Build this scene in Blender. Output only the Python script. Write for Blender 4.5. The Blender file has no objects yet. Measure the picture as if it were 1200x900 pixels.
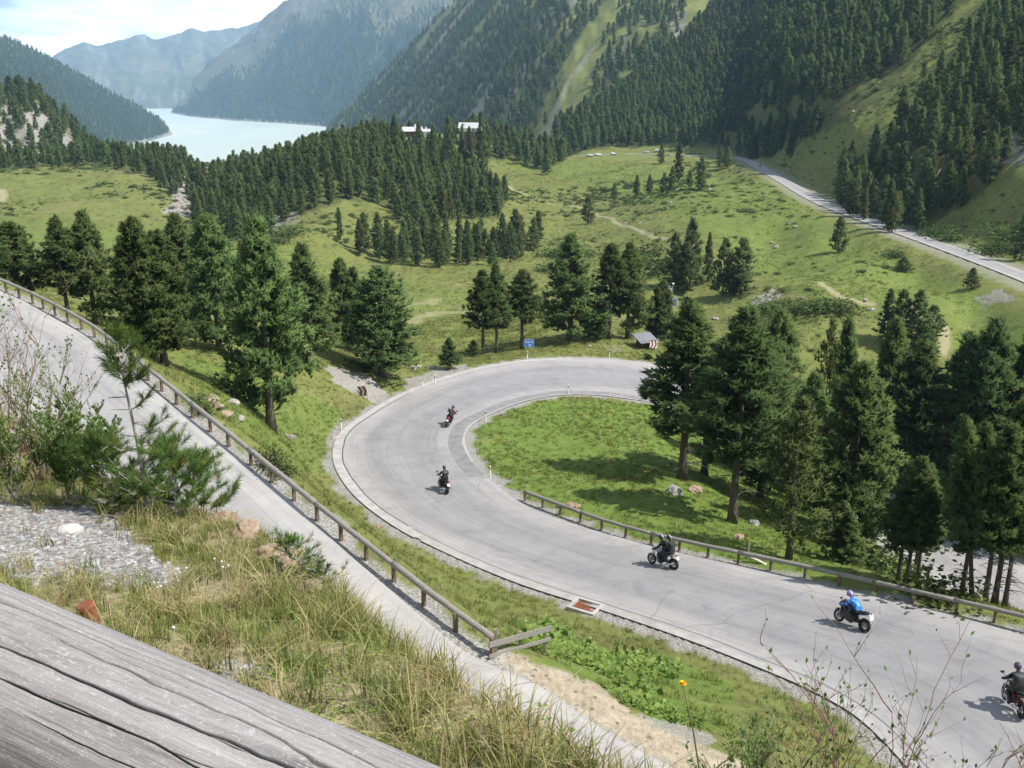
HAZE = 0.9e-4
EXPOSURE = 0.62
DEBUG = False
import bpy, bmesh, math, random
import numpy as np
from mathutils import Vector, Matrix, Euler
from mathutils.bvhtree import BVHTree
from mathutils.kdtree import KDTree

random.seed(7)
RS = np.random.RandomState(11)
SC = bpy.context.scene
COL = SC.collection
PI = math.pi
F = 1167.0
PITCH = math.radians(17.1)
CP, SP = math.cos(PITCH), math.sin(PITCH)

# ------------------------------------------------------------------ camera mathematics
def ray(px, py):
    a = (px - 600.0) / F; b = (py - 450.0) / F
    return Vector((a, CP - b * SP, -SP - b * CP))
def at_z(px, py, z):
    d = ray(px, py); return d * (z / d.z)
def at_r(px, py, r):
    d = ray(px, py); return d * (r / math.hypot(d.x, d.y))
def project(x, y, z):
    zc = y * CP - z * SP
    yc = -y * SP - z * CP          # downwards
    return 600 + F * x / zc, 450 + F * yc / zc, zc
def azel(px, py):
    d = ray(px, py); h = math.hypot(d.x, d.y)
    return math.atan2(d.x, d.y), d.z / h

# ------------------------------------------------------------------ noise
def _hash(ix, iy, seed):
    h = (ix.astype(np.int64) * 374761393 + iy.astype(np.int64) * 668265263 + seed * 974634777) & 0xffffffff
    h = ((h ^ (h >> 13)) * 1274126177) & 0xffffffff
    h = (h ^ (h >> 16)) & 0xffffffff
    return h.astype(np.float64) / 4294967295.0
def vnoise(x, y, seed=0):
    ix = np.floor(x); iy = np.floor(y); fx = x - ix; fy = y - iy
    fx = fx * fx * (3 - 2 * fx); fy = fy * fy * (3 - 2 * fy)
    a = _hash(ix, iy, seed); b = _hash(ix + 1, iy, seed); c = _hash(ix, iy + 1, seed); d = _hash(ix + 1, iy + 1, seed)
    return (a + (b - a) * fx) * (1 - fy) + (c + (d - c) * fx) * fy
def fbm(x, y, seed=0, octv=4, gain=0.5):
    x = np.asarray(x, dtype=np.float64); y = np.asarray(y, dtype=np.float64)
    t = 0; a = 1; s = 0
    for o in range(octv):
        t = t + a * (vnoise(x, y, seed + o * 17) - 0.5); s += a; a *= gain
        x = x * 2.03 + 11.3; y = y * 2.03 + 7.7
    return t / s * 2
def sstep(a, b, v):
    t = np.clip((v - a) / (b - a), 0, 1); return t * t * (3 - 2 * t)
def smax(a, b, k):
    h = np.clip(0.5 + 0.5 * (a - b) / k, 0, 1)
    return b + (a - b) * h + k * h * (1 - h)

# ------------------------------------------------------------------ object helpers
def link(o, parent=None):
    COL.objects.link(o)
    if parent is not None: o.parent = parent
    return o
def tag(o, label=None, cat=None, group=None, kind=None):
    if label: o["label"] = label
    if cat: o["category"] = cat
    if group: o["group"] = group
    if kind: o["kind"] = kind
    return o
def empty(name, loc=(0, 0, 0), rz=0.0):
    o = bpy.data.objects.new(name, None); o.empty_display_size = 0.2
    o.location = loc; o.rotation_euler = (0, 0, rz)
    return link(o)
def mesh_np(name, verts, faces, mat=None, parent=None, smooth=False, attrs=None, cattrs=None, normals=None):
    """faces: (n,3) or (n,4) int array."""
    me = bpy.data.meshes.new(name)
    verts = np.asarray(verts, dtype=np.float32); faces = np.asarray(faces, dtype=np.int32)
    n, k = faces.shape
    me.vertices.add(len(verts)); me.vertices.foreach_set("co", verts.ravel())
    me.loops.add(n * k); me.loops.foreach_set("vertex_index", faces.ravel())
    me.polygons.add(n); me.polygons.foreach_set("loop_start", np.arange(0, n * k, k, dtype=np.int32))
    me.update(calc_edges=True)
    if smooth: me.polygons.foreach_set("use_smooth", np.ones(n, dtype=bool))
    for an, av in (attrs or {}).items():
        at = me.attributes.new(an, 'FLOAT', 'POINT'); at.data.foreach_set("value", np.asarray(av, dtype=np.float32))
    for an, av in (cattrs or {}).items():
        at = me.attributes.new(an, 'FLOAT_COLOR', 'POINT'); at.data.foreach_set("color", np.asarray(av, dtype=np.float32).ravel())
    if normals is not None: me.normals_split_custom_set_from_vertices([tuple(v) for v in normals.tolist()])
    if mat is not None: me.materials.append(mat)
    o = bpy.data.objects.new(name, me)
    if parent is False: return o
    return link(o, parent)
def bm_obj(name, bm, mat, parent=None, smooth=False):
    me = bpy.data.meshes.new(name)
    bmesh.ops.recalc_face_normals(bm, faces=bm.faces[:])
    bm.to_mesh(me); bm.free()
    if smooth:
        for p in me.polygons: p.use_smooth = True
    if mat is not None: me.materials.append(mat)
    o = bpy.data.objects.new(name, me)
    return link(o, parent)

def b_box(bm, c, s, rot=None, bev=0.0):
    r = bmesh.ops.create_cube(bm, size=1.0)
    vs = r['verts']
    bmesh.ops.scale(bm, vec=Vector(s), verts=vs)
    if bev > 0:
        es = list({e for v in vs for e in v.link_edges})
        g = bmesh.ops.bevel(bm, geom=es, offset=bev, segments=2, affect='EDGES', profile=0.6)
        vs = list({v for f in g['faces'] for v in f.verts} | {v for v in vs if v.is_valid})
    if rot is not None: bmesh.ops.rotate(bm, cent=(0, 0, 0), matrix=rot.to_matrix() if isinstance(rot, Euler) else rot, verts=vs)
    bmesh.ops.translate(bm, vec=Vector(c), verts=vs)
    return vs
def b_tube(bm, pts, radii, seg=8, caps=True):
    pts = [Vector(p) for p in pts]
    if not hasattr(radii, '__len__'): radii = [radii] * len(pts)
    rings = []; up = None
    for i, p in enumerate(pts):
        if i == 0: t = pts[1] - pts[0]
        elif i == len(pts) - 1: t = pts[-1] - pts[-2]
        else: t = pts[i + 1] - pts[i - 1]
        t = t.normalized() if t.length > 1e-9 else Vector((0, 0, 1))
        if up is None:
            up = Vector((0, 0, 1)) if abs(t.z) < 0.9 else Vector((1, 0, 0))
        u = t.cross(up).normalized(); v = u.cross(t).normalized(); up = v
        rings.append([bm.verts.new(p + (u * math.cos(2 * PI * k / seg) + v * math.sin(2 * PI * k / seg)) * radii[i]) for k in range(seg)])
    for a, b in zip(rings, rings[1:]):
        for k in range(seg):
            bm.faces.new((a[k], a[(k + 1) % seg], b[(k + 1) % seg], b[k]))
    if caps:
        bm.faces.new(rings[0][::-1]); bm.faces.new(rings[-1])
    return rings
def b_torus(bm, c, R, r, axis='Y', ns=28, nr=8, flat=1.0):
    c = Vector(c); vs = []
    for i in range(ns):
        a = 2 * PI * i / ns; ring = []
        for j in range(nr):
            b = 2 * PI * j / nr
            rad = R + r * math.cos(b); h = r * flat * math.sin(b)
            if axis == 'Y': p = Vector((rad * math.cos(a), h, rad * math.sin(a)))
            else: p = Vector((rad * math.cos(a), rad * math.sin(a), h))
            ring.append(bm.verts.new(c + p))
        vs.append(ring)
    for i in range(ns):
        for j in range(nr):
            bm.faces.new((vs[i][j], vs[(i + 1) % ns][j], vs[(i + 1) % ns][(j + 1) % nr], vs[i][(j + 1) % nr]))
def b_loft(bm, secs, seg=12):
    """secs: list of (center, half_width_y, half_height_z[, power]) ellipses stacked along x (centres are 3-D points)."""
    rings = []
    for s in secs:
        c = Vector(s[0]); w, h = s[1], s[2]; pw = s[3] if len(s) > 3 else 1.0
        ring = []
        for k in range(seg):
            a = 2 * PI * k / seg; cy, cz = math.cos(a), math.sin(a)
            cy = math.copysign(abs(cy) ** pw, cy); cz = math.copysign(abs(cz) ** pw, cz)
            ring.append(bm.verts.new(c + Vector((0, w * cy, h * cz))))
        rings.append(ring)
    for a, b in zip(rings, rings[1:]):
        for k in range(seg):
            bm.faces.new((a[k], a[(k + 1) % seg], b[(k + 1) % seg], b[k]))
    bm.faces.new(rings[0][::-1]); bm.faces.new(rings[-1])
def b_ico(bm, c, s, sub=2, rough=0.0, seed=0):
    r = bmesh.ops.create_icosphere(bm, subdivisions=sub, radius=1.0); vs = r['verts']
    if rough > 0:
        co = np.array([v.co[:] for v in vs])
        n = fbm(co[:, 0] * 1.3 + co[:, 2] * 0.7 + seed * 3.1, co[:, 1] * 1.3 - co[:, 2] * 0.9 + seed, seed, 3)
        for v, k in zip(vs, n): v.co *= 1 + rough * float(k)
    bmesh.ops.scale(bm, vec=Vector(s), verts=vs); bmesh.ops.translate(bm, vec=Vector(c), verts=vs)
    return vs

# ------------------------------------------------------------------ materials
MATS = {}
class NT:
    def __init__(s, name):
        s.m = bpy.data.materials.new(name); s.m.use_nodes = True; s.t = s.m.node_tree
        s.t.nodes.clear(); s.out = s.t.nodes.new('ShaderNodeOutputMaterial')
    def n(s, typ, **kw):
        nd = s.t.nodes.new('ShaderNode' + typ)
        for k, v in kw.items():
            if k == 'inp':
                for kk, vv in v.items():
                    if isinstance(vv, bpy.types.NodeSocket): s.t.links.new(vv, nd.inputs[kk])
                    else: nd.inputs[kk].default_value = vv
            else: setattr(nd, k, v)
        return nd
    def noise(s, scale, detail=4, rough=0.55, vec=None, dist=0.0):
        nd = s.n('TexNoise', inp={'Scale': scale, 'Detail': detail, 'Roughness': rough, 'Distortion': dist})
        if vec is not None: s.t.links.new(vec, nd.inputs['Vector'])
        return nd.outputs['Fac']
    def ramp(s, fac, stops, interp='LINEAR'):
        nd = s.n('ValToRGB'); r = nd.color_ramp; r.interpolation = interp
        while len(r.elements) > 1: r.elements.remove(r.elements[0])
        for i, (p, c) in enumerate(stops):
            e = r.elements[0] if i == 0 else r.elements.new(p)
            e.position = p; e.color = (*c, 1) if len(c) == 3 else c
        s.t.links.new(fac, nd.inputs['Fac']); return nd.outputs['Color']
    def mix(s, fac, a, b, mode='MIX'):
        nd = s.n('Mix', data_type='RGBA', blend_type=mode)
        for sock, v in ((nd.inputs[0], fac), (nd.inputs[6], a), (nd.inputs[7], b)):
            if isinstance(v, bpy.types.NodeSocket): s.t.links.new(v, sock)
            elif isinstance(v, (int, float)): sock.default_value = v
            else: sock.default_value = (*v, 1) if len(v) == 3 else v
        return nd.outputs[2]
    def math(s, op, a, b=None, c=None, clamp=False):
        nd = s.n('Math', operation=op, use_clamp=clamp)
        for i, v in enumerate((a, b, c)):
            if v is None: continue
            if isinstance(v, bpy.types.NodeSocket): s.t.links.new(v, nd.inputs[i])
            else: nd.inputs[i].default_value = v
        return nd.outputs[0]
    def attr(s, name, out='Fac'):
        nd = s.n('Attribute', attribute_name=name); return nd.outputs[out]
    def coord(s, which='Object', scale=None):
        o = s.n('TexCoord').outputs[which]
        if scale is None: return o
        mp = s.n('Mapping'); mp.inputs['Scale'].default_value = scale; s.t.links.new(o, mp.inputs['Vector']); return mp.outputs['Vector']
    def bump(s, h, strength=0.3, dist=0.05):
        return s.n('Bump', inp={'Height': h, 'Strength': strength, 'Distance': dist}).outputs['Normal']
    def pbr(s, col, rough=0.7, metal=0.0, normal=None, spec=0.3, **kw):
        b = s.n('BsdfPrincipled')
        for k, v in (('Base Color', col), ('Roughness', rough), ('Metallic', metal), ('Specular IOR Level', spec)):
            if isinstance(v, bpy.types.NodeSocket): s.t.links.new(v, b.inputs[k])
            else: b.inputs[k].default_value = (*v, 1) if isinstance(v, tuple) and len(v) == 3 else v
        for k, v in kw.items(): b.inputs[k].default_value = v
        if normal is not None: s.t.links.new(normal, b.inputs['Normal'])
        s.t.links.new(b.outputs[0], s.out.inputs['Surface']); return b
def simple(name, col, rough=0.6, metal=0.0, var=0.12, scale=8.0, spec=0.3, bump=0.0):
    if name in MATS: return MATS[name]
    t = NT(name); nz = t.noise(scale, 4, 0.6, t.coord('Object'))
    lo = tuple(c * (1 - var) for c in col); hi = tuple(min(1, c * (1 + var)) for c in col)
    c = t.ramp(nz, [(0.3, lo), (0.7, hi)])
    t.pbr(c, rough, metal, t.bump(nz, bump, 0.01) if bump else None, spec)
    MATS[name] = t.m; return t.m
# ================================================================== terrain
def Zp(px, py, z): p = at_z(px, py, z); return (p.x, p.y, p.z)
def Rp(px, py, r): p = at_r(px, py, r); return (p.x, p.y, p.z)

# road edge pairs, in photograph pixels with the level of the asphalt below the eye
LOWER = [((1120, 960, -21.6), (1330, 790, -22.0)), ((1020, 850, -22.6), (1200, 745, -22.8)), ((960, 812, -23.0), (1120, 722, -23.2)),
         ((900, 785, -23.4), (1030, 700, -23.8)), ((800, 746, -24.1), (943, 681, -24.4)), ((700, 712, -24.8), (865, 663, -24.9)),
         ((600, 680, -25.5), (765, 640, -25.6)), ((500, 636, -26.2), (665, 612, -26.2)), ((450, 607, -26.6), (612, 590, -26.7)),
         ((415, 578, -27.0), (575, 562, -27.1)), ((396, 550, -27.3), (554, 541, -27.4)), ((392, 528, -27.5), (545, 524, -27.6)),
         ((401, 506, -27.8), (544, 510, -27.8)), ((430, 484, -28.1), (552, 498, -28.0)), ((480, 457, -28.6), (574, 485, -28.4)),
         ((540, 436, -29.1), (610, 471, -28.9)), ((600, 424, -29.6), (645, 464, -29.4)), ((650, 420, -30.0), (672, 462, -29.8)),
         ((700, 420, -30.5), (703, 463, -30.3)), ((750, 424, -31.0), (737, 467, -30.8)), ((805, 436, -31.6), (775, 474, -31.5)),
         ((870, 462, -32.6), (822, 496, -32.6)), ((940, 500, -33.8), (885, 536, -33.8)), ((1010, 542, -35.0), (955, 580, -35.0)),
         ((1090, 592, -36.3), (1040, 638, -36.3)), ((1165, 640, -37.3), (1110, 692, -37.3)), ((1270, 712, -38.3), (1210, 772, -38.3))]
UP_OUT = [(-140, 296, -10.3), (-60, 318, -11.2), (0, 339, -12.0), (30, 354, -12.4), (60, 371, -12.8), (100, 393, -13.2), (135, 418, -13.5), (180, 458, -13.9), (220, 488, -14.25),
          (260, 520, -14.6), (300, 553, -14.95), (345, 591, -15.3), (380, 624, -15.5), (430, 668, -15.8), (500, 728, -16.2), (547, 765, -16.5),
          (590, 786, -16.75), (630, 802, -17.0), (680, 836, -17.3), (720, 863, -17.55), (775, 892, -17.8), (840, 925, -18.1), (950, 980, -18.6)]
UP_W = 5.6
FAR = [(1290, 362, 180), (1200, 324, 202), (1100, 287, 245), (1040, 266, 275), (985, 246.5, 311), (950, 231, 348), (920, 213, 400), (890, 196, 470), (876, 188, 520), (858, 184.5, 556),
       (830, 183, 584), (790, 181.5, 608), (750, 180.5, 628), (700, 181, 640), (655, 184, 640), (625, 183, 640)]

def catmull(P, per):
    P = [Vector(p) for p in P]; out = []
    for i in range(len(P) - 1):
        p0 = P[max(i - 1, 0)]; p1 = P[i]; p2 = P[i + 1]; p3 = P[min(i + 2, len(P) - 1)]
        for k in range(per):
            t = k / per
            out.append(0.5 * ((2 * p1) + (p2 - p0) * t + (2 * p0 - 5 * p1 + 4 * p2 - p3) * t * t + (3 * p1 - p0 - 3 * p2 + p3) * t ** 3))
    out.append(P[-1]); return out
def smooth_pts(P, it):
    P = [p.copy() for p in P]
    for _ in range(it):
        P = [P[0]] + [(P[i - 1] + 2 * P[i] + P[i + 1]) / 4 for i in range(1, len(P) - 1)] + [P[-1]]
    return P
def offset_side(P, w, sign=1):
    out = []
    for i, p in enumerate(P):
        t = P[min(i + 1, len(P) - 1)] - P[max(i - 1, 0)]; n = Vector((-t.y, t.x, 0)).normalized()
        out.append(p + n * w * sign)
    return out
lowO = smooth_pts(catmull([Zp(*a) for a, b in LOWER], 10), 6)
lowI = smooth_pts(catmull([Zp(*b) for a, b in LOWER], 10), 6)
upO = smooth_pts(catmull([Zp(*a) for a in UP_OUT], 8), 8)
upI = offset_side(upO, UP_W, -1)          # hill side
farC = smooth_pts(catmull([Rp(*a) for a in FAR], 8), 8)
farL = offset_side(farC, 2.6, 1); farR = offset_side(farC, 2.6, -1)

def loft_pts(A, B, n):
    return [[a.lerp(b, j / n) for j in range(n + 1)] for a, b in zip(A, B)]
ROADS = {'low': loft_pts(lowO, lowI, 16), 'up': loft_pts(upO, upI, 9), 'far': loft_pts(farL, farR, 4)}

# near hillside
NEAR_A, NEAR_B = -1.62, -0.28
def near_pt(px, py):
    d = ray(px, py); k = NEAR_A / (d.z - NEAR_B * d.y); return d * k
crest_px = [(0, 545), (90, 562), (190, 588), (270, 612), (330, 652), (400, 700), (500, 757), (600, 808), (700, 862), (775, 896)]
cr = [near_pt(*c) for c in crest_px]
CRX = np.array([-60] + [c.x for c in cr] + [2.0, 6.0, 30.0]); CRY = np.array([66] + [c.y for c in cr] + [2.4, 1.0, -8.0])
_o = np.argsort(CRX); CRX = CRX[_o]; CRY = CRY[_o]

# free control points of the valley floor: (px, py, z) or (px, py, None, r)
CTRL = [Zp(*c) for c in [
    (320, 505, -23.5), (275, 472, -19.3), (232, 470, -16.5), (180, 425, -18.2), (97, 378, -18.5), (30, 352, -16.5), (445, 441, -27.8), (362, 425, -25.2), (426, 462, -27.4),
    (255, 412, -21.5), (215, 392, -21.5), (470, 408, -33), (520, 398, -36.5), (500, 385, -39.5), (490, 330, -46.0), (420, 330, -46), (560, 340, -45),
    (580, 413, -31.0), (665, 400, -30.7), (713, 397, -31.0), (760, 398, -32), (640, 380, -36), (700, 375, -37),
    (100, 262, -46), (100, 300, -47.5), (20, 262, -46), (200, 290, -47.5), (130, 225, -43), (0, 225, -44), (330, 285, -48), (260, 290, -48.5),
    (900, 340, -45), (900, 300, -46), (850, 230, -46), (1000, 300, -43.5), (1100, 350, -43), (1150, 400, -43), (930, 430, -42), (700, 300, -49), (690, 262, -51),
    (600, 230, -50), (560, 200, -47), (640, 205, -47.5), (765, 228, -48), (1050, 430, -43), (1180, 440, -43.5), (800, 380, -42), (850, 400, -42.5),
    (650, 540, -28.3), (700, 500, -29.3), (800, 566, -28.2), (860, 612, -27.6), (750, 590, -27.2), (925, 650, -26.5), (960, 600, -30.5), (1065, 682, -26.0), (1150, 700, -25.6), (1190, 716, -25.3),
    (450, 640, -23.0), (520, 690, -21.5), (600, 730, -20.8), (700, 780, -20.4), (800, 830, -20.2), (880, 860, -20.4), (960, 880, -20.8), (330, 540, -20.5), (390, 590, -20.5),
]]
CTRL += [Rp(*c) for c in [
    (130, 202, 470), (0, 207, 480), (60, 207, 480), (180, 205, 455), (215, 225, 420), (215, 262, 370), (240, 260, 390), (190, 240, 400),
    (0, 192, 560), (60, 192, 560), (115, 188, 580),
    (420, 302, 275), (500, 311, 265), (580, 302, 280), (640, 287, 300), (300, 276, 285), (250, 277, 300), (345, 262, 300),
    (350, 220, 350), (420, 235, 340), (500, 240, 350), (270, 240, 350), (330, 200, 420), (260, 224, 420), (300, 207, 440), (400, 176, 450), (450, 168, 480), (500, 168, 520), (560, 168, 560), (600, 170, 600), (450, 163, 600), (540, 163, 640), (300, 205, 480), (390, 178, 500),
]]
for a in lowO[::10] + lowI[::10] + upO[::10] + farC[::8]: CTRL.append((a.x, a.y, a.z))
for a, b in list(zip(farC, offset_side(farC, 20, 1)))[4:80:9]: CTRL.append((b.x, b.y, a.z - 1.4))
for a, b in list(zip(farC, offset_side(farC, 42, 1)))[4:66:9]: CTRL.append((b.x, b.y, a.z - 3.3))
for deg in (-60, -40, -25, -15, -8, 0, 10):
    a = math.radians(deg)
    for r, z in ((900, -100), (1200, -148), (1600, -176), (2050, -178), (5000, -177), (14000, -177)):
        CTRL.append((r * math.sin(a), r * math.cos(a), z))
for deg in (25, 40, 60):
    a = math.radians(deg)
    for r, z in ((900, -60), (2000, -160), (5000, -170), (14000, -170)):
        CTRL.append((r * math.sin(a), r * math.cos(a), z))
for deg in (-60, 45, 60):
    a = math.radians(deg)
    for r, z in ((15, -19), (30, -20), (60, -24), (120, -36), (250, -45)):
        CTRL.append((r * math.sin(a), r * math.cos(a), z))
for deg in (-25, -12, 0, 12, 25):
    a = math.radians(deg); CTRL.append((6 * math.sin(a), 6 * math.cos(a), -19)); CTRL.append((14 * math.sin(a), 14 * math.cos(a), -19))
for x, y, z in ((0.5, 19, -18.5), (-8, 24, -18), (-18, 32, -16)): CTRL.append((x, y, z))

def uv_of(x, y):
    th = np.arctan2(x, y); L = math.radians(60)
    a = np.abs(th); tri = np.where(a < L, a, L * (1 - (a - L) / (PI - L)))
    return np.sign(th) * tri * 2.2, np.log(np.hypot(x, y) + 1.0)
C = np.array(CTRL); cu, cv = uv_of(C[:, 0], C[:, 1]); cw = C[:, 2] / (np.hypot(C[:, 0], C[:, 1]) + 1)
def tps_k(d2): return 0.5 * d2 * np.log(d2 + 1e-9)
_n = len(C); _K = tps_k((cu[:, None] - cu[None]) ** 2 + (cv[:, None] - cv[None]) ** 2) + np.eye(_n) * 2e-3
_P = np.stack([np.ones(_n), cu, cv], 1); _A = np.zeros((_n + 3, _n + 3)); _A[:_n, :_n] = _K; _A[:_n, _n:] = _P; _A[_n:, :_n] = _P.T
_S = np.linalg.solve(_A, np.concatenate([cw, np.zeros(3)]))
def base_z(x, y):
    u, v = uv_of(x, y); out = np.zeros(len(x))
    for i in range(0, len(x), 40000):
        sl = slice(i, i + 40000)
        K = tps_k((u[sl, None] - cu[None]) ** 2 + (v[sl, None] - cv[None]) ** 2)
        out[sl] = K @ _S[:_n] + _S[_n] + _S[_n + 1] * u[sl] + _S[_n + 2] * v[sl]
    return out * (np.hypot(x, y) + 1)

# mountains: skyline traced as (px, py); foot and crest distance by (px, r)
MOUNT = {
 'far_peaks': dict(sky=[(-300, 40), (-100, 62), (0, 74), (40, 74), (60, 66), (78, 57), (98, 49), (112, 54), (132, 49), (150, 43), (166, 39), (184, 45), (204, 41), (224, 32), (240, 37), (262, 33), (284, 31), (304, 24), (340, 18), (420, 5), (560, 10)],
                   r0=[(-300, 6300), (560, 6300)], r1=[(-300, 9700), (40, 9400), (224, 9800), (560, 9700)], zb=[(-300, -172), (560, -172)], e=1.25, gul=0.10, fr=34, seed=3),
 'left_ridge': dict(sky=[(-700, -190), (-300, -75), (-100, 2), (0, 41), (30, 53), (60, 68), (100, 91), (130, 108), (150, 118), (172, 130), (187, 141), (196, 150), (203, 156), (215, 175), (300, 300)],
                    r0=[(-700, 1200), (0, 1900), (100, 2560), (135, 2720), (170, 3020), (203, 3400), (300, 3600)], r1=[(-700, 2400), (0, 3900), (130, 3800), (203, 3560), (300, 3800)], zb=[(-700, -120), (0, -150), (90, -166), (135, -171.5), (300, -171.5)], e=1.05, gul=0.03, fr=18, seed=5),
 'left_rock': dict(sky=[(-500, 20), (-200, 70), (-60, 98), (0, 112), (24, 107), (40, 112), (58, 124), (78, 143), (98, 163), (112, 178), (124, 192), (150, 230), (200, 330)],
                   r0=[(-500, 430), (0, 545), (60, 555), (124, 590), (200, 620)], r1=[(-500, 700), (0, 760), (60, 740), (124, 680), (200, 680)], zb=[(-500, -44), (0, -46), (60, -46), (124, -52), (200, -60)], e=0.85, gul=0.08, fr=26, seed=8),
 'right_far': dict(sky=[(150, 220), (190, 150), (200, 131), (210, 118), (221, 109), (227, 90), (240, 77), (252, 65), (272, 52), (290, 39), (304, 27), (315, 15), (331, 2), (360, -14), (420, -30), (520, -40), (700, -45), (1000, -45)],
                   r0=[(150, 5600), (200, 5450), (225, 4900), (255, 4650), (275, 4400), (330, 4150), (365, 3900), (420, 3600), (600, 3000), (1000, 2500)], r1=[(150, 5800), (200, 5700), (227, 6100), (290, 6300), (331, 6300), (600, 5400), (1000, 5000)], zb=[(150, -172), (1000, -172)], e=1.0, gul=0.045, fr=26, seed=12),
 'band_slope': dict(sky=[(340, 300), (372, 190), (385, 148), (396, 135), (430, 104), (470, 64), (510, 24), (540, -5), (600, -55), (700, -110), (900, -150), (1300, -170)],
                    r0=[(340, 2500), (385, 2350), (430, 1900), (480, 1500), (540, 1180), (600, 960), (660, 830), (720, 760), (800, 700), (1300, 600)], r1=[(340, 2700), (385, 2600), (430, 2700), (540, 2600), (700, 2300), (1300, 2000)], zb=[(340, -300), (372, -220), (385, -176), (450, -165), (540, -110), (600, -82), (660, -62), (800, -50), (1300, -45)], e=0.95, gul=0.030, fr=15, seed=15),
 'right_slope': dict(sky=[(560, 260), (600, 185), (640, 160), (666, 144), (692, 128), (727, 110), (750, 96), (772, 80), (800, 48), (850, -5), (900, -50), (1000, -105), (1200, -160), (1700, -220)],
                     r0=[(560, 730), (640, 688), (700, 650), (760, 640), (800, 620), (840, 590), (866, 560), (880, 520), (895, 470), (930, 392), (960, 346), (990, 318), (1040, 285), (1100, 252), (1200, 208), (1300, 184), (1700, 130)], r1=[(560, 760), (640, 740), (700, 800), (772, 930), (850, 1000), (1000, 900), (1200, 720), (1700, 420)], zb=[(560, -52), (640, -46), (800, -44), (880, -40), (1000, -38.6), (1200, -38.2), (1700, -36)], e=1.0, gul=0.018, fr=11, seed=21),
}
def interp_px(pts, py_guess, az):
    A = np.array([azel(p[0], py_guess)[0] for p in pts]); V = np.array([p[1] for p in pts], dtype=float)
    return np.interp(az, A, V)
_AZ = np.radians(np.arange(-75, 75.01, 0.05))
for k, m in MOUNT.items():
    A = []; E = []
    for p in m['sky']:
        a, e = azel(*p); A.append(a); E.append(e)
    m['A0'], m['A1'] = A[0], A[-1]
    m['E'] = np.interp(_AZ, A, E); m['R0'] = interp_px(m['r0'], 140, _AZ); m['R1'] = interp_px(m['r1'], 60, _AZ); m['ZB'] = interp_px(m['zb'], 140, _AZ)
    ker = np.hanning(9); ker /= ker.sum()
    for q in ('E', 'R0', 'R1', 'ZB'):
        m[q] = np.convolve(np.pad(m[q], 4, mode='edge'), ker, mode='valid')
def mount_z(name, x, y):
    m = MOUNT[name]; r = np.hypot(x, y); az = np.arctan2(x, y)
    azc = np.clip(az, _AZ[0], _AZ[-1])
    E = np.interp(azc, _AZ, m['E']); R0 = np.interp(azc, _AZ, m['R0']); R1 = np.interp(azc, _AZ, m['R1']); ZB = np.interp(azc, _AZ, m['ZB'])
    ZC = E * R1
    s = (r - R0) / (R1 - R0); sc = np.clip(s, 0, 1); H = ZC - ZB
    g = sc ** m['e']
    z = ZB + H * g
    z = np.where(s < 0, ZB + (r - R0) * 0.5, z); z = np.where(s > 1, ZC - (r - R1) * 0.55, z)
    fr = m['fr']; body = 4 * sc * (1 - sc)
    gu = np.abs(fbm(azc * fr + 0.6 * fbm(azc * 20, np.log(r) * 6, m['seed'] + 5), np.log(r) * 4.0, m['seed'], 5))
    z = z - H * m['gul'] * (gu - 0.25) * (0.25 + body) * (s > 0) * 2
    z = z + H * m['gul'] * 0.25 * fbm(azc * fr * 6, np.log(r) * 40, m['seed'] + 9, 4) * np.clip(s * 8, 0, 1)
    amp = 0.0 if np.isscalar(s) else 1
    return z, s

# polar sheet: columns by azimuth, rows by distance
def seq(a, b, n, log=False):
    return list(np.geomspace(a, b, n, endpoint=False)) if log else list(np.linspace(a, b, n, endpoint=False))
AZ = np.radians(np.array(seq(-180, -60, 30) + seq(-60, -31, 60) + seq(-31, 31, 500) + seq(31, 60, 60) + seq(60, 180, 30)))
RR = np.array(seq(0.35, 3, 10) + seq(3, 14, 70) + seq(14, 120, 330) + seq(120, 760, 260, True) + seq(760, 6500, 190, True) + seq(6500, 10200, 60, True) + [10200.0])
na, nr = len(AZ), len(RR)
A2, R2 = np.meshgrid(AZ, RR)
X = (R2 * np.sin(A2)).ravel(); Y = (R2 * np.cos(A2)).ravel(); R1d = R2.ravel(); A1d = A2.ravel()
Zb = base_z(X, Y)
Zb = np.maximum(Zb, -178.0)
lm = sstep(610, 740, R1d) * sstep(0.10, 0.02, A1d); Zb = np.where(np.abs(A1d) < 0.9, np.minimum(Zb, Zb * (1 - lm) - 0.108 * R1d * lm), Zb); Zb = np.maximum(Zb, -178.0)
lk = sstep(1150, 1550, R1d); Zb = np.where(np.abs(A1d) < 0.9, np.minimum(Zb, Zb * (1 - lk) - 177.5 * lk), Zb)
back = sstep(math.radians(75), math.radians(120), np.abs(A1d))
Zb = Zb * (1 - back) + back * np.clip(-Y * 0.2 - 10, -30, 60)
own = np.zeros(len(X), dtype=np.int32); sfrac = np.zeros(len(X))
Zt = Zb.copy()
names = list(MOUNT)
for i, k in enumerate(names):
    zk, s = mount_z(k, X, Y)
    zk = np.where(back > 0, -400, zk)
    zk = np.where(R1d < 120, -400, zk); zk = np.where((A1d < MOUNT[k]['A0']) | (A1d > MOUNT[k]['A1']), -400, zk)
    hit = zk > Zt; own[hit] = i + 1; sfrac[hit] = s[hit]
    Zt = np.where(R1d > 120, smax(Zt, zk, np.clip(R1d * 0.006, 0.3, 14)), Zt)
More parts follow.
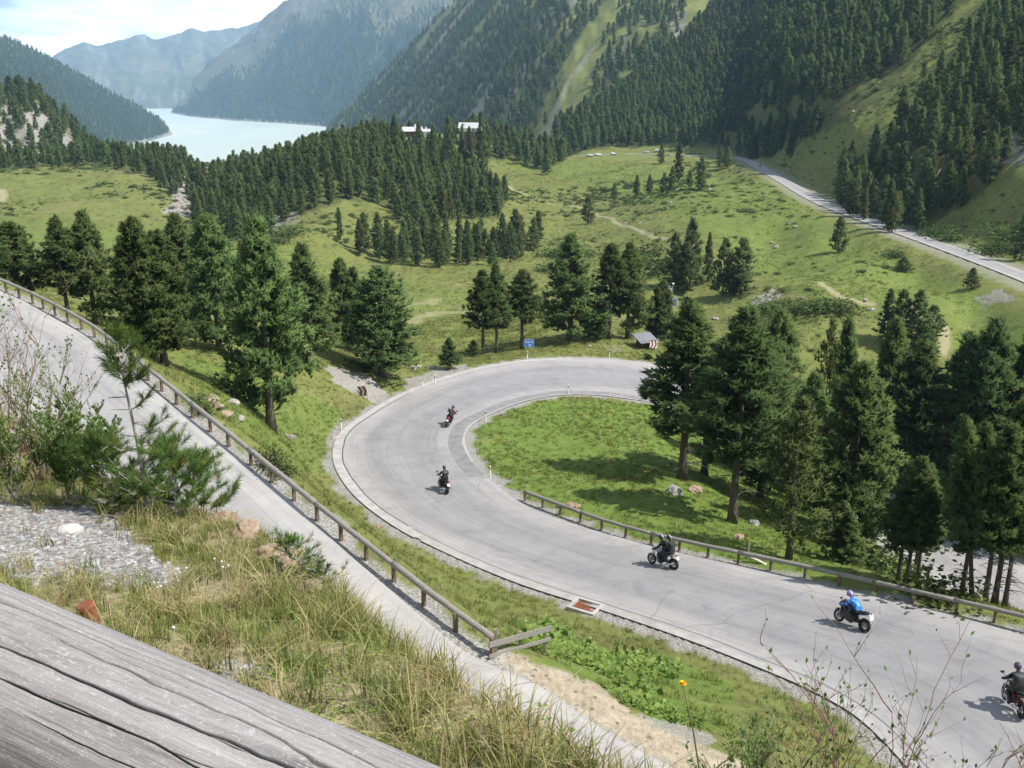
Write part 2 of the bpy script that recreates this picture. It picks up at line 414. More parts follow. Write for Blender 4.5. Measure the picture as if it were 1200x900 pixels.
# near hillside
yc = np.interp(X, CRX, CRY); dcr = (Y - yc) * 0.72
plane = NEAR_A + NEAR_B * Y
plane = np.where(plane > 40, 40, plane)
nb = fbm(X * 0.9, Y * 0.9, 31, 4) * 0.06 + fbm(X * 3.5, Y * 3.5, 33, 3) * 0.03
zn = plane + nb * np.clip(np.hypot(X, Y) / 3, 0.2, 1) - 1.15 * np.log1p(np.exp(np.clip((dcr + 0.16 - 0.38 * sstep(4.6, 7.0, Y)) * 9.0, -30, 300))) / 9.0
zn = np.where(dcr > 25, -400, zn)
Zt = np.maximum(Zt, zn)
nearmask = zn >= Zt - 1e-6
# undulation of meadow and forest ground
amp = np.clip((R1d - 14) / 60, 0, 1)
Zt = Zt + amp * (~nearmask) * (fbm(X * 0.11, Y * 0.11, 41, 4) * np.where(R1d < 130, 0.5, 1.4) + fbm(X * 0.5, Y * 0.5, 43, 3) * 0.16) * (R1d < 3000)
hum = (own == 0) & (R1d > 130) & (R1d < 700)
Zt = Zt + hum * fbm(X * 0.035, Y * 0.035, 47, 4) * 1.0
# lake bed stays under water
# roads cut the sheet
rpts = []
for k in ('low', 'up'):
    for row in ROADS[k]:
        for p in row: rpts.append(p)
kd = KDTree(len(rpts))
for i, p in enumerate(rpts): kd.insert((p.x, p.y, 0), i)
kd.balance()
RD = np.full(len(X), 1e3); RZ = np.zeros(len(X)); RUP = np.zeros(len(X))
n_low = len(ROADS['low']) * 17
for i in np.nonzero((R1d > 12) & (R1d < 128) & (np.abs(A1d) < 0.9))[0]:
    co, j, d = kd.find((X[i], Y[i], 0)); RD[i] = d; RZ[i] = rpts[j].z; RUP[i] = 1 if j >= n_low else 0
fpts = [p for row in ROADS['far'] for p in row]
kf = KDTree(len(fpts))
for i, p in enumerate(fpts): kf.insert((p.x, p.y, 0), i)
kf.balance()
for i in np.nonzero((R1d >= 128) & (R1d < 720) & (A1d > -0.02) & (A1d < 0.62))[0]:
    co, j, d = kf.find((X[i], Y[i], 0))
    if d < 30: RD[i] = d; RZ[i] = fpts[j].z
isfar = R1d >= 128
w = np.where(isfar, sstep(2.5, 18.0, RD), np.where(RUP > 0, sstep(0.55, 3.0, RD), sstep(0.5, 4.0, RD)))
drop = np.where(isfar, 0.14, 0.07)
Zt = Zt * w + (RZ - drop) * (1 - w)
TV = np.stack([X, Y, Zt], 1)
idx = np.arange(na * nr).reshape(nr, na)
q = np.stack([idx[:-1, :], idx[1:, :], np.roll(idx, -1, 1)[1:, :], np.roll(idx, -1, 1)[:-1, :]], -1).reshape(-1, 4)
q = q[:, ::-1]
BVH = BVHTree.FromPolygons([tuple(v) for v in TV.tolist()], q.tolist(), all_triangles=False)
def ground_px(px, py):
    d = ray(px, py).normalized(); h = BVH.ray_cast(Vector((0, 0, 0)) + d * 2.0, d)
    return h[0]
def ground_xy(x, y):
    h = BVH.ray_cast(Vector((x, y, 3000)), Vector((0, 0, -1)))
    return h[0].z if h[0] else -50.0
def top_height(P, py_top):
    """height of a vertical at P whose tip reaches picture row py_top"""
    b = (450 - py_top) / F          # up
    # yc_up/zc = b ; yc_up = y*SP + z*CP ; zc = y*CP - z*SP
    z = P.y * (b * CP - SP) / (CP + b * SP)
    return z - P.z
# ================================================================== zones on the ground (kept as vertex attributes)
def in_poly(px, py, poly):
    px = np.asarray(px); py = np.asarray(py); res = np.zeros(px.shape, dtype=bool); n = len(poly)
    for i in range(n):
        x1, y1 = poly[i]; x2, y2 = poly[(i + 1) % n]
        if y1 == y2: continue
        c = ((y1 > py) != (y2 > py)) & (px < (x2 - x1) * (py - y1) / (y2 - y1) + x1)
        res ^= c
    return res
def grid_interp(field, x, y):
    az = np.arctan2(x, y); r = np.clip(np.hypot(x, y), RR[0], RR[-1] * 0.9999)
    j = np.clip(np.searchsorted(AZ, az) - 1, 0, na - 2); i = np.clip(np.searchsorted(RR, r) - 1, 0, nr - 2)
    u = np.clip((az - AZ[j]) / (AZ[j + 1] - AZ[j]), 0, 1); v = (r - RR[i]) / (RR[i + 1] - RR[i])
    f = field.reshape(nr, na)
    return (f[i, j] * (1 - u) + f[i, j + 1] * u) * (1 - v) + (f[i + 1, j] * (1 - u) + f[i + 1, j + 1] * u) * v
def grid_near(field, x, y):
    az = np.arctan2(x, y); r = np.clip(np.hypot(x, y), RR[0], RR[-1])
    j = np.clip(np.searchsorted(AZ, az), 0, na - 1); i = np.clip(np.searchsorted(RR, r), 0, nr - 1)
    return field.reshape(nr, na)[i, j]

P_KNOLL = [(226, 228), (232, 275), (300, 287), (345, 255), (400, 237), (431, 237), (456, 245), (479, 268), (520, 262), (560, 256), (584, 256), (592, 235), (565, 215), (545, 197), (528, 176), (505, 158), (430, 150), (350, 165), (300, 190), (255, 212)]
P_ROW = [(412, 296), (440, 308), (520, 314), (600, 311), (628, 294), (612, 286), (540, 284), (450, 286)]
P_BACK = [(528, 166), (548, 175), (563, 183), (582, 188), (610, 193), (640, 198), (656, 192), (668, 182), (640, 172), (560, 158)]
P_RIGHT1 = [(655, 181), (700, 173), (800, 171), (850, 178), (880, 188), (905, 185), (925, 172), (960, 158), (1000, 138), (1040, 110), (1062, 80), (1090, 40), (1130, 0), (1170, -60), (900, -220), (850, -5), (800, 48), (770, 78), (727, 108), (692, 125), (650, 150)]
P_RIGHT2 = [(982, 236), (1000, 256), (1050, 276), (1085, 268), (1110, 252), (1150, 232), (1165, 200), (1200, 182), (1340, 150), (1340, -120), (1230, -120), (1185, 0), (1150, 40), (1120, 85), (1090, 115), (1060, 142), (1040, 168), (1010, 182), (985, 206)]
P_LEFTEDGE = [(-80, 200), (0, 198), (60, 197), (115, 194), (150, 202), (185, 212), (205, 240), (214, 224), (228, 232), (244, 215), (215, 193), (180, 186), (100, 180), (0, 183), (-80, 180)]
VPX, VPY, VZC = project(X, Y, Zt)
infront = (VZC > 0.3) & (np.abs(A1d) < 0.7)
wob = lambda s, a: a * fbm(X * 0.05, Y * 0.05, s, 3)
JX = np.where(R1d < 20, fbm(X * 1.3, Y * 1.3, 55, 3) * 26, np.where(R1d < 130, fbm(X * 0.5, Y * 0.5, 56, 3) * 9, fbm(X * 0.07, Y * 0.07, 57, 3) * 7)); JY = np.where(R1d < 20, fbm(X * 1.3 + 40, Y * 1.3, 58, 3) * 20, np.where(R1d < 130, fbm(X * 0.5 + 9, Y * 0.5, 59, 3) * 5, fbm(X * 0.07 + 5, Y * 0.07, 60, 3) * 4))
def zone(poly, soft=0.0):
    return (in_poly(VPX + JX, VPY + JY, poly) & infront).astype(float)
own_n = {k: i + 1 for i, k in enumerate(names)}
n1 = fbm(X * 0.013, Y * 0.013, 51, 4); n2 = fbm(X * 0.06, Y * 0.06, 52, 4); n3 = fbm(X * 0.4, Y * 0.4, 53, 4)

forest = np.zeros(len(X))
for p in (P_KNOLL, P_BACK, P_RIGHT1, P_RIGHT2, P_LEFTEDGE):
    forest = np.maximum(forest, zone(p) * ((R1d > 200)))
lr = own == own_n['left_rock']; forest[lr] = 0.15
bs = own == own_n['band_slope']
lgr = np.log(np.maximum(R1d, 1))
def band_field(x, y, s, az, r):
    """forest density on the band slope: streaks run down the fall line, open flank low on the right"""
    st = fbm(az * 26 + 0.0, np.log(r) * 5, 61, 3) + 0.55 * fbm(az * 90, np.log(r) * 14, 62, 3)
    return st
band_st = band_field(X, Y, sfrac, A1d, R1d)
# oblique streaks: rotate the (azimuth, slope) frame so that bands fall towards the lower left
ob = A1d * 22 - sfrac * 6.6
band_ob = fbm(ob * 4.6, sfrac * 3.0 + A1d * 10, 63, 5)
openflank = sstep(0.0, 0.06, A1d - 0.0 - 0.33 * sfrac + 0.02 * fbm(A1d * 60, lgr * 30, 69, 3)) * sstep(0.62, 0.30, sfrac)
forest = np.where(bs, np.clip(0.82 - 5.0 * np.clip(band_ob + 0.03, 0, 1) - openflank * 1.05, 0, 1), forest)
forest = np.where(bs, np.maximum(forest, zone([(690, 118), (735, 92), (792, 62), (806, -5), (768, -5), (738, 35), (705, 70)]) * 0.62 * sstep(-0.5, 0.0, n2)), forest)
ffar = np.zeros(len(X)); alp = np.zeros(len(X))
ll = own == own_n['left_ridge']; rf = own == own_n['right_far']; fp = own == own_n['far_peaks']
ffar = np.where(ll, sstep(1.25, 0.80, sfrac - 1.2 * np.clip(A1d + 0.43, -0.2, 0.2) + 0.22 * n1 + 0.3 * fbm(A1d * 60, lgr * 20, 71, 4)), ffar)
alp = np.where(ll, 1 - ffar, alp)
tl = sfrac - 0.12 + 0.30 * fbm(A1d * 40, lgr * 10, 72, 4)
ffar = np.where(rf, sstep(0.64, 0.40, tl), ffar); alp = np.where(rf, sstep(0.36, 0.64, tl), alp)
ffar = np.where(fp, sstep(0.5, 0.25, sfrac + 0.3 * fbm(A1d * 50, lgr * 10, 73, 4)) * 0.7, ffar); alp = np.where(fp, 1 - ffar, alp)
ffar = np.where(bs, forest * 0.9, ffar)

rock = np.zeros(len(X))
rock = np.where(lr, sstep(-0.5, -0.1, fbm(A1d * 60, lgr * 45, 74, 4)) * sstep(0.08, 0.16, sfrac) * sstep(0.92, 0.66, sfrac), rock)
rock = np.where(bs, np.clip(sstep(0.16, 0.45, fbm(ob * 5, A1d * 30, 75, 4)) * 0.65 * (1 - 0.85 * openflank), 0, 1), rock)
rock = np.maximum(rock, zone([(194, 203), (208, 202), (222, 214), (236, 236), (244, 252), (226, 256), (200, 250), (186, 248), (200, 236)]) * ((R1d > 250)))
rock = np.maximum(rock, zone([(268, 262), (300, 250), (345, 250), (352, 262), (330, 268), (290, 275)]) * sstep(-0.1, 0.3, n3) * (R1d > 200))
rock = np.maximum(rock, zone([(878, 344), (905, 338), (925, 350), (912, 366), (885, 362)]) * sstep(-0.25, 0.2, n3) * (R1d > 150))
rock = np.maximum(rock, 0.75 * sstep(-0.3, 0.25, n3 + n2) * zone([(1165, 140), (1210, 130), (1230, 180), (1190, 196), (1168, 190)]) * (R1d > 150))
rock = np.maximum(rock, zone([(780, 8), (798, 2), (804, 20), (794, 50), (787, 58), (790, 35)]) * 0.8 * sstep(-0.3, 0.2, n2) * (R1d > 250))
rock = np.maximum(rock, zone([(985, 236), (1010, 262), (1060, 282), (1060, 272), (1010, 250), (990, 232)]) * 0.6 * (R1d > 150))
# shore: bare draw-down rim of the reservoir
shore = ((Zt > -172.0) & (Zt < -166.5) & (R1d > 1900)).astype(float)
rock = np.maximum(rock, shore * 0.9)
rock = np.where(rf, np.maximum(rock, sstep(0.35, 0.6, fbm(A1d * 150, lgr * 30, 76, 4)) * 0.6 * sstep(0.2, 0.7, sfrac)), rock)
rock = np.where(fp, np.maximum(rock, sstep(0.1, 0.45, fbm(A1d * 170, lgr * 12, 77, 5)) * 0.55), rock)

gravel = np.zeros(len(X))
near_road = (R1d < 128)
edge_n = fbm(X * 0.8, Y * 0.8, 81, 3)
gravel = np.where(near_road, sstep(1.0, 0.45, RD + 0.8 * edge_n) , sstep(4.6, 3.0, RD + 1.0 * edge_n) * 0.5)
zg = lambda poly, k=1.0: zone(poly) * k
gravel = np.maximum(gravel, zg([(-20, 588), (30, 582), (75, 592), (120, 590), (180, 648), (215, 668), (210, 690), (120, 690), (60, 682), (-20, 668)]) * sstep(-0.35, 0.15, fbm(X * 1.2, Y * 1.2, 83, 3) + 0.25) * (R1d < 16))
gravel = np.maximum(gravel, zg([(255, 780), (310, 770), (330, 800), (280, 815)]) * 0.8 * (R1d < 9))
gravel = np.maximum(gravel, zg([(500, 800), (560, 790), (575, 850), (520, 870)]) * 0.7 * sstep(-0.3, 0.2, fbm(X * 2, Y * 2, 84, 3)) * (R1d < 9))
gravel = np.maximum(gravel, zg([(378, 432), (400, 428), (445, 452), (462, 468), (430, 472), (405, 455)]) * sstep(-0.5, 0.1, n3) * (R1d > 60))
gravel = np.maximum(gravel, zg([(470, 446), (500, 436), (545, 425), (545, 436), (500, 450), (478, 462)]) * 0.9 * (R1d > 60))
gravel = np.maximum(gravel, zg([(690, 398), (775, 396), (775, 408), (700, 412)]) * 0.55 * sstep(-0.3, 0.4, n3) * (R1d > 60))
gravel = np.maximum(gravel, zg([(625, 690), (660, 685), (675, 700), (640, 705)]) * 0.6 * (R1d > 25) * (R1d < 80))
gravel = np.maximum(gravel, zg([(740, 838), (800, 846), (845, 868), (800, 880)]) * 0.8 * sstep(-0.3, 0.3, n3) * (R1d > 15) * (R1d < 80))
gravel = np.maximum(gravel, zg([(1140, 350), (1170, 338), (1190, 352), (1150, 358)]) * 0.7 * (R1d > 150))
def path_mask(pts, wpx_world, lo=100):
    P = [at_r(*p) if len(p) == 3 else ground_px(*p) for p in pts]
    P = smooth_pts(catmull(P, 8), 3); best = np.full(len(X), 1e6); sel = np.nonzero((R1d > lo) & (R1d < 700) & infront)[0]
    px, py = X[sel], Y[sel]; b = np.full(len(sel), 1e6)
    for a, c in zip(P, P[1:]):
        dx, dy = c.x - a.x, c.y - a.y; L2 = dx * dx + dy * dy + 1e-9
        t = np.clip(((px - a.x) * dx + (py - a.y) * dy) / L2, 0, 1); b = np.minimum(b, np.hypot(px - a.x - t * dx, py - a.y - t * dy))
    best[sel] = b
    return sstep(wpx_world * 1.4, wpx_world * 0.7, best + 0.5 * wpx_world * n3)
path = path_mask([(548, 192), (575, 206), (600, 222), (640, 238), (680, 243), (700, 252), (740, 266), (782, 280)], 0.65)
path = np.maximum(path, path_mask([(962, 332), (980, 345), (1000, 352), (1025, 358)], 0.6))
path = np.maximum(path, path_mask([(1040, 372), (1100, 378), (1108, 392), (1104, 412)], 0.8) * 0.9)
path = np.maximum(path, path_mask([(-10, 238), (4, 232), (2, 222)], 1.2))
path = np.maximum(path, path_mask([(468, 358), (510, 352)], 1.4, 90) * 0.55); path = np.maximum(path, path_mask([(478, 378), (500, 370), (540, 366)], 1.4, 90) * 0.55)

lush = np.zeros(len(X))
lush = np.maximum(lush, (in_poly(VPX, VPY, [(540, 480), (600, 470), (780, 470), (1000, 560), (1000, 700), (800, 650), (640, 590), (560, 560)]) & (R1d < 100)) * 0.85)
lush = np.maximum(lush, (in_poly(VPX, VPY, [(200, 410), (300, 440), (400, 480), (390, 560), (300, 540)]) & (R1d < 100) & (R1d > 50)) * 0.6)
lush = np.maximum(lush, (in_poly(VPX, VPY, [(600, 770), (760, 760), (860, 800), (860, 860), (780, 850), (690, 800)]) & (R1d < 60) & (R1d > 18)) * 0.8 * sstep(-0.2, 0.3, n3 + 0.2))
lush = np.maximum(lush, (in_poly(VPX, VPY, [(-50, 250), (300, 270), (480, 330), (600, 360), (560, 400), (480, 400), (100, 330)]) & (R1d > 130)) * 0.25)
lush = np.maximum(lush, (in_poly(VPX, VPY, [(540, 180), (700, 190), (900, 210), (1000, 280), (1200, 370), (1200, 440), (900, 330), (780, 240)]) & (R1d > 130)) * 0.45)
sand = (in_poly(VPX, VPY, [(583, 772), (604, 768), (645, 782), (700, 802), (745, 838), (800, 866), (880, 896), (1000, 960), (960, 990), (780, 892), (722, 862), (682, 835), (628, 800)]) & (R1d < 60) & (R1d > 14)).astype(float)

thatch = ((R1d < 17) & nearmask) * sstep(-0.25, 0.25, fbm(X * 1.1, Y * 1.1, 95, 4) + 0.25 * sstep(3, 7, 9 - Y)) * 0.9 * (1 - gravel)
# ------------------------------------------------------------------ ground material
t = NT('ground_grass'); pos = t.coord('Object')
big = t.noise(0.045, 5, 0.6, pos); mid = t.noise(0.6, 5, 0.65, pos); fine = t.noise(7.0, 4, 0.7, pos)
dryc = t.ramp(mid, [(0.25, (0.115, 0.138, 0.036)), (0.5, (0.170, 0.192, 0.054)), (0.72, (0.23, 0.228, 0.082))])
lushc = t.ramp(mid, [(0.25, (0.085, 0.138, 0.024)), (0.55, (0.138, 0.205, 0.042)), (0.78, (0.20, 0.245, 0.07))])
mead = t.ramp(big, [(0.30, (0.170, 0.165, 0.060)), (0.45, (0.168, 0.192, 0.055)), (0.55, (0.182, 0.208, 0.062)), (0.70, (0.225, 0.208, 0.09))])
c = t.mix(0.55, dryc, mead)
hth = t.noise(0.16, 6, 0.75, pos, 0.5)
c = t.mix(t.ramp(hth, [(0.50, (0, 0, 0)), (0.64, (0.55, 0.55, 0.55))]), c, (0.105, 0.095, 0.045))
tus = t.noise(1.5, 5, 0.7, pos, 0.4)
c = t.mix(t.ramp(tus, [(0.52, (0, 0, 0)), (0.62, (0.5, 0.5, 0.5))]), c, (0.085, 0.11, 0.03))
c = t.mix(t.attr('lush'), c, lushc)
ffl = t.ramp(mid, [(0.3, (0.045, 0.055, 0.02)), (0.7, (0.10, 0.105, 0.04))])
c = t.mix(t.math('MULTIPLY', t.attr('forest'), 0.75), c, ffl)
streak = t.noise(0.02, 6, 0.7, t.coord('Object', (1, 1, 0.35)))
farf = t.ramp(t.noise(0.035, 6, 0.75, pos), [(0.35, (0.018, 0.034, 0.018)), (0.5, (0.032, 0.055, 0.026)), (0.68, (0.075, 0.10, 0.045))])
c = t.mix(t.attr('ffar'), c, farf)
alpc = t.ramp(t.noise(0.006, 7, 0.7, pos), [(0.35, (0.075, 0.09, 0.04)), (0.5, (0.13, 0.125, 0.06)), (0.66, (0.20, 0.18, 0.12))])
c = t.mix(t.attr('alp'), c, alpc)
rockc = t.ramp(t.noise(0.5, 6, 0.7, pos), [(0.28, (0.12, 0.11, 0.09)), (0.5, (0.30, 0.28, 0.25)), (0.7, (0.42, 0.39, 0.34))])
c = t.mix(t.attr('rock'), c, rockc)
vor = t.n('TexVoronoi', inp={'Scale': 22.0, 'Vector': pos}).outputs['Color']
gcol = t.ramp(t.n('SeparateColor', inp={'Color': vor}).outputs[0], [(0.0, (0.17, 0.155, 0.135)), (0.5, (0.30, 0.285, 0.255)), (1.0, (0.43, 0.42, 0.39))])
c = t.mix(t.attr('gravel'), c, gcol)
c = t.mix(t.math('MULTIPLY', t.attr('path'), 0.85), c, (0.36, 0.32, 0.20))
sandc = t.ramp(t.noise(3.0, 5, 0.7, pos), [(0.3, (0.26, 0.215, 0.15)), (0.55, (0.40, 0.34, 0.25)), (0.62, (0.44, 0.38, 0.29))])
spk = t.n('TexVoronoi', inp={'Scale': 2.6, 'Vector': pos, 'Randomness': 1.0}).outputs['Distance']
sandc = t.mix(t.math('MULTIPLY', t.math('LESS_THAN', spk, 0.17), 0.7), sandc, (0.11, 0.095, 0.07))
c = t.mix(t.attr('sand'), c, sandc)
h = t.math('ADD', t.math('ADD', t.math('MULTIPLY', fine, 0.3), mid), t.math('MULTIPLY', hth, 1.6))
thc = t.ramp(t.noise(14.0, 5, 0.75, pos), [(0.3, (0.16, 0.125, 0.07)), (0.55, (0.33, 0.28, 0.16)), (0.72, (0.46, 0.40, 0.26))])
c = t.mix(t.attr('thatch'), c, thc)
t.pbr(c, 0.9, 0.0, t.bump(h, 0.6, 0.45), 0.08)
GROUND_M = t.m
terrain = mesh_np('ground', TV, q, GROUND_M, smooth=True, attrs=dict(forest=forest, ffar=ffar, alp=alp, rock=rock, gravel=gravel, path=path, lush=lush, sand=sand, thatch=thatch))
tag(terrain, kind='structure')

# ------------------------------------------------------------------ lake
t = NT('lake_water'); pos = t.coord('Object')
w1 = t.noise(0.004, 3, 0.5, t.coord('Object', (1, 0.35, 1))); w2 = t.noise(0.25, 3, 0.6, pos)
t.pbr(t.ramp(w1, [(0.4, (0.47, 0.53, 0.45)), (0.6, (0.53, 0.59, 0.50))]), 0.4, 0.0, t.bump(w2, 0.12, 0.4), 0.5)
bm = bmesh.new(); vs = [bm.verts.new((x, y, -171.0)) for x, y in ((-4200, 1500), (900, 1500), (900, 8200), (-4200, 8200))]; bm.faces.new(vs)
tag(bm_obj('lake_water', bm, t.m), kind='structure')

# ------------------------------------------------------------------ roads
def strip(name, A, B, n, mat, lift=0.0, kind='structure'):
    rows = loft_pts(A, B, n); V = np.array([[(p.x, p.y, p.z + lift) for p in r] for r in rows]); m_, k_ = V.shape[:2]
    ii = np.arange(m_ * k_).reshape(m_, k_)
    f = np.stack([ii[:-1, :-1], ii[1:, :-1], ii[1:, 1:], ii[:-1, 1:]], -1).reshape(-1, 4)
    v3 = V.reshape(-1, 3); a, b, cc = v3[f[0][0]], v3[f[0][1]], v3[f[0][2]]
    if np.cross(b - a, cc - a)[2] < 0: f = f[:, ::-1]
    across = np.tile(np.linspace(0, 1, k_), m_); mid_ = V[:, k_ // 2]; al = np.concatenate([[0], np.cumsum(np.linalg.norm(np.diff(mid_, axis=0), axis=1))])
    o = mesh_np(name, v3, f, mat, smooth=True, attrs={'across': across, 'along': np.repeat(al, k_)})
    return tag(o, kind=kind)
def asphalt(name, base, gut_lo, gut_hi):
    t = NT(name); pos = t.coord('Object')
    b = t.noise(0.22, 5, 0.6, pos); m = t.noise(2.2, 5, 0.65, pos); f = t.noise(60, 3, 0.7, pos)
    c = t.ramp(b, [(0.3, tuple(x * 0.90 for x in base)), (0.7, tuple(x * 1.07 for x in base))])
    ac = t.attr('across')
    wob_ = t.math('ADD', ac, t.math('MULTIPLY', t.math('SUBTRACT', m, 0.5), 0.10))
    dust = t.ramp(wob_, [(0.0, (1, 1, 1)), (0.13, (0.55, 0.55, 0.55)), (0.30, (0, 0, 0)), (0.72, (0, 0, 0)), (0.9, (0.4, 0.4, 0.4)), (1.0, (0.8, 0.8, 0.8))])
    c = t.mix(t.math('MULTIPLY', dust, 0.55), c, (0.42, 0.40, 0.37))
    # wheel tracks, a little darker from rubber
    trk = t.ramp(ac, [(0.18, (0, 0, 0)), (0.30, (1, 1, 1)), (0.42, (0.2, 0.2, 0.2)), (0.60, (0.9, 0.9, 0.9)), (0.72, (0.9, 0.9, 0.9)), (0.86, (0, 0, 0))])
    c = t.mix(t.math('MULTIPLY', trk, 0.55), c, tuple(x * 0.70 for x in base))
    cmb = t.n('CombineXYZ', inp={0: t.math('MULTIPLY', ac, 26.0), 1: t.math('MULTIPLY', t.attr('along'), 0.10)}).outputs[0]
    stk = t.noise(1.0, 6, 0.68, cmb, 0.3)
    c = t.mix(0.55, c, t.ramp(stk, [(0.28, (0.66, 0.66, 0.665)), (0.5, (1.0, 1.0, 1.0)), (0.74, (1.25, 1.24, 1.22))]), 'MULTIPLY')
    blot = t.noise(0.55, 6, 0.75, pos, 0.6)
    c = t.mix(0.9, c, t.ramp(blot, [(0.30, (0.76, 0.76, 0.77)), (0.5, (1.0, 1.0, 1.0)), (0.72, (1.16, 1.15, 1.13))]), 'MULTIPLY')
    # tar-sealed cracks along and across
    cr_ = t.n('TexVoronoi', feature='DISTANCE_TO_EDGE', inp={'Scale': 0.13, 'Vector': t.mix(0.8, pos, t.n('TexNoise', inp={'Scale': 0.6, 'Detail': 5, 'Vector': pos}).outputs['Color'], 'ADD')}).outputs['Distance']
    mk = t.math('MULTIPLY', t.math('LESS_THAN', cr_, 0.0034), t.math('GREATER_THAN', t.noise(0.13, 3, 0.5, pos), 0.56))
    c = t.mix(t.math('MULTIPLY', mk, 0.5), c, (0.12, 0.115, 0.11))
    c = t.mix(0.12, c, t.ramp(f, [(0.35, (0.12, 0.12, 0.12)), (0.65, (0.62, 0.6, 0.58))]))
    pt = t.math('GREATER_THAN', t.noise(1.1, 4, 0.6, pos), 0.70)
    c = t.mix(t.math('MULTIPLY', pt, 0.25), c, (0.24, 0.235, 0.23))
    t.pbr(c, 0.82, 0.0, t.bump(f, 0.25, 0.01), 0.25)
    return t.m
ASP = asphalt('asphalt', (0.285, 0.278, 0.276), None, None)
ASP2 = asphalt('pale_asphalt', (0.325, 0.316, 0.308), None, None)
strip('hairpin_road', lowO, lowI, 24, ASP, 0.0)
strip('upper_road', upO, upI, 12, ASP2, 0.0)
strip('valley_road', farL, farR, 4, ASP2, 0.05)
CONC = simple('gutter_concrete', (0.40, 0.385, 0.36), 0.85, var=0.2, scale=1.5)
DARK_ASP = simple('patched_asphalt', (0.222, 0.218, 0.215), 0.85, var=0.2, scale=1.2)
SEAL = simple('tar_seam', (0.10, 0.098, 0.095), 0.8, var=0.3, scale=3.0)
def along(A, B, i0, i1, d0, d1, name, mat, lift):
    """strip parallel to edge A, from d0 to d1 metres towards B"""
    a = []; b = []
    for k in range(i0, i1):
        d = (B[k] - A[k]); L = d.length; d = d / L
        wv = 0.03 * math.sin(k * 0.35) + 0.012 * math.sin(k * 0.9)
        a.append(A[k] + d * (d0 + (wv if d0 > 0.2 else 0))); b.append(A[k] + d * (d1 + wv))
    return strip(name, a, b, 1, mat, lift)
along(lowO, lowI, 72, 175, -0.15, 0.55, 'road_gutter', CONC, 0.010)
along(lowO, lowI, 76, 140, 0.55, 0.65, 'road_seam', SEAL, 0.012)
along(lowI, lowO, 92, 200, 0.05, 1.25, 'road_patch', DARK_ASP, 0.008)
along(lowI, lowO, 100, 215, -0.10, 0.12, 'road_kerb_line', simple('kerb_lime', (0.37, 0.362, 0.345), 0.85, var=0.2, scale=2.0), 0.016)
along(lowO, lowI, 0, 76, 0.62, 0.67, 'road_seam', simple('faint_seam', (0.2, 0.195, 0.19), 0.85), 0.012)
along(lowO, lowI, 0, 72, -0.1, 0.40, 'road_gutter', simple('worn_edge', (0.37, 0.355, 0.33), 0.85, var=0.2, scale=1.5), 0.008)
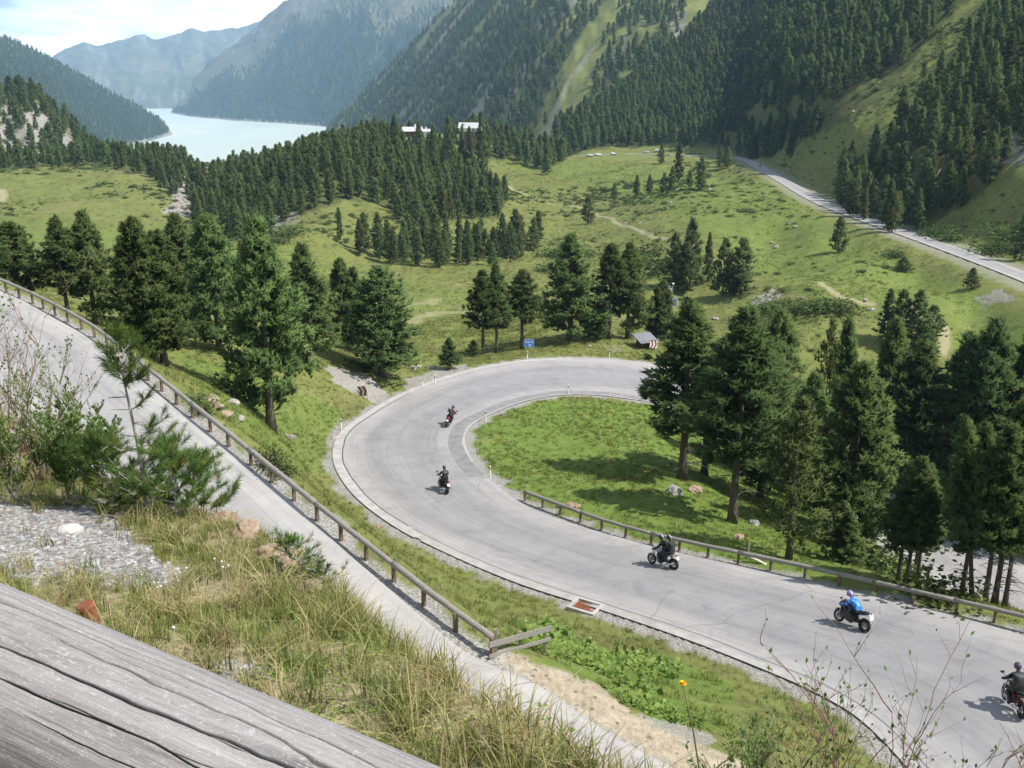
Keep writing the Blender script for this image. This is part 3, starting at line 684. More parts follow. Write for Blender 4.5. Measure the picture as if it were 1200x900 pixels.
# ================================================================== conifers
def conifer_crown(seed, H, R, nb, t0, pads, tpp, blades, blen, bw, fork=False, **kw):
    global LASTN
    V, Fc, T = _crown(seed, H, R, nb, t0, pads, tpp, blades, blen, bw, **kw)
    if fork:
        N1 = LASTN; V2, F2, T2 = _crown(seed + 50, H * 0.90, R * 0.82, int(nb * 0.8), t0, pads, tpp, blades, blen, bw, **kw)
        V = V * np.array([0.9, 0.9, 1]) + np.array([-0.55, 0, 0]); V2 = V2 + np.array([1.0, 0.25, 0]); Fc = np.concatenate([Fc, F2 + len(V)]); V = np.concatenate([V, V2]); T = np.concatenate([T, T2]); LASTN = np.concatenate([N1, LASTN])
    return V, Fc, T
def _crown(seed, H, R, nb, t0, pads, tpp, blades, blen, bw, prof=0.75, droop=0.0, sparse=0.0, lean=0.0):
    r = np.random.RandomState(seed)
    V = []; T = []
    P = []; D = []; G = []; Q = []
    for b in range(nb):
        u = (b + r.rand()) / nb
        t = t0 + (1 - t0) * u ** 0.9
        if r.rand() < sparse: continue
        az = b * 2.39996 + r.normal(0, 0.35)
        tt = (t - t0) / (1 - t0); pr = (1 - tt ** 1.55) ** (prof + 0.25) * min(1.0, (tt + 0.22) / 0.34)
        Lb = R * (pr * (0.60 + 0.62 * r.rand()) + 0.06)
        up = -0.25 + 1.0 * t - droop + r.normal(0, 0.12)
        dx, dy = math.cos(az), math.sin(az)
        n = max(1, int(round(pads * (0.35 + 0.65 * pr))))
        tone = r.rand()
        for k in range(n):
            f = 0.28 + 0.72 * (k + r.rand()) / n
            rad = Lb * f; lat = 0.34 * Lb * (f ** 0.6)
            for q_ in range(tpp):
                s_ = (r.rand() - 0.5) * 2 * lat * (1.15 - 0.55 * f)
                zz = t * H + rad * up * 0.55 + 0.35 * (f ** 2) * Lb * 0.35 + r.normal(0, 0.07 * R)
                P.append((dx * rad - dy * s_ + r.normal(0, 0.05), dy * rad + dx * s_ + r.normal(0, 0.05), zz))
                D.append((dx * 0.75 - dy * s_ / (lat + 1e-3) * 0.45, dy * 0.75 + dx * s_ / (lat + 1e-3) * 0.45, 0.55 + 0.5 * t + r.normal(0, 0.15)))
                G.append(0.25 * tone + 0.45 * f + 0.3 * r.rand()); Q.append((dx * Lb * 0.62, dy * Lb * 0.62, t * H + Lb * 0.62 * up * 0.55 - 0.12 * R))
    for k in range(max(3, nb // 18)):          # leader
        P.append((r.normal(0, 0.08), r.normal(0, 0.08), H * (0.965 - 0.02 * k))); D.append((r.normal(0, .3), r.normal(0, .3), 1)); G.append(0.9); Q.append((0, 0, H * 0.9))
    P = np.array(P); D = np.array(D); G = np.array(G); D /= np.linalg.norm(D, axis=1, keepdims=True)
    NN = P * np.array([1, 1, 0]); NN /= np.linalg.norm(NN, axis=1, keepdims=True) + 1e-6; N2 = P - np.array(Q); N2 /= np.linalg.norm(N2, axis=1, keepdims=True) + 1e-6
    NN = NN * 0.55 + N2 * 0.75 + np.array([0, 0, 0.62]); NN = np.repeat(NN, blades, 0)
    n = len(P); P = np.repeat(P, blades, 0); D = np.repeat(D, blades, 0); G = np.repeat(G, blades, 0)
    d = D + r.normal(0, 0.62, D.shape); d /= np.linalg.norm(d, axis=1, keepdims=True)
    s_ = np.cross(d, r.normal(0, 1, d.shape)); s_ /= np.linalg.norm(s_, axis=1, keepdims=True)
    ln = blen * (0.65 + 0.7 * r.rand(len(P), 1)); wd = bw * (0.7 + 0.6 * r.rand(len(P), 1))
    a = P - d * ln * 0.25 + s_ * wd; b = P - d * ln * 0.25 - s_ * wd; c = P + d * ln
    NN = NN + r.normal(0, 0.22, NN.shape); NN /= np.linalg.norm(NN, axis=1, keepdims=True)
    gn_ = np.cross(b - a, c - a); fl_ = (np.sum(gn_ * NN, 1) < 0)[:, None]; a, b = np.where(fl_, b, a), np.where(fl_, a, b)
    global LASTN; LASTN = np.repeat(NN, 3, 0)
    V = np.stack([a, b, c], 1).reshape(-1, 3); V[:, 0] += lean * V[:, 2]
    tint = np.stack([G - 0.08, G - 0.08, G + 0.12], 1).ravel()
    return V, np.arange(len(V)).reshape(-1, 3), tint
def trunk_geo(seed, H, r0, t0, seg=7, twin=False, snags=10, lean=0.0):
    bm = bmesh.new(); r = random.Random(seed)
    def one(ox, oy, Ht, rad):
        pts = []; rr = []
        for k in range(9):
            f = k / 8; pts.append((ox * (1 - 0.3 * f) + 0.10 * math.sin(3 * f + seed) * f + lean * f * Ht, oy + 0.10 * math.cos(2 * f + seed) * f, -0.5 + f * (Ht * 0.96 + 0.5)))
            rr.append(rad * (1.35 if k == 0 else 1.0) * (1 - 0.93 * f ** 0.85) + 0.012)
        b_tube(bm, pts, rr, seg)
        for k in range(snags):
            f = r.uniform(0.06, max(0.12, t0 + 0.16)); a = r.uniform(0, 2 * PI); z = f * Ht; l = r.uniform(0.5, 1.5)
            b_tube(bm, [(ox + lean * z, oy, z), (ox + lean * z + math.cos(a) * l * 0.6, oy + math.sin(a) * l * 0.6, z + 0.05), (ox + lean * z + math.cos(a) * l, oy + math.sin(a) * l, z - 0.12 * l)], [0.035, 0.022, 0.008], 4)
    one(0, 0, H, r0)
    if twin: one(0.75, 0.2, H * 0.93, r0 * 0.85)
    return bm
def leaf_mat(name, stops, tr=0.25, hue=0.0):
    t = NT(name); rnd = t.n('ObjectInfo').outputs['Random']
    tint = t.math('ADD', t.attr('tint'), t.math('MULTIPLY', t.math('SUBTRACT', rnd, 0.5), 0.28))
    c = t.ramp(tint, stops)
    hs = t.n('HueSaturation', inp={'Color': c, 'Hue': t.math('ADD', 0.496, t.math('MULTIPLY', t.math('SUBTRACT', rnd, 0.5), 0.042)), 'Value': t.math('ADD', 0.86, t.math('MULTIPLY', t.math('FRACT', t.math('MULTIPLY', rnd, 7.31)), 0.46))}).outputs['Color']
    d = t.n('BsdfDiffuse', inp={'Color': hs, 'Roughness': 0.5}); tl = t.n('BsdfTranslucent', inp={'Color': hs})
    mx_ = t.n('MixShader', inp={0: tr, 1: d.outputs[0], 2: tl.outputs[0]}); t.t.links.new(mx_.outputs[0], t.out.inputs['Surface'])
    return t.m
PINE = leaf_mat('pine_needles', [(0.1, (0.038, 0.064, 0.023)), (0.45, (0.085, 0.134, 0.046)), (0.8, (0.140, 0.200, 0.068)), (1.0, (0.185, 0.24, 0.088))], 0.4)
PALEPINE = leaf_mat('pale_needles', [(0.1, (0.042, 0.060, 0.022)), (0.5, (0.090, 0.118, 0.036)), (1.0, (0.165, 0.18, 0.065))])
FARPINE = leaf_mat('far_needles', [(0.1, (0.042, 0.070, 0.030)), (0.5, (0.092, 0.135, 0.050)), (1.0, (0.165, 0.21, 0.078))], 0.4)
LARCH = leaf_mat('shrub_leaves', [(0.1, (0.045, 0.075, 0.025)), (0.5, (0.085, 0.13, 0.04)), (1.0, (0.15, 0.20, 0.07))])
t = NT('bark'); nz = t.noise(3.0, 5, 0.7, t.coord('Object', (6, 6, 1)))
t.pbr(t.ramp(nz, [(0.3, (0.055, 0.045, 0.036)), (0.7, (0.17, 0.145, 0.12))]), 0.9, 0, t.bump(nz, 0.6, 0.05), 0.1); BARK = t.m

def build_proto(key, crown_args, trunk_args, mat):
    V, Fc, tint = conifer_crown(*crown_args[0], **crown_args[1])
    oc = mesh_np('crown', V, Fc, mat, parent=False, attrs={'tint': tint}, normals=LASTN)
    bm = trunk_geo(*trunk_args[0], **trunk_args[1]); me = bpy.data.meshes.new('trunk'); bm.to_mesh(me); bm.free(); me.materials.append(BARK)
    for p in me.polygons: p.use_smooth = True
    return oc.data, me
PROTO = {}
for i in range(4):     # broad stone pines
    H = 13.0; R = 3.0
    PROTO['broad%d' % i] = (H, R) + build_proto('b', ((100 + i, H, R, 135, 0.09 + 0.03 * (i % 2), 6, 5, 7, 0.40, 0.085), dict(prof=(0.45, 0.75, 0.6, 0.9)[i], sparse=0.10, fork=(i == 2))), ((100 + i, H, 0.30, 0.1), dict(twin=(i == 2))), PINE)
for i in range(3):     # slim stone pines with a bare lower stem
    H = 13.0; R = 2.1
    PROTO['slim%d' % i] = (H, R) + build_proto('s', ((140 + i, H, R, 120, 0.27 + 0.05 * i, 5, 5, 7, 0.36, 0.075), dict(prof=0.7, sparse=0.12)), ((140 + i, H, 0.20, 0.24), dict(snags=22)), PINE)
for i in range(2):     # pale, thin-foliaged
    H = 11.0; R = 2.3
    PROTO['pale%d' % i] = (H, R) + build_proto('p', ((160 + i, H, R, 90, 0.16, 5, 4, 6, 0.34, 0.05), dict(prof=0.6, sparse=0.18)), ((160 + i, H, 0.19, 0.16), dict(snags=14)), PALEPINE)
for i in range(4):     # distance versions
    H = 12.0; R = (2.8, 2.5, 3.1, 2.1)[i]
    PROTO['mid%d' % i] = (H, R) + build_proto('m', ((180 + i, H, R, 72, 0.07, 4, 3, 5, 0.62, 0.15), dict(prof=0.55 + 0.1 * i, sparse=0.05)), ((180 + i, H, 0.22, 0.1), dict(snags=0, seg=5)), FARPINE)
def add_tree(P, h, wid, proto, label, group=None, rz=None, name='pine_tree', parts=True, lean=0.0):
    H, R, cm, tm = PROTO[proto]
    o = empty(name, P, RS.rand() * 6.28 if rz is None else rz); tag(o, label, 'tree', group)
    sz = h / H; sw = (wid / R) if wid else sz * (0.9 + 0.2 * RS.rand())
    o.scale = (sw, sw, sz)
    if lean: o.rotation_euler = (0, lean, 0)
    c = bpy.data.objects.new('crown', cm); link(c, o); k = bpy.data.objects.new('trunk', tm); link(k, o)
    return o

# trees placed one by one: (foot px, foot py, tip py, half width px, kind, label)
NEAR = [
 (471, (440,), 137, 7, 'mid0', 'pine rising just left of the brown house roof'), (497, (450,), 143, 6, 'mid1', 'pine rising just right of the brown house roof'), (513, (455,), 147, 6, 'mid2', 'pine between the two white-roofed houses'), (530, (460,), 138, 8, 'mid0', 'tall pine close left of the long white house'), (545, (470,), 147, 5, 'mid3', 'pine standing before the middle of the long white house'), (553, (470,), 149, 5, 'mid1', 'lower pine right beside the one before the long white house'), (566, (465,), 133, 8, 'mid2', 'tall pine close right of the long white house'),
 (30, (86,), 262, 30, 'broad0', 'pine half hidden behind the guardrail, second tree from the left frame edge'),
 (-8, (80,), 268, 30, 'broad1', 'pine cut by the left frame edge, behind the start of the log guardrail'),
 (84, (84,), 256, 25, 'slim0', 'left tree of the close pair of pines behind the far upper guardrail'),
 (112, 380, 250, 29, 'broad1', 'right, taller tree of the close pair of pines behind the far upper guardrail'),
 (181, 424, 258, 41, 'broad2', 'bushy dark pine standing left of the shaded hollow, foliage down to the grass'),
 (218, 392, 253, 36, 'broad3', 'tall pine at the back of the left clump, behind the shaded hollow'),
 (257, 411, 256, 33, 'broad0', 'pine with bare twisted foot right of the shaded hollow'),
 (318, 503, 261, 49, 'broad1', 'largest and nearest pine of the left slope, with double trunk above the guardrail'),
 (362, 426, 287, 34, 'broad3', 'pine directly behind the big double-trunked one, right of it'),
 (408, 410, 305, 22, 'broad2', 'narrow pine tucked between two fuller ones on the left bank'),
 (448, 441, 316, 38, 'broad0', 'wide pine at the lower end of the left bank, nearest to the outer bend'),
 (527, 432, 396, 12, 'broad3', 'small young pine alone on the grass outside the bend'),
 (566, 415, 318, 19, 'slim1', 'left dark stem of the trio of pines beside the blue sign'),
 (582, 413, 310, 17, 'slim0', 'brown-topped middle pine of the trio beside the blue sign'),
 (612, 409, 318, 22, 'slim2', 'pine with pointed top directly behind the blue sign'),
 (555, 417, 398, 8, 'broad3', 'knee-high young pine at the foot of the trio beside the blue sign'),
 (668, 400, 276, 34, 'broad3', 'tallest full pine behind the top of the bend'),
 (698, 398, 348, 15, 'broad2', 'small pine filling the gap behind the top of the bend'),
 (714, 397, 288, 22, 'slim2', 'left tree of the pine pair left of the wooden shelter'),
 (735, 397, 287, 24, 'broad1', 'right tree of the pine pair left of the wooden shelter'),
 (772, 398, 330, 16, 'broad2', 'short pine behind the wooden shelter roof'),
 (799, 562, 356, 44, 'slim0', 'tall pine at the edge of the inner lawn, first tree right of the open grass'),
 (858, 612, 366, 44, 'slim1', 'dark pine with a thick leaning foot behind the lower guardrail'),
 (893, 560, 368, 36, 'broad2', 'broad pine just behind the dark one with the thick foot'),
 (924, 655, 470, 38, 'pale0', 'pale yellow-green thin pine with a visible grey stem by the lower guardrail'),
 (958, 560, 378, 17, 'pale1', 'sickly yellowish narrow pine in the gap of the inner wood'),
 (977, 560, 376, 17, 'slim2', 'slender dark pine beside the sickly yellowish one'),
 (992, 640, 430, 40, 'broad0', 'light green full pine right of the pale thin one behind the lower guardrail'),
 (1030, 560, 376, 32, 'broad3', 'dark pine with broad top left of the gap to the meadow path'),
 (1064, 570, 404, 36, 'broad1', 'full pine before the gap to the meadow path, its top lower than its left neighbour'),
 (1130, 590, 377, 40, 'broad2', 'tall double-topped dark pine on the right side of the inner wood'),
 (1180, 600, 396, 32, 'broad0', 'pine reaching the right frame edge in the inner wood, behind the bare stems'),
 (1205, 650, 430, 34, 'broad3', 'pine cut by the right frame edge in the inner wood'),
 (1052, 680, 545, 22, 'slim0', 'left stem of the three thin young pines just behind the lower guardrail'),
 (1062, 684, 538, 24, 'slim1', 'middle stem of the three thin young pines just behind the lower guardrail'),
 (1074, 686, 560, 20, 'slim2', 'right stem of the three thin young pines just behind the lower guardrail'),
 (1127, 697, 500, 26, 'slim2', 'first bare-stemmed pine from the left in the row above the lower road leg'),
 (1139, 702, 490, 24, 'slim0', 'slanting bare-stemmed pine in the row above the lower road leg'),
 (1165, 708, 470, 30, 'slim1', 'thickest bare-stemmed pine in the row above the lower road leg'),
 (1177, 712, 480, 26, 'slim2', 'bare-stemmed pine close right of the thickest one above the lower road leg'),
 (1202, (48,), 500, 28, 'slim1', 'bare-stemmed pine at the right frame edge above the lower road leg'),
 (835, (74,), 440, 34, 'slim2', 'dark pine between the lawn-edge tree and the one with the thick foot'),
 (905, (72,), 400, 34, 'broad1', 'dark pine filling the wood behind the pale thin one'),
 (960, (70,), 440, 34, 'broad3', 'mid-green pine low in the wood between the pale thin one and the light green one'),
 (1010, (76,), 430, 34, 'broad2', 'shaded pine in the middle of the inner wood, behind the light green full one'),
 (1150, (98,), 420, 34, 'broad1', 'shaded pine right beside the double-topped one in the inner wood'),
 (1095, (98,), 440, 34, 'broad0', 'shaded pine behind the three thin young ones, left of the double-topped one'),
 (1035, (66,), 500, 28, 'broad1', 'mid-sized pine right behind the three thin young stems'),
 (1165, (100,), 425, 34, 'broad3', 'deep green pine right behind the double-topped one'),
 (1108, (62,), 545, 22, 'slim1', 'young pine over the lower road leg, right of the three thin stems'),
 (1012, (56,), 590, 18, 'broad2', 'waist-high bushy young pine just behind the lower guardrail'),
 # valley
 (808, 338, 257, 16, 'mid2', 'tall rounded pine of the riverside clump behind the mast, its highest'),
 (789, 340, 275, 12, 'mid0', 'greyish pine on the left of the riverside clump behind the mast'),
 (802, 344, 284, 13, 'mid1', 'lower pine at the front of the riverside clump behind the mast'),
 (829, 330, 273, 6, 'mid3', 'thin spire-like pine between the two riverside clumps'),
 (847, 346, 280, 14, 'mid2', 'left pine of the rounded pair at the meadow edge right of the spire'),
 (868, 345, 281, 17, 'mid0', 'right and wider pine of the rounded pair at the meadow edge'),
 (860, 346, 310, 11, 'mid1', 'low pine in front of the rounded pair at the meadow edge'),
 (1038, 400, 339, 10, 'mid3', 'left slim pine of the group standing on the far meadow path'),
 (1052, 408, 342, 14, 'mid0', 'middle pine of the group standing on the far meadow path'),
 (1072, 408, 341, 16, 'mid2', 'widest pine of the group standing on the far meadow path'),
 (1090, 400, 358, 12, 'mid1', 'right low pine of the group standing on the far meadow path'),
 (1085, 425, 392, 12, 'mid1', 'smallest pine in front of the group on the far meadow path'),
 (982, 297, 254, 9, 'mid1', 'lone pine on the meadow just below the valley road'),
 (1138, 338, 314, 9, 'mid2', 'short round pine alone on the meadow near the right edge'),
 (1058, 318, 301, 9, 'mid2', 'stunted pine in the rough patch below the valley road'),
 (689, 263, 228, 7, 'mid1', 'lone pine beside the meadow footpath'),
 (631, 286, 247, 7, 'mid3', 'single pine at the right end of the wood edge by the stream'),
 (604, 298, 247, 11, 'mid0', 'rounded pine second from the right end of the wood edge by the stream'),
 (641, 205, 182, 6, 'mid2', 'lone pine on the meadow before the little back wood'),
 (720, 234, 214, 4, 'mid1', 'leftmost and smallest of the pines lined up along the meadow wall'),
 (746, 231, 205, 4, 'mid3', 'second pine from the left in the line along the meadow wall'),
 (761, 228, 205, 4, 'mid1', 'third pine from the left in the line along the meadow wall'),
 (778, 228, 203, 5, 'mid0', 'fourth pine from the left in the line along the meadow wall'),
 (787, 225, 195, 5, 'mid1', 'fifth pine from the left in the line along the meadow wall'),
 (795, 212, 168, 6, 'mid3', 'tallest pine in the line along the meadow wall'),
 (808, 219, 200, 4, 'mid1', 'low pine right of the tallest one along the meadow wall'),
 (821, 223, 185, 7, 'mid0', 'pine with two tops at the right end of the line along the meadow wall'),
 (775, 192, 169, 4, 'mid1', 'lone pine on the meadow close below the parked cars'),
 (843, 196, 170, 4, 'mid0', 'left pine of the pair standing at the valley road bend'),
 (852, 197, 172, 5, 'mid1', 'right pine of the pair standing at the valley road bend'),
 (925, 186, 157, 5, 'mid2', 'single pine on the open strip just above the valley road'),
 (1082, 91, 71, 4, 'mid2', 'single pine high on the open strip between the two woods'),
 (1196, 305, 250, 12, 'mid0', 'pine at the right frame edge above the valley road'),
 (399, 281, 246, 4, 'mid3', 'spindly pine on the grass clearing of the knoll'),
 (397, 262, 243, 4, 'mid1', 'small pine at the top of the grass clearing of the knoll'),
 (422, 300, 257, 6, 'mid1', 'leftmost pine of the wood edge by the stream'),
]
NEARPOS = []
for px, py, pt, hw, kind, lab in NEAR:
    if isinstance(py, tuple):
        q_ = at_r(px, 400, py[0]); P = Vector((q_.x, q_.y, ground_xy(q_.x, q_.y)))
    else: P = ground_px(px, py)
    h = top_height(P, pt); zc = project(P.x, P.y, P.z)[2]
    zt = project(P.x, P.y, P.z + h * 0.5)[2]
    wid = hw * zt / F * (1.38 if px > 780 and pt > 340 else 1.24)
    add_tree(P - Vector((0, 0, 0.05)), h, wid, kind, lab, lean=(-0.16 if 'slanting' in lab else 0.0))
    NEARPOS.append((P.x, P.y, h))
    if DEBUG: print('TREE', px, py, lab[:20], 'r=%.0f h=%.1f w=%.1f' % (math.hypot(P.x, P.y), h, wid))

# ------------------------------------------------------------------ woods: sample the ground, keep apart, biggest become trees of their own
def scatter(n, rlo, rhi, azlo, azhi, dens, spacing, seed):
    r = np.random.RandomState(seed)
    az = np.radians(azlo + (azhi - azlo) * r.rand(n)); rr = np.sqrt(rlo ** 2 + (rhi ** 2 - rlo ** 2) * r.rand(n))
    x = rr * np.sin(az); y = rr * np.cos(az); z = grid_interp(Zt, x, y)
    px, py, zc = project(x, y, z)
    keep = dens(x, y, z, px, py, rr, az) > r.rand(n)
    x, y, z = x[keep], y[keep], z[keep]; cells = {}; out = []
    for i in range(len(x)):
        c_ = (int(x[i] // spacing), int(y[i] // spacing)); ok = True
        for a in (-1, 0, 1):
            for b in (-1, 0, 1):
                for j in cells.get((c_[0] + a, c_[1] + b), ()):
                    if (x[j] - x[i]) ** 2 + (y[j] - y[i]) ** 2 < spacing ** 2: ok = False; break
        if ok: cells.setdefault(c_, []).append(i); out.append((x[i], y[i], z[i]))
    return np.array(out).reshape(-1, 3)
def poly_d(poly, k=1.0, own_name=None):
    def f(x, y, z, px, py, r, az):
        d = in_poly(px, py, poly) * k
        return d * (0.55 + 0.45 * (fbm(x * 0.03, y * 0.03, 91, 3) > -0.25))
    return f
ISMOUNT = lambda nm: (lambda x, y: grid_near(own, x, y) == own_n[nm])
WOODS = {
 'knoll': (scatter(26000, 255, 520, -19, 4, poly_d(P_KNOLL, 0.9), 4.6, 1), 'dark stone pine packed in the wood on the knoll before the lake', 'pines of the knoll wood'),
 'row': (scatter(6000, 250, 300, -9, 3, poly_d(P_ROW, 0.6), 5.0, 2), 'stone pine in the loose row at the foot of the knoll by the stream', 'pines of the stream-side row'),
 'back': (scatter(9000, 420, 640, -4, 5, poly_d(P_BACK, 0.9), 5.6, 3), 'stone pine of the little wood between the meadow and the houses', 'pines of the little back wood'),
 'edge': (scatter(12000, 380, 620, -32, -13, poly_d(P_LEFTEDGE, 0.7), 5.5, 4), 'stone pine in the belt along the far rim of the left pasture', 'pines along the rim of the left pasture'),
 'right2': (scatter(40000, 205, 620, 16, 34, lambda x, y, z, px, py, r, az: poly_d(P_RIGHT2, 0.85)(x, y, z, px, py, r, az) * (r > 225), 4.9, 5), 'dark stone pine of the steep wood right of the open strip above the valley road', 'pines of the steep right wood'),
 'right1': (scatter(120000, 430, 1300, 1, 29, poly_d(P_RIGHT1, 0.95), 5.2, 6), 'stone pine of the wide mountain wood left of the open strip', 'pines of the wide mountain wood'),
}
def slope_d(x, y, z, px, py, r, az):
    o_ = grid_near(own, x, y); f_ = grid_near(forest, x, y)
    d = np.where(o_ == own_n['band_slope'], f_ * 0.75, 0)
    d = np.where(o_ == own_n['left_rock'], np.where(grid_near(sfrac, x, y) > 0.62, 0.55, np.where(grid_near(sfrac, x, y) < 0.13, 0.5, 0.06)), d)
    return d * (py > -60)
FARW = [scatter(60000, 600, 2700, -12, 15, slope_d, 9.0, 7), scatter(9000, 480, 800, -34, -20, slope_d, 5.5, 8)]
def blue_d(x, y, z, px, py, r, az):
    o_ = grid_near(own, x, y); f_ = grid_near(ffar, x, y)
    return np.where((o_ == own_n['left_ridge']) | (o_ == own_n['right_far']), f_, 0) * (z > -166) * (px > -40) * (px < 620) * (py > -30)
FARW.append(scatter(60000, 1900, 4300, -31, -17, blue_d, 10.5, 9)); FARW.append(scatter(60000, 3400, 6500, -19, -2, blue_d, 19.0, 10))
cands = []
for wname, (pts, lab, grp) in WOODS.items():
    if len(pts) == 0: continue
    pts = pts[np.random.RandomState(5).permutation(len(pts))]
    NP_ = np.array(NEARPOS)
    for x, y, z in pts:
        if np.min((NP_[:, 0] - x) ** 2 + (NP_[:, 1] - y) ** 2) < 16: continue
        h = (9.2 if wname in ('knoll', 'row', 'edge') else 11.5) * (0.68 + 0.5 * RS.rand()); px, py, zc = project(x, y, z)
        vis = (-10 < px < 1210) and (-5 < py < 905)
        cands.append((h / zc if vis else 0, x, y, z, h, wname, px, py))
cands.sort(key=lambda c_: -c_[0])
# look along the line of sight: a tree whose upper part is behind nearer ground is left to the mass
N_SINGLE = 300 - len(NEAR)
single = []; rest = []
for c_ in cands:
    if len(single) < N_SINGLE and c_[0] > 0:
        tip = Vector((c_[1], c_[2], c_[3] + c_[4] * 0.7)); h_ = BVH.ray_cast(Vector((0, 0, 0)) + tip.normalized() * 3, tip.normalized(), tip.length - 8)
        if h_[0] is None: single.append(c_); continue
    rest.append(c_)
for k, c_ in enumerate(single):
    lab, grp = WOODS[c_[5]][1:]
    H, R, cm, tm = PROTO['mid%d' % (k % 4)]
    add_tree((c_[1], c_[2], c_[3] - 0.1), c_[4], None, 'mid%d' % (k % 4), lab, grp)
print('TREES near', len(NEAR), 'single', len(single), 'rest', len(rest), [len(f_) for f_ in FARW])

def gn_scatter(name, pts, scales, rots, protos, kind='stuff', tilt=None):
    """one object whose points carry copies of the given meshes"""
    me = bpy.data.meshes.new(name); me.vertices.add(len(pts)); me.vertices.foreach_set('co', np.asarray(pts, dtype=np.float32).ravel())
    a = me.attributes.new('sc', 'FLOAT_VECTOR', 'POINT'); a.data.foreach_set('vector', np.asarray(scales, dtype=np.float32).ravel())
    R_ = np.zeros((len(pts), 3), dtype=np.float32); R_[:, 2] = rots
    if tilt is not None: R_[:, :2] = tilt
    a = me.attributes.new('rot', 'FLOAT_VECTOR', 'POINT'); a.data.foreach_set('vector', R_.ravel())
    a = me.attributes.new('pick', 'INT', 'POINT'); a.data.foreach_set('value', RS.randint(0, len(protos), len(pts)).astype(np.int32))
    o = bpy.data.objects.new(name, me); link(o)
    g = bpy.data.node_groups.new(name, 'GeometryNodeTree')
    g.interface.new_socket(name='Geometry', in_out='INPUT', socket_type='NodeSocketGeometry'); g.interface.new_socket(name='Geometry', in_out='OUTPUT', socket_type='NodeSocketGeometry')
    gi = g.nodes.new('NodeGroupInput'); go = g.nodes.new('NodeGroupOutput')
    g2i = g.nodes.new('GeometryNodeGeometryToInstance')
    for p in reversed(protos):
        oi = g.nodes.new('GeometryNodeObjectInfo'); oi.inputs['Object'].default_value = p; oi.inputs['As Instance'].default_value = True
        g.links.new(oi.outputs['Geometry'], g2i.inputs[0])
    m2p = g.nodes.new('GeometryNodeMeshToPoints'); g.links.new(gi.outputs[0], m2p.inputs['Mesh'])
    ip = g.nodes.new('GeometryNodeInstanceOnPoints'); ip.inputs['Pick Instance'].default_value = True
    g.links.new(m2p.outputs[0], ip.inputs['Points']); g.links.new(g2i.outputs[0], ip.inputs['Instance'])
    for an, ty, sock in (('pick', 'INT', 'Instance Index'), ('rot', 'FLOAT_VECTOR', 'Rotation'), ('sc', 'FLOAT_VECTOR', 'Scale')):
        na_ = g.nodes.new('GeometryNodeInputNamedAttribute'); na_.data_type = ty; na_.inputs['Name'].default_value = an
        g.links.new(na_.outputs['Attribute'], ip.inputs[sock])
    g.links.new(ip.outputs[0], go.inputs[0])
    md = o.modifiers.new('scatter', 'NODES'); md.node_group = g
    tag(o, kind=kind); return o
def tree_lod(seed, H, R, nb, pads, tpp, blades, bl, bw, mat=FARPINE):
    V, Fc, tint = conifer_crown(seed, H, R, nb, 0.05, pads, tpp, blades, bl, bw, prof=0.6)
    return mesh_np('far_tree', V, Fc, mat, parent=False, attrs={'tint': tint}, normals=LASTN)
LOD1 = [tree_lod(200 + i, 12, (2.9, 2.5, 3.2, 2.2, 2.7)[i], 44, 3, 3, 4, 0.95, 0.27) for i in range(5)]
LOD2 = [tree_lod(210 + i, 12, (3.0, 2.6, 3.3)[i], 26, 2, 2, 4, 1.7, 0.55) for i in range(3)]
if rest:
    R_ = np.array([(c_[1], c_[2], c_[3] - 0.15) for c_ in rest]); hh = np.array([c_[4] for c_ in rest]) / 12
    wv = hh * (0.85 + 0.35 * RS.rand(len(hh)))
    gn_scatter('mountain_wood', R_, np.stack([wv, wv, hh], 1), RS.rand(len(hh)) * 6.28, LOD1)
for nm, pts, lod, hm in (('band_slope_wood', FARW[0], LOD1[:3], 13.0), ('rock_hill_wood', FARW[1], LOD1, 10.5), ('ridge_wood', FARW[2], LOD2, 12.0), ('lakeside_wood', FARW[3], LOD2, 16.0)):
    if len(pts) == 0: continue
    hh = hm * (0.65 + 0.6 * RS.rand(len(pts))) / 12; wv = hh * (0.8 + 0.4 * RS.rand(len(pts))); pts = pts - np.array([0, 0, 0.4])
    gn_scatter(nm, pts, np.stack([wv, wv, hh], 1), RS.rand(len(hh)) * 6.28, lod)
# ================================================================== guardrails, signs, small structures
WOOD_GREY = None
t = NT('weathered_wood'); nz = t.noise(2.0, 6, 0.7, t.coord('Object', (9, 9, 9)), 0.4)
t.pbr(t.ramp(nz, [(0.3, (0.17, 0.155, 0.14)), (0.55, (0.28, 0.26, 0.235)), (0.75, (0.36, 0.34, 0.31))]), 0.85, 0, t.bump(nz, 0.5, 0.02), 0.15); WOOD_GREY = t.m
POSTW = simple('post_wood', (0.17, 0.125, 0.085), 0.85, var=0.35, scale=6, bump=0.3)
STEEL = simple('dull_steel', (0.42, 0.42, 0.43), 0.45, 0.8, var=0.1)
WHITEP = simple('white_paint', (0.78, 0.78, 0.76), 0.5, var=0.06)
BLACKP = simple('black_paint', (0.03, 0.03, 0.032), 0.5)
REDP = simple('red_paint', (0.55, 0.045, 0.04), 0.5)
def dn(v): return Vector((0, 0, v))
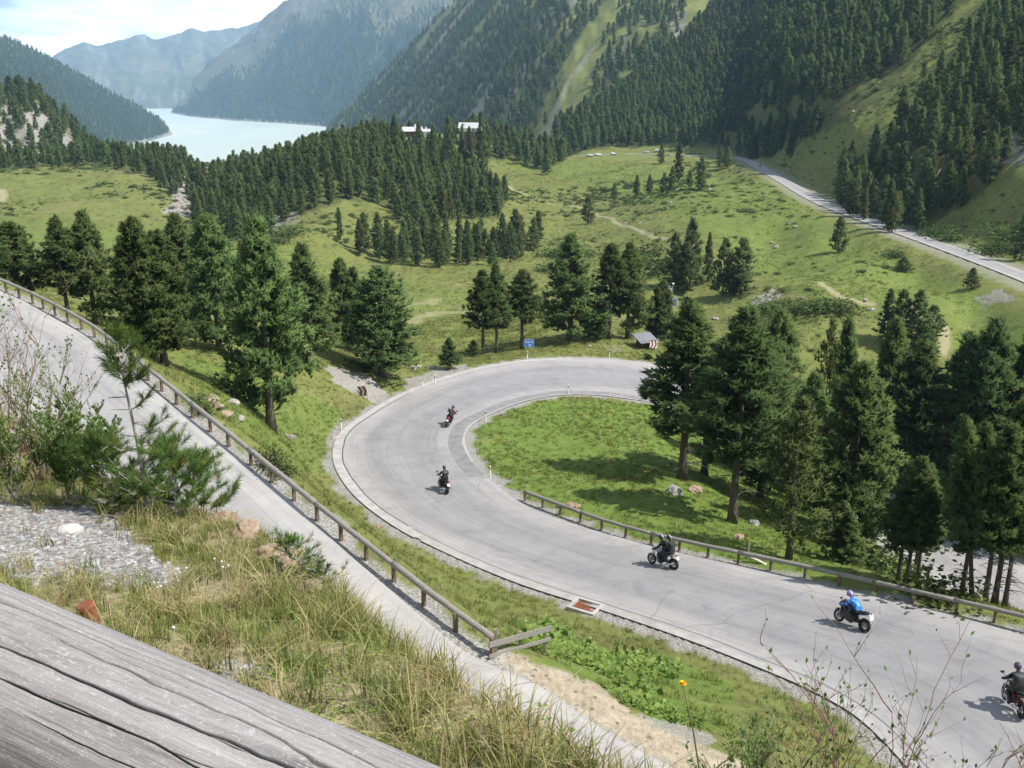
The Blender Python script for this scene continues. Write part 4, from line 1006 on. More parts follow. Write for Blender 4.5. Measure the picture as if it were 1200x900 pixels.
def guardrail(label, posts_px, log_r, height, lift_side, seed, joint=3):
    r = random.Random(seed); pts = [ground_px(*p) for p in posts_px]; pts = [p for p in pts if p]
    zs = smooth_pts(pts, 2)
    o = empty('guardrail', pts[len(pts) // 2]); tag(o, label, 'guardrail')
    inv = Matrix.Translation(-o.location)
    for p in pts:
        bm = bmesh.new(); b_box(bm, inv @ (p + dn(height * 0.5 - 0.15)), (0.14, 0.11, height + 0.3), Euler((0, 0, r.uniform(-.2, .2))), 0.012) if False else None
        vs = b_box(bm, (0, 0, 0), (0.13, 0.11, height + 0.32), Euler((r.uniform(-.03, .03), r.uniform(-.03, .03), 0.6 + r.uniform(-.1, .1))), 0.012)
        bmesh.ops.translate(bm, vec=inv @ (p + dn(height * 0.5 - 0.17)), verts=bm.verts[:])
        bm_obj('post', bm, POSTW, o)
    top = [p + dn(height) for p in zs]
    k = 0
    while k < len(top) - 1:
        e = min(k + joint, len(top) - 1)
        seg = top[k:e + 1]
        P_ = []
        for a, b in zip(seg, seg[1:]):
            for q_ in range(4): P_.append(a.lerp(b, q_ / 4))
        P_.append(seg[-1].copy())
        P_[0] = P_[0] - (P_[1] - P_[0]).normalized() * 0.04; 
        bm = bmesh.new(); rad = log_r * r.uniform(0.92, 1.1)
        b_tube(bm, [inv @ (p + dn(r.uniform(-.008, .008))) for p in P_], [rad * r.uniform(0.96, 1.05) * (1.04 - 0.1 * i / len(P_)) for i in range(len(P_))], 12)
        bm_obj('log_rail', bm, WOOD_GREY, o, True)
        k = e
    return o, pts
LEFT_POSTS = [(-60, 318), (-44, 323), (-26, 329.5), (-9, 335.5), (7.5, 342), (23, 349.5), (38.7, 356), (51, 362), (65, 370), (80, 378), (96, 386), (111, 395.5), (126, 406.5), (142, 420), (158, 433), (174, 446), (190, 459), (207.5, 474), (226, 489.5), (247, 506), (268, 523.5), (294.6, 545.5), (319, 565.5), (345, 587), (372, 610), (400, 633.5), (429.5, 656), (461.7, 681.5), (496.7, 710), (534, 740), (577, 769)]
RIGHT_POSTS = [(615, 587), (636, 595), (657, 603), (680, 612), (705, 621), (733, 629.5), (763, 638), (796, 645.5), (829.5, 653), (865, 660.5), (903, 668.5), (943, 677), (983, 686.5), (1025.5, 697), (1069.5, 707.5), (1120, 719), (1165, 729.5), (1215, 742), (1268, 756), (1325, 771)]
gl, glp = guardrail('long weathered log guardrail along the outer edge of the upper road on the left', LEFT_POSTS, 0.098, 0.66, 1, 1)
gr_, grp = guardrail('thick log guardrail on brown posts along the lower road before the inner wood', RIGHT_POSTS, 0.115, 0.66, 1, 2)
# closing fence of the upper guardrail
A = glp[-1]; B = ground_px(638, 768)
fe = empty('wooden_fence', A.lerp(B, 0.5)); tag(fe, 'short two-board wooden fence closing the lower end of the upper guardrail', 'fence'); inv = Matrix.Translation(-fe.location)
for nm, p, hh in (('post', A + dn(0.02) + (B - A).normalized() * 0.16, 0.92), ('post', B, 0.85), ('post', A.lerp(B, 0.52) + Vector((0, 0.1, 0)), 0.8)):
    bm = bmesh.new(); b_box(bm, inv @ (p + dn(hh / 2 - 0.1)), (0.1, 0.09, hh + 0.2), None, 0.01); bm_obj(nm, bm, WOOD_GREY, fe)
ang = math.atan2((B - A).y, (B - A).x); slope = math.atan2((B - A).z, Vector(((B - A).x, (B - A).y)).length)
for hh, wd in ((0.72, 0.19), (0.33, 0.12)):
    bm = bmesh.new(); vs = b_box(bm, (0, 0, 0), ((B - A).length + 0.3, 0.04, wd), Euler((0, -slope * 0.6, ang)), 0.006)
    bmesh.ops.translate(bm, vec=inv @ (A.lerp(B, 0.5) + dn(hh) + Vector((math.sin(ang), -math.cos(ang), 0)) * 0.075), verts=bm.verts[:]); bm_obj('board', bm, WOOD_GREY, fe)
# spare board leaning behind the lower guardrail + grey stake
p = ground_px(878, 664)
bm = bmesh.new(); vs = b_box(bm, (0, 0, 0), (1.9, 0.17, 0.05), Euler((0.1, 0.28, -0.5)), 0.006); bmesh.ops.translate(bm, vec=p + Vector((0.55, 0.35, 0.18)), verts=bm.verts[:])
tag(bm_obj('wooden_board', bm, simple('pale_board', (0.46, 0.42, 0.36), 0.8, var=0.15)), 'pale loose board lying aslant behind the lower log guardrail', 'board')
bm = bmesh.new(); b_box(bm, ground_px(876, 655) + dn(0.4), (0.1, 0.1, 1.15), Euler((0.03, 0.02, 0.4)), 0.01)
tag(bm_obj('wooden_stake', bm, WOOD_GREY), 'grey squared stake standing just behind the lower log guardrail', 'stake')

def delineator(px, py, label, red=False, tilt=(0, 0), h=1.0):
    P = ground_px(px, py); o = empty('delineator_post', P); tag(o, label, 'marker post', 'delineator posts of the hairpin'); o.rotation_euler = (tilt[0], tilt[1], 0.3)
    bm = bmesh.new()
    for z0, z1, w0, w1 in ((-0.1, h, 0.065, 0.052),):
        b_loft(bm, [((0, 0, 0), 1, 1)], 4) if False else None
        b_tube(bm, [(0, 0, z0), (0, 0, h * 0.62), (0, 0, z1)], [w0, 0.058, w1], 8)
    bm_obj('post', bm, WHITEP, o)
    bm = bmesh.new(); b_tube(bm, [(0, 0, h * 0.70), (0, 0, h * 0.90)], [0.062, 0.060], 8); bm_obj('band', bm, REDP if red else BLACKP, o)
    bm = bmesh.new(); b_box(bm, (0, -0.064, h * 0.80), (0.04, 0.012, 0.11), None, 0.003); bm_obj('reflector', bm, simple('reflector', (0.75, 0.72, 0.62), 0.2), o)
delineator(400, 504, 'white delineator post on the grass outside the left bulge of the bend')
delineator(510, 451, 'white delineator post beside the gravelled outer edge of the bend, upright')
delineator(496, 453, 'leaning dull delineator post left of the upright one on the outer edge', tilt=(0.1, -0.25), h=0.9)
delineator(618, 422, 'white delineator post with black band directly below the blue sign')
delineator(714, 419, 'delineator post on the outer verge between the blue sign and the shelter')
delineator(666, 462.5, 'delineator post at the top of the inner lawn edge')
delineator(569, 494, 'delineator post on the left inner kerb, above the red-topped one')
delineator(574.5, 561, 'red-topped delineator post on the inner kerb, the lowest one', red=True)

# blue place-name sign
P = ground_px(620, 421.5); sg = empty('road_sign', P); tag(sg, 'small blue name sign with white lettering on a thin pole outside the bend', 'sign')
sg.rotation_euler = (0, 0, math.radians(4))
bm = bmesh.new(); b_tube(bm, [(0, 0, -0.2), (0, 0, 2.35)], 0.035, 8); bm_obj('pole', bm, STEEL, sg)
bm = bmesh.new(); b_box(bm, (0, -0.05, 1.88), (1.05, 0.03, 0.88), None, 0.012); pan = bm_obj('panel', bm, simple('sign_blue', (0.025, 0.16, 0.50), 0.4, var=0.04), sg)
bm = bmesh.new()
for x_, z_, w_, h_ in ((0, 2.295, 0.98, 0.02), (0, 1.465, 0.98, 0.02), (-0.485, 1.88, 0.02, 0.80), (0.485, 1.88, 0.02, 0.80)): b_box(bm, (x_, -0.067, z_), (w_, 0.006, h_))
bm_obj('rim', bm, WHITEP, sg)
def text_mesh(name, s, size, loc, rot, mat, parent):
    cu = bpy.data.curves.new(name, 'FONT'); cu.body = s; cu.size = size; cu.align_x = 'CENTER'; cu.align_y = 'CENTER'; cu.extrude = 0.003
    tmp = bpy.data.objects.new(name, cu); me = bpy.data.meshes.new_from_object(tmp); me.materials.clear(); me.materials.append(mat); bpy.data.objects.remove(tmp)
    o = bpy.data.objects.new(name, me); o.location = loc; o.rotation_euler = rot; return link(o, parent)
text_mesh('lettering', 'Kehre', 0.36, (0, -0.070, 2.04), (PI / 2, 0, 0), WHITEP, sg); text_mesh('lettering', '28', 0.36, (0.05, -0.070, 1.67), (PI / 2, 0, 0), WHITEP, sg)

# red and white curve boards
def curve_board(P, label, rot, low):
    o = empty('curve_board', P); tag(o, label, 'sign'); o.rotation_euler = rot
    bm = bmesh.new(); b_tube(bm, [(-0.28, 0.03, -0.3), (-0.28, 0.03, low + 0.9)], 0.03, 6); bm_obj('pole', bm, STEEL, o)
    bm = bmesh.new(); b_tube(bm, [(0.28, 0.03, -0.3), (0.28, 0.03, low + 0.9)], 0.03, 6); bm_obj('pole', bm, STEEL, o)
    bm = bmesh.new(); b_box(bm, (0, -0.02, low + 0.5), (1.05, 0.025, 0.95), None, 0.01); bm_obj('panel', bm, WHITEP, o)
    bm = bmesh.new()
    for x0 in (-0.5, -0.02):
        z0 = low + 0.5
        for s in (1, -1):
            f = [(x0 + 0.02, z0 + s * 0.46), (x0 + 0.26, z0 + s * 0.46), (x0 + 0.50, z0 + 0.0), (x0 + 0.26, z0)]
            vs = [bm.verts.new((min(x, 0.52), -0.038, z)) for x, z in f]; bm.faces.new(vs)
    bmesh.ops.solidify(bm, geom=bm.faces[:], thickness=0.003)
    bm_obj('chevron', bm, REDP, o)
curve_board(ground_px(427, 466), 'red and white chevron board low on the gravel bank left of the bend', (0.05, -0.2, -0.5), 0.15)
curve_board(ground_px(765, 410), 'red and white chevron board beside the shelter, half hidden by the lawn-edge pine', (0.0, 0.1, 0.45), 0.2)

# wooden shelter
q_ = at_r(756, 398, 117); P = Vector((q_.x, q_.y, ground_xy(q_.x, q_.y))); P.z -= 0.55; sh = empty('shelter', P, math.radians(24)); tag(sh, 'small wooden shelter with a grey metal roof outside the top of the bend', 'hut')
DARKW = simple('dark_boards', (0.085, 0.06, 0.04), 0.85, var=0.3, scale=5)
bm = bmesh.new(); b_box(bm, (0, 0, 0.72), (1.75, 1.25, 1.6), None, 0.02); bm_obj('wall', bm, DARKW, sh)
bm = bmesh.new()
for k in range(9): b_box(bm, (-0.84 + 0.21 * k, -0.635, 0.72), (0.018, 0.012, 1.5))
bm_obj('batten', bm, simple('batten_wood', (0.12, 0.085, 0.055), 0.85), sh)
t = NT('roof_sheet'); nz = t.noise(3, 4, 0.6, t.coord('Object')); t.pbr(t.ramp(nz, [(0.3, (0.22, 0.23, 0.25)), (0.7, (0.32, 0.33, 0.35))]), 0.5, 0.3, None, 0.4); ROOFM = t.m
bm = bmesh.new(); vs = b_box(bm, (0, 0, 0), (2.5, 2.3, 0.07), Euler((0.30, 0, 0)), 0.01); bmesh.ops.translate(bm, vec=(0, -0.05, 1.72), verts=bm.verts[:]); rf_ = bm_obj('roof', bm, ROOFM, sh)
bm = bmesh.new()
for k in range(7):
    vs = b_box(bm, (-1.05 + 0.35 * k, 0, 0.045), (0.03, 2.28, 0.025))
bmesh.ops.rotate(bm, cent=(0, 0, 0), matrix=Matrix.Rotation(0.30, 3, 'X'), verts=bm.verts[:]); bmesh.ops.translate(bm, vec=(0, -0.05, 1.72), verts=bm.verts[:]); bm_obj('seam', bm, ROOFM, rf_)
bm = bmesh.new(); vs = b_box(bm, (0, -1.16, 0), (2.51, 0.03, 0.12), Euler((0.30, 0, 0)), 0.004); bmesh.ops.translate(bm, vec=(0, -0.05, 1.70), verts=bm.verts[:]); bm_obj('fascia', bm, simple('pale_board', (0.46, 0.42, 0.36)), rf_)

# measuring mast with solar panels
q_ = at_r(788, 350, 136); zg_ = ground_xy(q_.x, q_.y); P = Vector((q_.x, q_.y, zg_)); ms = empty('measuring_mast', P); tag(ms, 'measuring mast with two solar panels and a lamp-like head rising behind the pines', 'mast')
Hm = top_height(P, 333)
bm = bmesh.new(); b_tube(bm, [(0, 0, -0.3), (0, 0, Hm)], [0.08, 0.05], 10); bm_obj('pole', bm, STEEL, ms)
bm = bmesh.new(); b_tube(bm, [(-0.55, 0, Hm - 1.15), (-0.55, 0, Hm - 0.2)], 0.04, 6); b_tube(bm, [(-0.55, 0, Hm - 0.35), (0, 0, Hm - 0.35)], 0.03, 6); b_tube(bm, [(-0.55, 0, Hm - 1.1), (0, 0, Hm - 1.1)], 0.03, 6); bm_obj('bracket', bm, WHITEP, ms)
bm = bmesh.new(); b_box(bm, (-0.28, -0.08, Hm - 0.75), (0.32, 0.22, 0.42), None, 0.03); bm_obj('sensor_box', bm, simple('grey_box', (0.5, 0.5, 0.5), 0.5), ms)
bm = bmesh.new(); b_ico(bm, (0, 0, Hm + 0.05), (0.17, 0.17, 0.13), 2); bm_obj('sensor_head', bm, WHITEP, ms, True)
zb_ = top_height(P, 354)
for sx_ in (-0.33, 0.33):
    bm = bmesh.new(); vs = b_box(bm, (0, 0, 0), (0.60, 0.05, 1.25), Euler((-0.45, 0, 0.06 * sx_)), 0.01); bmesh.ops.translate(bm, vec=(sx_ + 0.05, -0.2, zb_), verts=bm.verts[:]); pnl = bm_obj('panel_frame', bm, simple('panel_alu', (0.55, 0.56, 0.58), 0.4, 0.5), ms)
    bm = bmesh.new(); vs = b_box(bm, (0, -0.028, 0), (0.53, 0.012, 1.17), None); bmesh.ops.rotate(bm, cent=(0, 0, 0), matrix=Euler((-0.45, 0, 0.06 * sx_)).to_matrix(), verts=bm.verts[:]); bmesh.ops.translate(bm, vec=(sx_ + 0.05, -0.2, zb_), verts=bm.verts[:]); bm_obj('solar_cells', bm, simple('solar_cell', (0.10, 0.12, 0.17), 0.25, 0.0, spec=0.6), pnl)

# drain in the bank
P = ground_px(686, 713); dr = empty('drain_grate', P + dn(0.03), math.radians(-32)); tag(dr, 'rusty drain grate in a pale concrete frame beside the lower road', 'drain')
bm = bmesh.new()
for c_, s_ in (((0, 0.52, 0), (1.5, 0.16, 0.3)), ((0, -0.52, 0), (1.5, 0.16, 0.3)), ((0.67, 0, 0), (0.16, 0.88, 0.3)), ((-0.67, 0, 0), (0.16, 0.88, 0.3))): b_box(bm, c_, s_, None, 0.015)
bm_obj('frame', bm, CONC, dr)
RUST = simple('rust', (0.22, 0.075, 0.035), 0.85, var=0.4, scale=9, bump=0.3)
bm = bmesh.new(); b_box(bm, (0, 0, -0.05), (1.18, 0.88, 0.05))
for k in range(12): b_box(bm, (-0.53 + 0.097 * k, 0, 0.03), (0.035, 0.86, 0.05))
bm_obj('grate', bm, RUST, dr)

# rocks
ROCK_T = NT('boulder'); nz = ROCK_T.noise(4, 6, 0.7, ROCK_T.coord('Object')); ROCK_T.pbr(ROCK_T.ramp(nz, [(0.3, (0.22, 0.20, 0.18)), (0.55, (0.38, 0.355, 0.32)), (0.75, (0.50, 0.47, 0.43))]), 0.9, 0, ROCK_T.bump(nz, 0.7, 0.05), 0.15); ROCKM = ROCK_T.m
t = NT('ochre_rock'); nz = t.noise(5, 6, 0.7, t.coord('Object')); t.pbr(t.ramp(nz, [(0.3, (0.22, 0.145, 0.10)), (0.55, (0.36, 0.27, 0.20)), (0.75, (0.48, 0.42, 0.36))]), 0.9, 0, t.bump(nz, 0.8, 0.05), 0.1); OCHRE = t.m
WSTONE = simple('white_stone', (0.50, 0.475, 0.42), 0.75, var=0.1, scale=12, bump=0.3)
def boulder(P, s, label, mat, seed, group=None, cat='rock', rg=1.0):
    bm = bmesh.new(); b_ico(bm, (0, 0, 0), s, 4, 0.55 * rg, seed)
    bm.verts.ensure_lookup_table(); C_ = np.array([v.co[:] for v in bm.verts]) / s[0]; N_ = fbm(C_[:, 0] * 4 + seed, C_[:, 1] * 4 + C_[:, 2] * 3, seed, 3)
    for v, n_ in zip(bm.verts, N_): v.co *= 1 + 0.14 * float(n_) * rg
    for v in bm.verts: v.co.z = max(v.co.z, -0.45 * s[2])
    o = bm_obj('boulder', bm, mat, None, False); o.location = P + dn(0.25 * s[2]); o.rotation_euler = (0, 0, seed * 1.7); return tag(o, label, cat, group)
for i, (px, py, s, mt_, lab) in enumerate([
    (246, 470, 0.75, OCHRE, 'uppermost ochre boulder of the row left of the double-trunked pine'), (253, 478, 0.7, OCHRE, 'second ochre boulder down in the row left of the double-trunked pine'),
    (265, 487, 0.6, OCHRE, 'flat ochre boulder in the middle of the row by the double-trunked pine'), (272, 473, 0.55, ROCKM, 'pale boulder above the ochre row, beside the shaded hole'),
    (281, 492, 0.5, ROCKM, 'small pale boulder at the lower end of the ochre row'), (337, 513, 0.7, ROCKM, 'pale flat boulder right below the double-trunked pine'),
    (790, 577, 1.0, ROCKM, 'grey boulder in the tree shade at the edge of the inner lawn'), (814, 575, 0.8, OCHRE, 'brownish rock beside the grey boulder in the tree shade'),
    (884, 614, 0.6, ROCKM, 'light rounded boulder right of the pine with the thick foot'), (866, 631, 0.5, OCHRE, 'brown rock at the foot of the thick-footed pine, near the guardrail'),
    (672, 594, 0.6, OCHRE, 'ochre rock on the inner verge behind the start of the lower guardrail'), (446, 617, 0.35, OCHRE, 'reddish stone on the grass bank between the two roads'),
    (484, 432, 0.7, ROCKM, 'bright boulder at the gravelled verge, left of the small young pine'), (491, 430, 0.5, ROCKM, 'smaller bright boulder right next to the one at the gravelled verge'), (505, 432, 0.6, ROCKM, 'pale boulder just left of the small young pine'),
    (691, 406, 0.4, WSTONE, 'whitish stone on the outer verge left of the shelter'), (937, 470, 1.1, OCHRE, 'orange slab of rock glimpsed in the gap of the inner wood'), (392, 514, 0.5, ROCKM, 'dark flat stone beside the left delineator post')]):
    boulder(ground_px(px, py) if i != 16 else ground_px(px, py), (s * 0.7, s * 0.5, s * 0.36), lab, mt_, 300 + i)
for i, (px, py, s, lab) in enumerate([
    (700, 238, 1.2, 'rocks'), (762, 256, 1.0, 0), (772, 249, 1.2, 0), (782, 243, 1.0, 0), (750, 262, 1.1, 0), (741, 268, 0.9, 0), (733, 262, 1.0, 0), (786, 238, 1.3, 0), (832, 222, 1.5, 0), (905, 285, 1.2, 0), (910, 290, 1.4, 0), (932, 266, 1.1, 0), (924, 262, 1.1, 0), (868, 249, 1.2, 0), (1014, 352, 1.0, 0), (1020, 364, 1.2, 0), (940, 350, 0.9, 0), (870, 378, 1.1, 0), (838, 374, 1.0, 0), (960, 245, 0.8, 0), (979, 192, 1.4, 0), (1000, 131, 1.6, 0), (1067, 130, 2.0, 0), (1075, 126, 1.6, 0), (800, 254, 0.8, 0), (858, 228, 1.0, 0), (690, 246, 1.1, 0), (712, 233, 1.0, 0), (719, 234, 0.9, 0), (675, 232, 1.3, 0), (682, 233, 1.0, 0)]):
    P = ground_px(px, py)
    if P: boulder(P, (s * 0.55, s * 0.42, s * 0.3), 'pale field boulder scattered on the valley meadow', ROCKM, 340 + i, 'boulders on the valley meadow')

# houses beyond the knoll
def house(px, r, py_ridge, w, d, wallh, label, rz, wallm, basem, roofm):
    q_ = at_r(px, 150, r); P = Vector((q_.x, q_.y, 0)); rh = w * 0.22
    ridge = top_height(Vector((q_.x, q_.y, 0)), py_ridge); zg_ = ground_xy(q_.x, q_.y); P.z = ridge - wallh - rh
    o = empty('house', P, rz); tag(o, label, 'house')
    foot = max(0.5, P.z - zg_ + 1)
    bm = bmesh.new(); b_box(bm, (0, 0, wallh * 0.70), (w, d, wallh * 0.6), None); bm_obj('wall', bm, wallm, o)
    bm = bmesh.new(); b_box(bm, (0, 0, wallh * 0.2 - foot / 2), (w + 0.1, d + 0.1, wallh * 0.4 + foot)); bm_obj('base', bm, basem, o)
    bm = bmesh.new(); L_ = w / 2 + 0.9; D_ = d / 2 + 0.8
    a = [bm.verts.new(p) for p in ((-D_ * 0 - L_, -D_, wallh - 0.2), (L_, -D_, wallh - 0.2), (L_, 0, wallh + rh), (-L_, 0, wallh + rh), (L_, D_, wallh - 0.2), (-L_, D_, wallh - 0.2))]
    bm.faces.new((a[0], a[1], a[2], a[3])); bm.faces.new((a[3], a[2], a[4], a[5])); bmesh.ops.solidify(bm, geom=bm.faces[:], thickness=0.22); rf__ = bm_obj('roof', bm, roofm, o)
    bm = bmesh.new(); b_box(bm, (w * 0.2, 0.3, wallh + rh + 0.3), (0.8, 0.8, 1.5)); bm_obj('chimney', bm, basem, rf__)
    for k in range(int(w // 3)):
        for zz in (wallh * 0.25, wallh * 0.68):
            bm = bmesh.new(); b_box(bm, (-w / 2 + 1.6 + 3 * k, -d / 2 - 0.06, zz), (1.1, 0.08, 1.2)); wf = bm_obj('window', bm, simple('window_wood', (0.35, 0.28, 0.2), 0.6), o)
            bm = bmesh.new(); b_box(bm, (-w / 2 + 1.6 + 3 * k, -d / 2 - 0.115, zz), (0.85, 0.02, 0.95)); bm_obj('pane', bm, simple('window_glass', (0.04, 0.05, 0.06), 0.1, spec=0.6), wf)
    return o
BRW = simple('brown_timber', (0.16, 0.075, 0.05), 0.8, scale=1); PLAST = simple('white_plaster', (0.80, 0.79, 0.76), 0.8, var=0.04, scale=1); WROOF = simple('bright_metal_roof', (0.82, 0.82, 0.81), 0.6, var=0.05, scale=1)
house(483, 470, 148.5, 7.5, 7, 5.2, 'brown timber house with bright white roof above the knoll wood', 0.25, BRW, PLAST, WROOF)
house(552, 560, 143.5, 11.5, 8, 3.4, 'long white house partly hidden by pines right of the brown one', -0.1, PLAST, BRW, WROOF)
house(497, 560, 151, 5, 5, 3.2, 'small white outbuilding between the brown and the long white house', 0.1, PLAST, PLAST, WROOF)

# parked cars on the far straight
def car(px, py, label, colm, rz, van=False):
    q_ = ground_px(px, py); 
    if q_ is None: return
    o = empty('parked_car', q_ + dn(0.1), rz); tag(o, label, 'car', 'cars parked along the valley road')
    hh = 1.9 if van else 1.45
    bm = bmesh.new(); b_loft(bm, [((-2.1, 0, 0.62), 0.72, 0.25, .6), ((-1.9, 0, 0.62), 0.84, 0.36, .5), ((0, 0, 0.62), 0.88, 0.38, .45), ((1.5, 0, 0.60), 0.85, 0.34, .5), ((2.1, 0, 0.52), 0.70, 0.22, .6)], 16); bm_obj('body', bm, colm, o, True)
    bm = bmesh.new(); b_loft(bm, [((-1.85, 0, 0.95), 0.66, 0.06, .5), ((-1.3, 0, hh - 0.3), 0.64, 0.26, .5), ((0.1, 0, hh - 0.28), 0.64, 0.27, .5), ((1.05, 0, 0.98), 0.68, 0.05, .5)], 14); cb = bm_obj('cabin', bm, colm, o, True)
    bm = bmesh.new()
    for s in (-1, 1): b_box(bm, (-0.45, s * 0.66, hh - 0.30), (1.6, 0.02, 0.30), None)
    bm_obj('window', bm, simple('window_glass', (0.04, 0.05, 0.06), 0.1, spec=0.6), cb)
    for x in (-1.3, 1.3):
        for s in (-1, 1):
            bm = bmesh.new(); b_tube(bm, [(x, s * 0.68, 0.32), (x, s * 0.88, 0.32)], 0.32, 16); wh = bm_obj('wheel', bm, BLACKP, o)
            bm = bmesh.new(); b_tube(bm, [(x, s * 0.87, 0.32), (x, s * 0.90, 0.32)], 0.19, 12); bm_obj('rim', bm, STEEL, wh)
SILV = simple('car_silver', (0.55, 0.57, 0.6), 0.3, 0.3, var=0.02); CWHITE = simple('car_white', (0.8, 0.8, 0.8), 0.3, var=0.02); CDARK = simple('car_blue', (0.05, 0.08, 0.14), 0.3, var=0.02)
car(660, 186, 'white car at the left end of the parked row on the valley road', CWHITE, 0.1)
car(691, 183.5, 'silver car second from the left in the parked row on the valley road', SILV, 0.3)
car(701, 182.5, 'white car third from the left in the parked row on the valley road', CWHITE, 0.2)
car(719, 181.5, 'pale car in the middle of the parked row, beside the wood', SILV, 0.5)
car(757, 179.5, 'silver-blue car standing alone right of the parked row', SILV, 0.1)
car(771, 177.5, 'white van at the right end of the parked vehicles, by the wood', CWHITE, 0.1, True)

# fallen trunks on the right slope
for i, (px, py, L_, a_, lab) in enumerate([(1051, 216, 7, 0.9, 'longest bleached trunk lying down the slope right of the steep wood'), (1062, 204, 5, 1.0, 'bleached trunk lying above the longest one beside the steep wood'), (1033, 234, 6, 0.9, 'bleached trunk lying lowest on the slope near the steep wood'), (1094, 214, 4, 0.8, 'short bleached trunk apart on the right of the fallen ones'), (1046, 237, 4, 1.0, 'thin bleached trunk beside the lowest fallen one')]):
    P = ground_px(px, py); Q = P + Vector((math.cos(a_) * L_, math.sin(a_) * L_, 0)); Q.z = ground_xy(Q.x, Q.y)
    bm = bmesh.new(); b_tube(bm, [P + dn(0.3), P.lerp(Q, 0.5) + dn(0.35), Q + dn(0.3)], [0.32, 0.26, 0.16], 8); tag(bm_obj('fallen_log', bm, simple('bleached_wood', (0.5, 0.46, 0.4), 0.85), None, True), lab, 'log')
# ================================================================== motorcycles and riders
TYRE = simple('tyre_rubber', (0.022, 0.022, 0.024), 0.75, var=0.15)
ALU = simple('cast_alloy', (0.45, 0.45, 0.46), 0.35, 0.85, var=0.08)
CHROME = simple('chrome', (0.62, 0.62, 0.64), 0.18, 1.0, var=0.03)
ENGM = simple('engine_black', (0.055, 0.055, 0.06), 0.4, 0.5, var=0.2)
SEATM = simple('seat_vinyl', (0.025, 0.025, 0.027), 0.55)
TAILL = simple('tail_light', (0.55, 0.02, 0.015), 0.25)
PLATEM = simple('number_plate', (0.80, 0.80, 0.78), 0.5, var=0.03)
LAMPG = simple('lamp_glass', (0.75, 0.77, 0.80), 0.1, spec=0.7)
SCREEN = simple('windscreen', (0.10, 0.11, 0.12), 0.08, spec=0.7)
def paint(name, c): return simple(name, c, 0.22, 0.1, var=0.04, scale=2, spec=0.6)
def motorcycle(root, p, p2, sport=False, fairing=False, rims=None, cases=False):
    rims = rims or ALU; part = lambda n_, bm, m_, par=None, sm=True: bm_obj(n_, bm, m_, par or root, sm)
    for nm, x, w_ in (('front_wheel', 0.73, 0.058), ('rear_wheel', -0.70, 0.080)):
        bm = bmesh.new(); b_torus(bm, (x, 0, 0.31), 0.245, w_, 'Y', 30, 8, 1.05); wh = part(nm, bm, TYRE)
        bm = bmesh.new(); b_torus(bm, (x, 0, 0.31), 0.195, 0.022, 'Y', 30, 6, 1.8); b_tube(bm, [(x, -0.07, 0.31), (x, 0.07, 0.31)], 0.055, 10)
        for k in range(6):
            a = k * PI / 3; b_tube(bm, [(x, 0, 0.31), (x + 0.195 * math.cos(a), 0, 0.31 + 0.195 * math.sin(a))], [0.022, 0.014], 6)
        part('rim', bm, rims, wh)
        bm = bmesh.new(); b_tube(bm, [(x, -0.085, 0.31), (x, -0.078, 0.31)], 0.13 if x > 0 else 0.10, 18); b_tube(bm, [(x, 0.078, 0.31), (x, 0.085, 0.31)], 0.13 if x > 0 else 0.10, 18); part('brake_disc', bm, STEEL, wh, False)
    bm = bmesh.new()
    for s in (-1, 1): b_tube(bm, [(0.73, s * 0.105, 0.31), (0.62, s * 0.105, 0.62), (0.47, s * 0.10, 0.98)], [0.034, 0.030, 0.026], 8)
    b_box(bm, (0.49, 0, 0.93), (0.07, 0.25, 0.05), None, 0.01); part('fork', bm, ALU)
    bm = bmesh.new()
    for s in (-1, 1): b_tube(bm, [(0.46, 0, 1.0), (0.45, s * 0.15, 1.03), (0.40, s * 0.30, 1.03 if not sport else 0.96), (0.33, s * 0.39, 1.0 if not sport else 0.92)], 0.016, 8); b_tube(bm, [(0.40, s * 0.29, 1.03 if not sport else 0.96), (0.33, s * 0.395, 1.0 if not sport else 0.92)], 0.022, 8)
    part('handlebar', bm, ENGM)
    for s in (-1, 1):
        bm = bmesh.new(); b_tube(bm, [(0.43, s * 0.22, 1.03), (0.44, s * 0.33, 1.20)], 0.008, 6); b_ico(bm, (0.44, s * 0.36, 1.23), (0.03, 0.085, 0.055), 2); part('mirror', bm, BLACKP)
    bm = bmesh.new(); b_box(bm, (0.10, 0, 0.42), (0.42, 0.30, 0.30), None, 0.05); b_box(bm, (0.20, 0, 0.60), (0.22, 0.26, 0.22), Euler((0, 0.35, 0)), 0.04); b_tube(bm, [(0.02, -0.21, 0.38), (0.02, 0.21, 0.38)], 0.11, 14)
    for k in range(4): b_box(bm, (0.21 + 0.015 * k, 0, 0.53 + 0.045 * k), (0.26, 0.30, 0.012), Euler((0, 0.35, 0)))
    part('engine', bm, ENGM, sm=False)
    bm = bmesh.new()
    for s in (-1, 1):
        b_tube(bm, [(0.45, s * 0.05, 0.92), (0.15, s * 0.15, 0.74), (-0.18, s * 0.14, 0.62), (-0.22, s * 0.13, 0.40)], 0.024, 8); b_tube(bm, [(-0.20, s * 0.11, 0.42), (-0.70, s * 0.10, 0.31)], [0.034, 0.024], 8)
        b_tube(bm, [(-0.16, s * 0.12, 0.64), (-0.80, s * 0.08, 0.82)], 0.018, 6)
    part('frame', bm, p2)
    bm = bmesh.new(); b_loft(bm, [((0.40, 0, 0.88), 0.06, 0.06), ((0.33, 0, 0.90), 0.15, 0.11), ((0.18, 0, 0.90), 0.18, 0.14), ((0.0, 0, 0.86), 0.15, 0.12), ((-0.12, 0, 0.80), 0.09, 0.07)], 16); part('fuel_tank', bm, p)
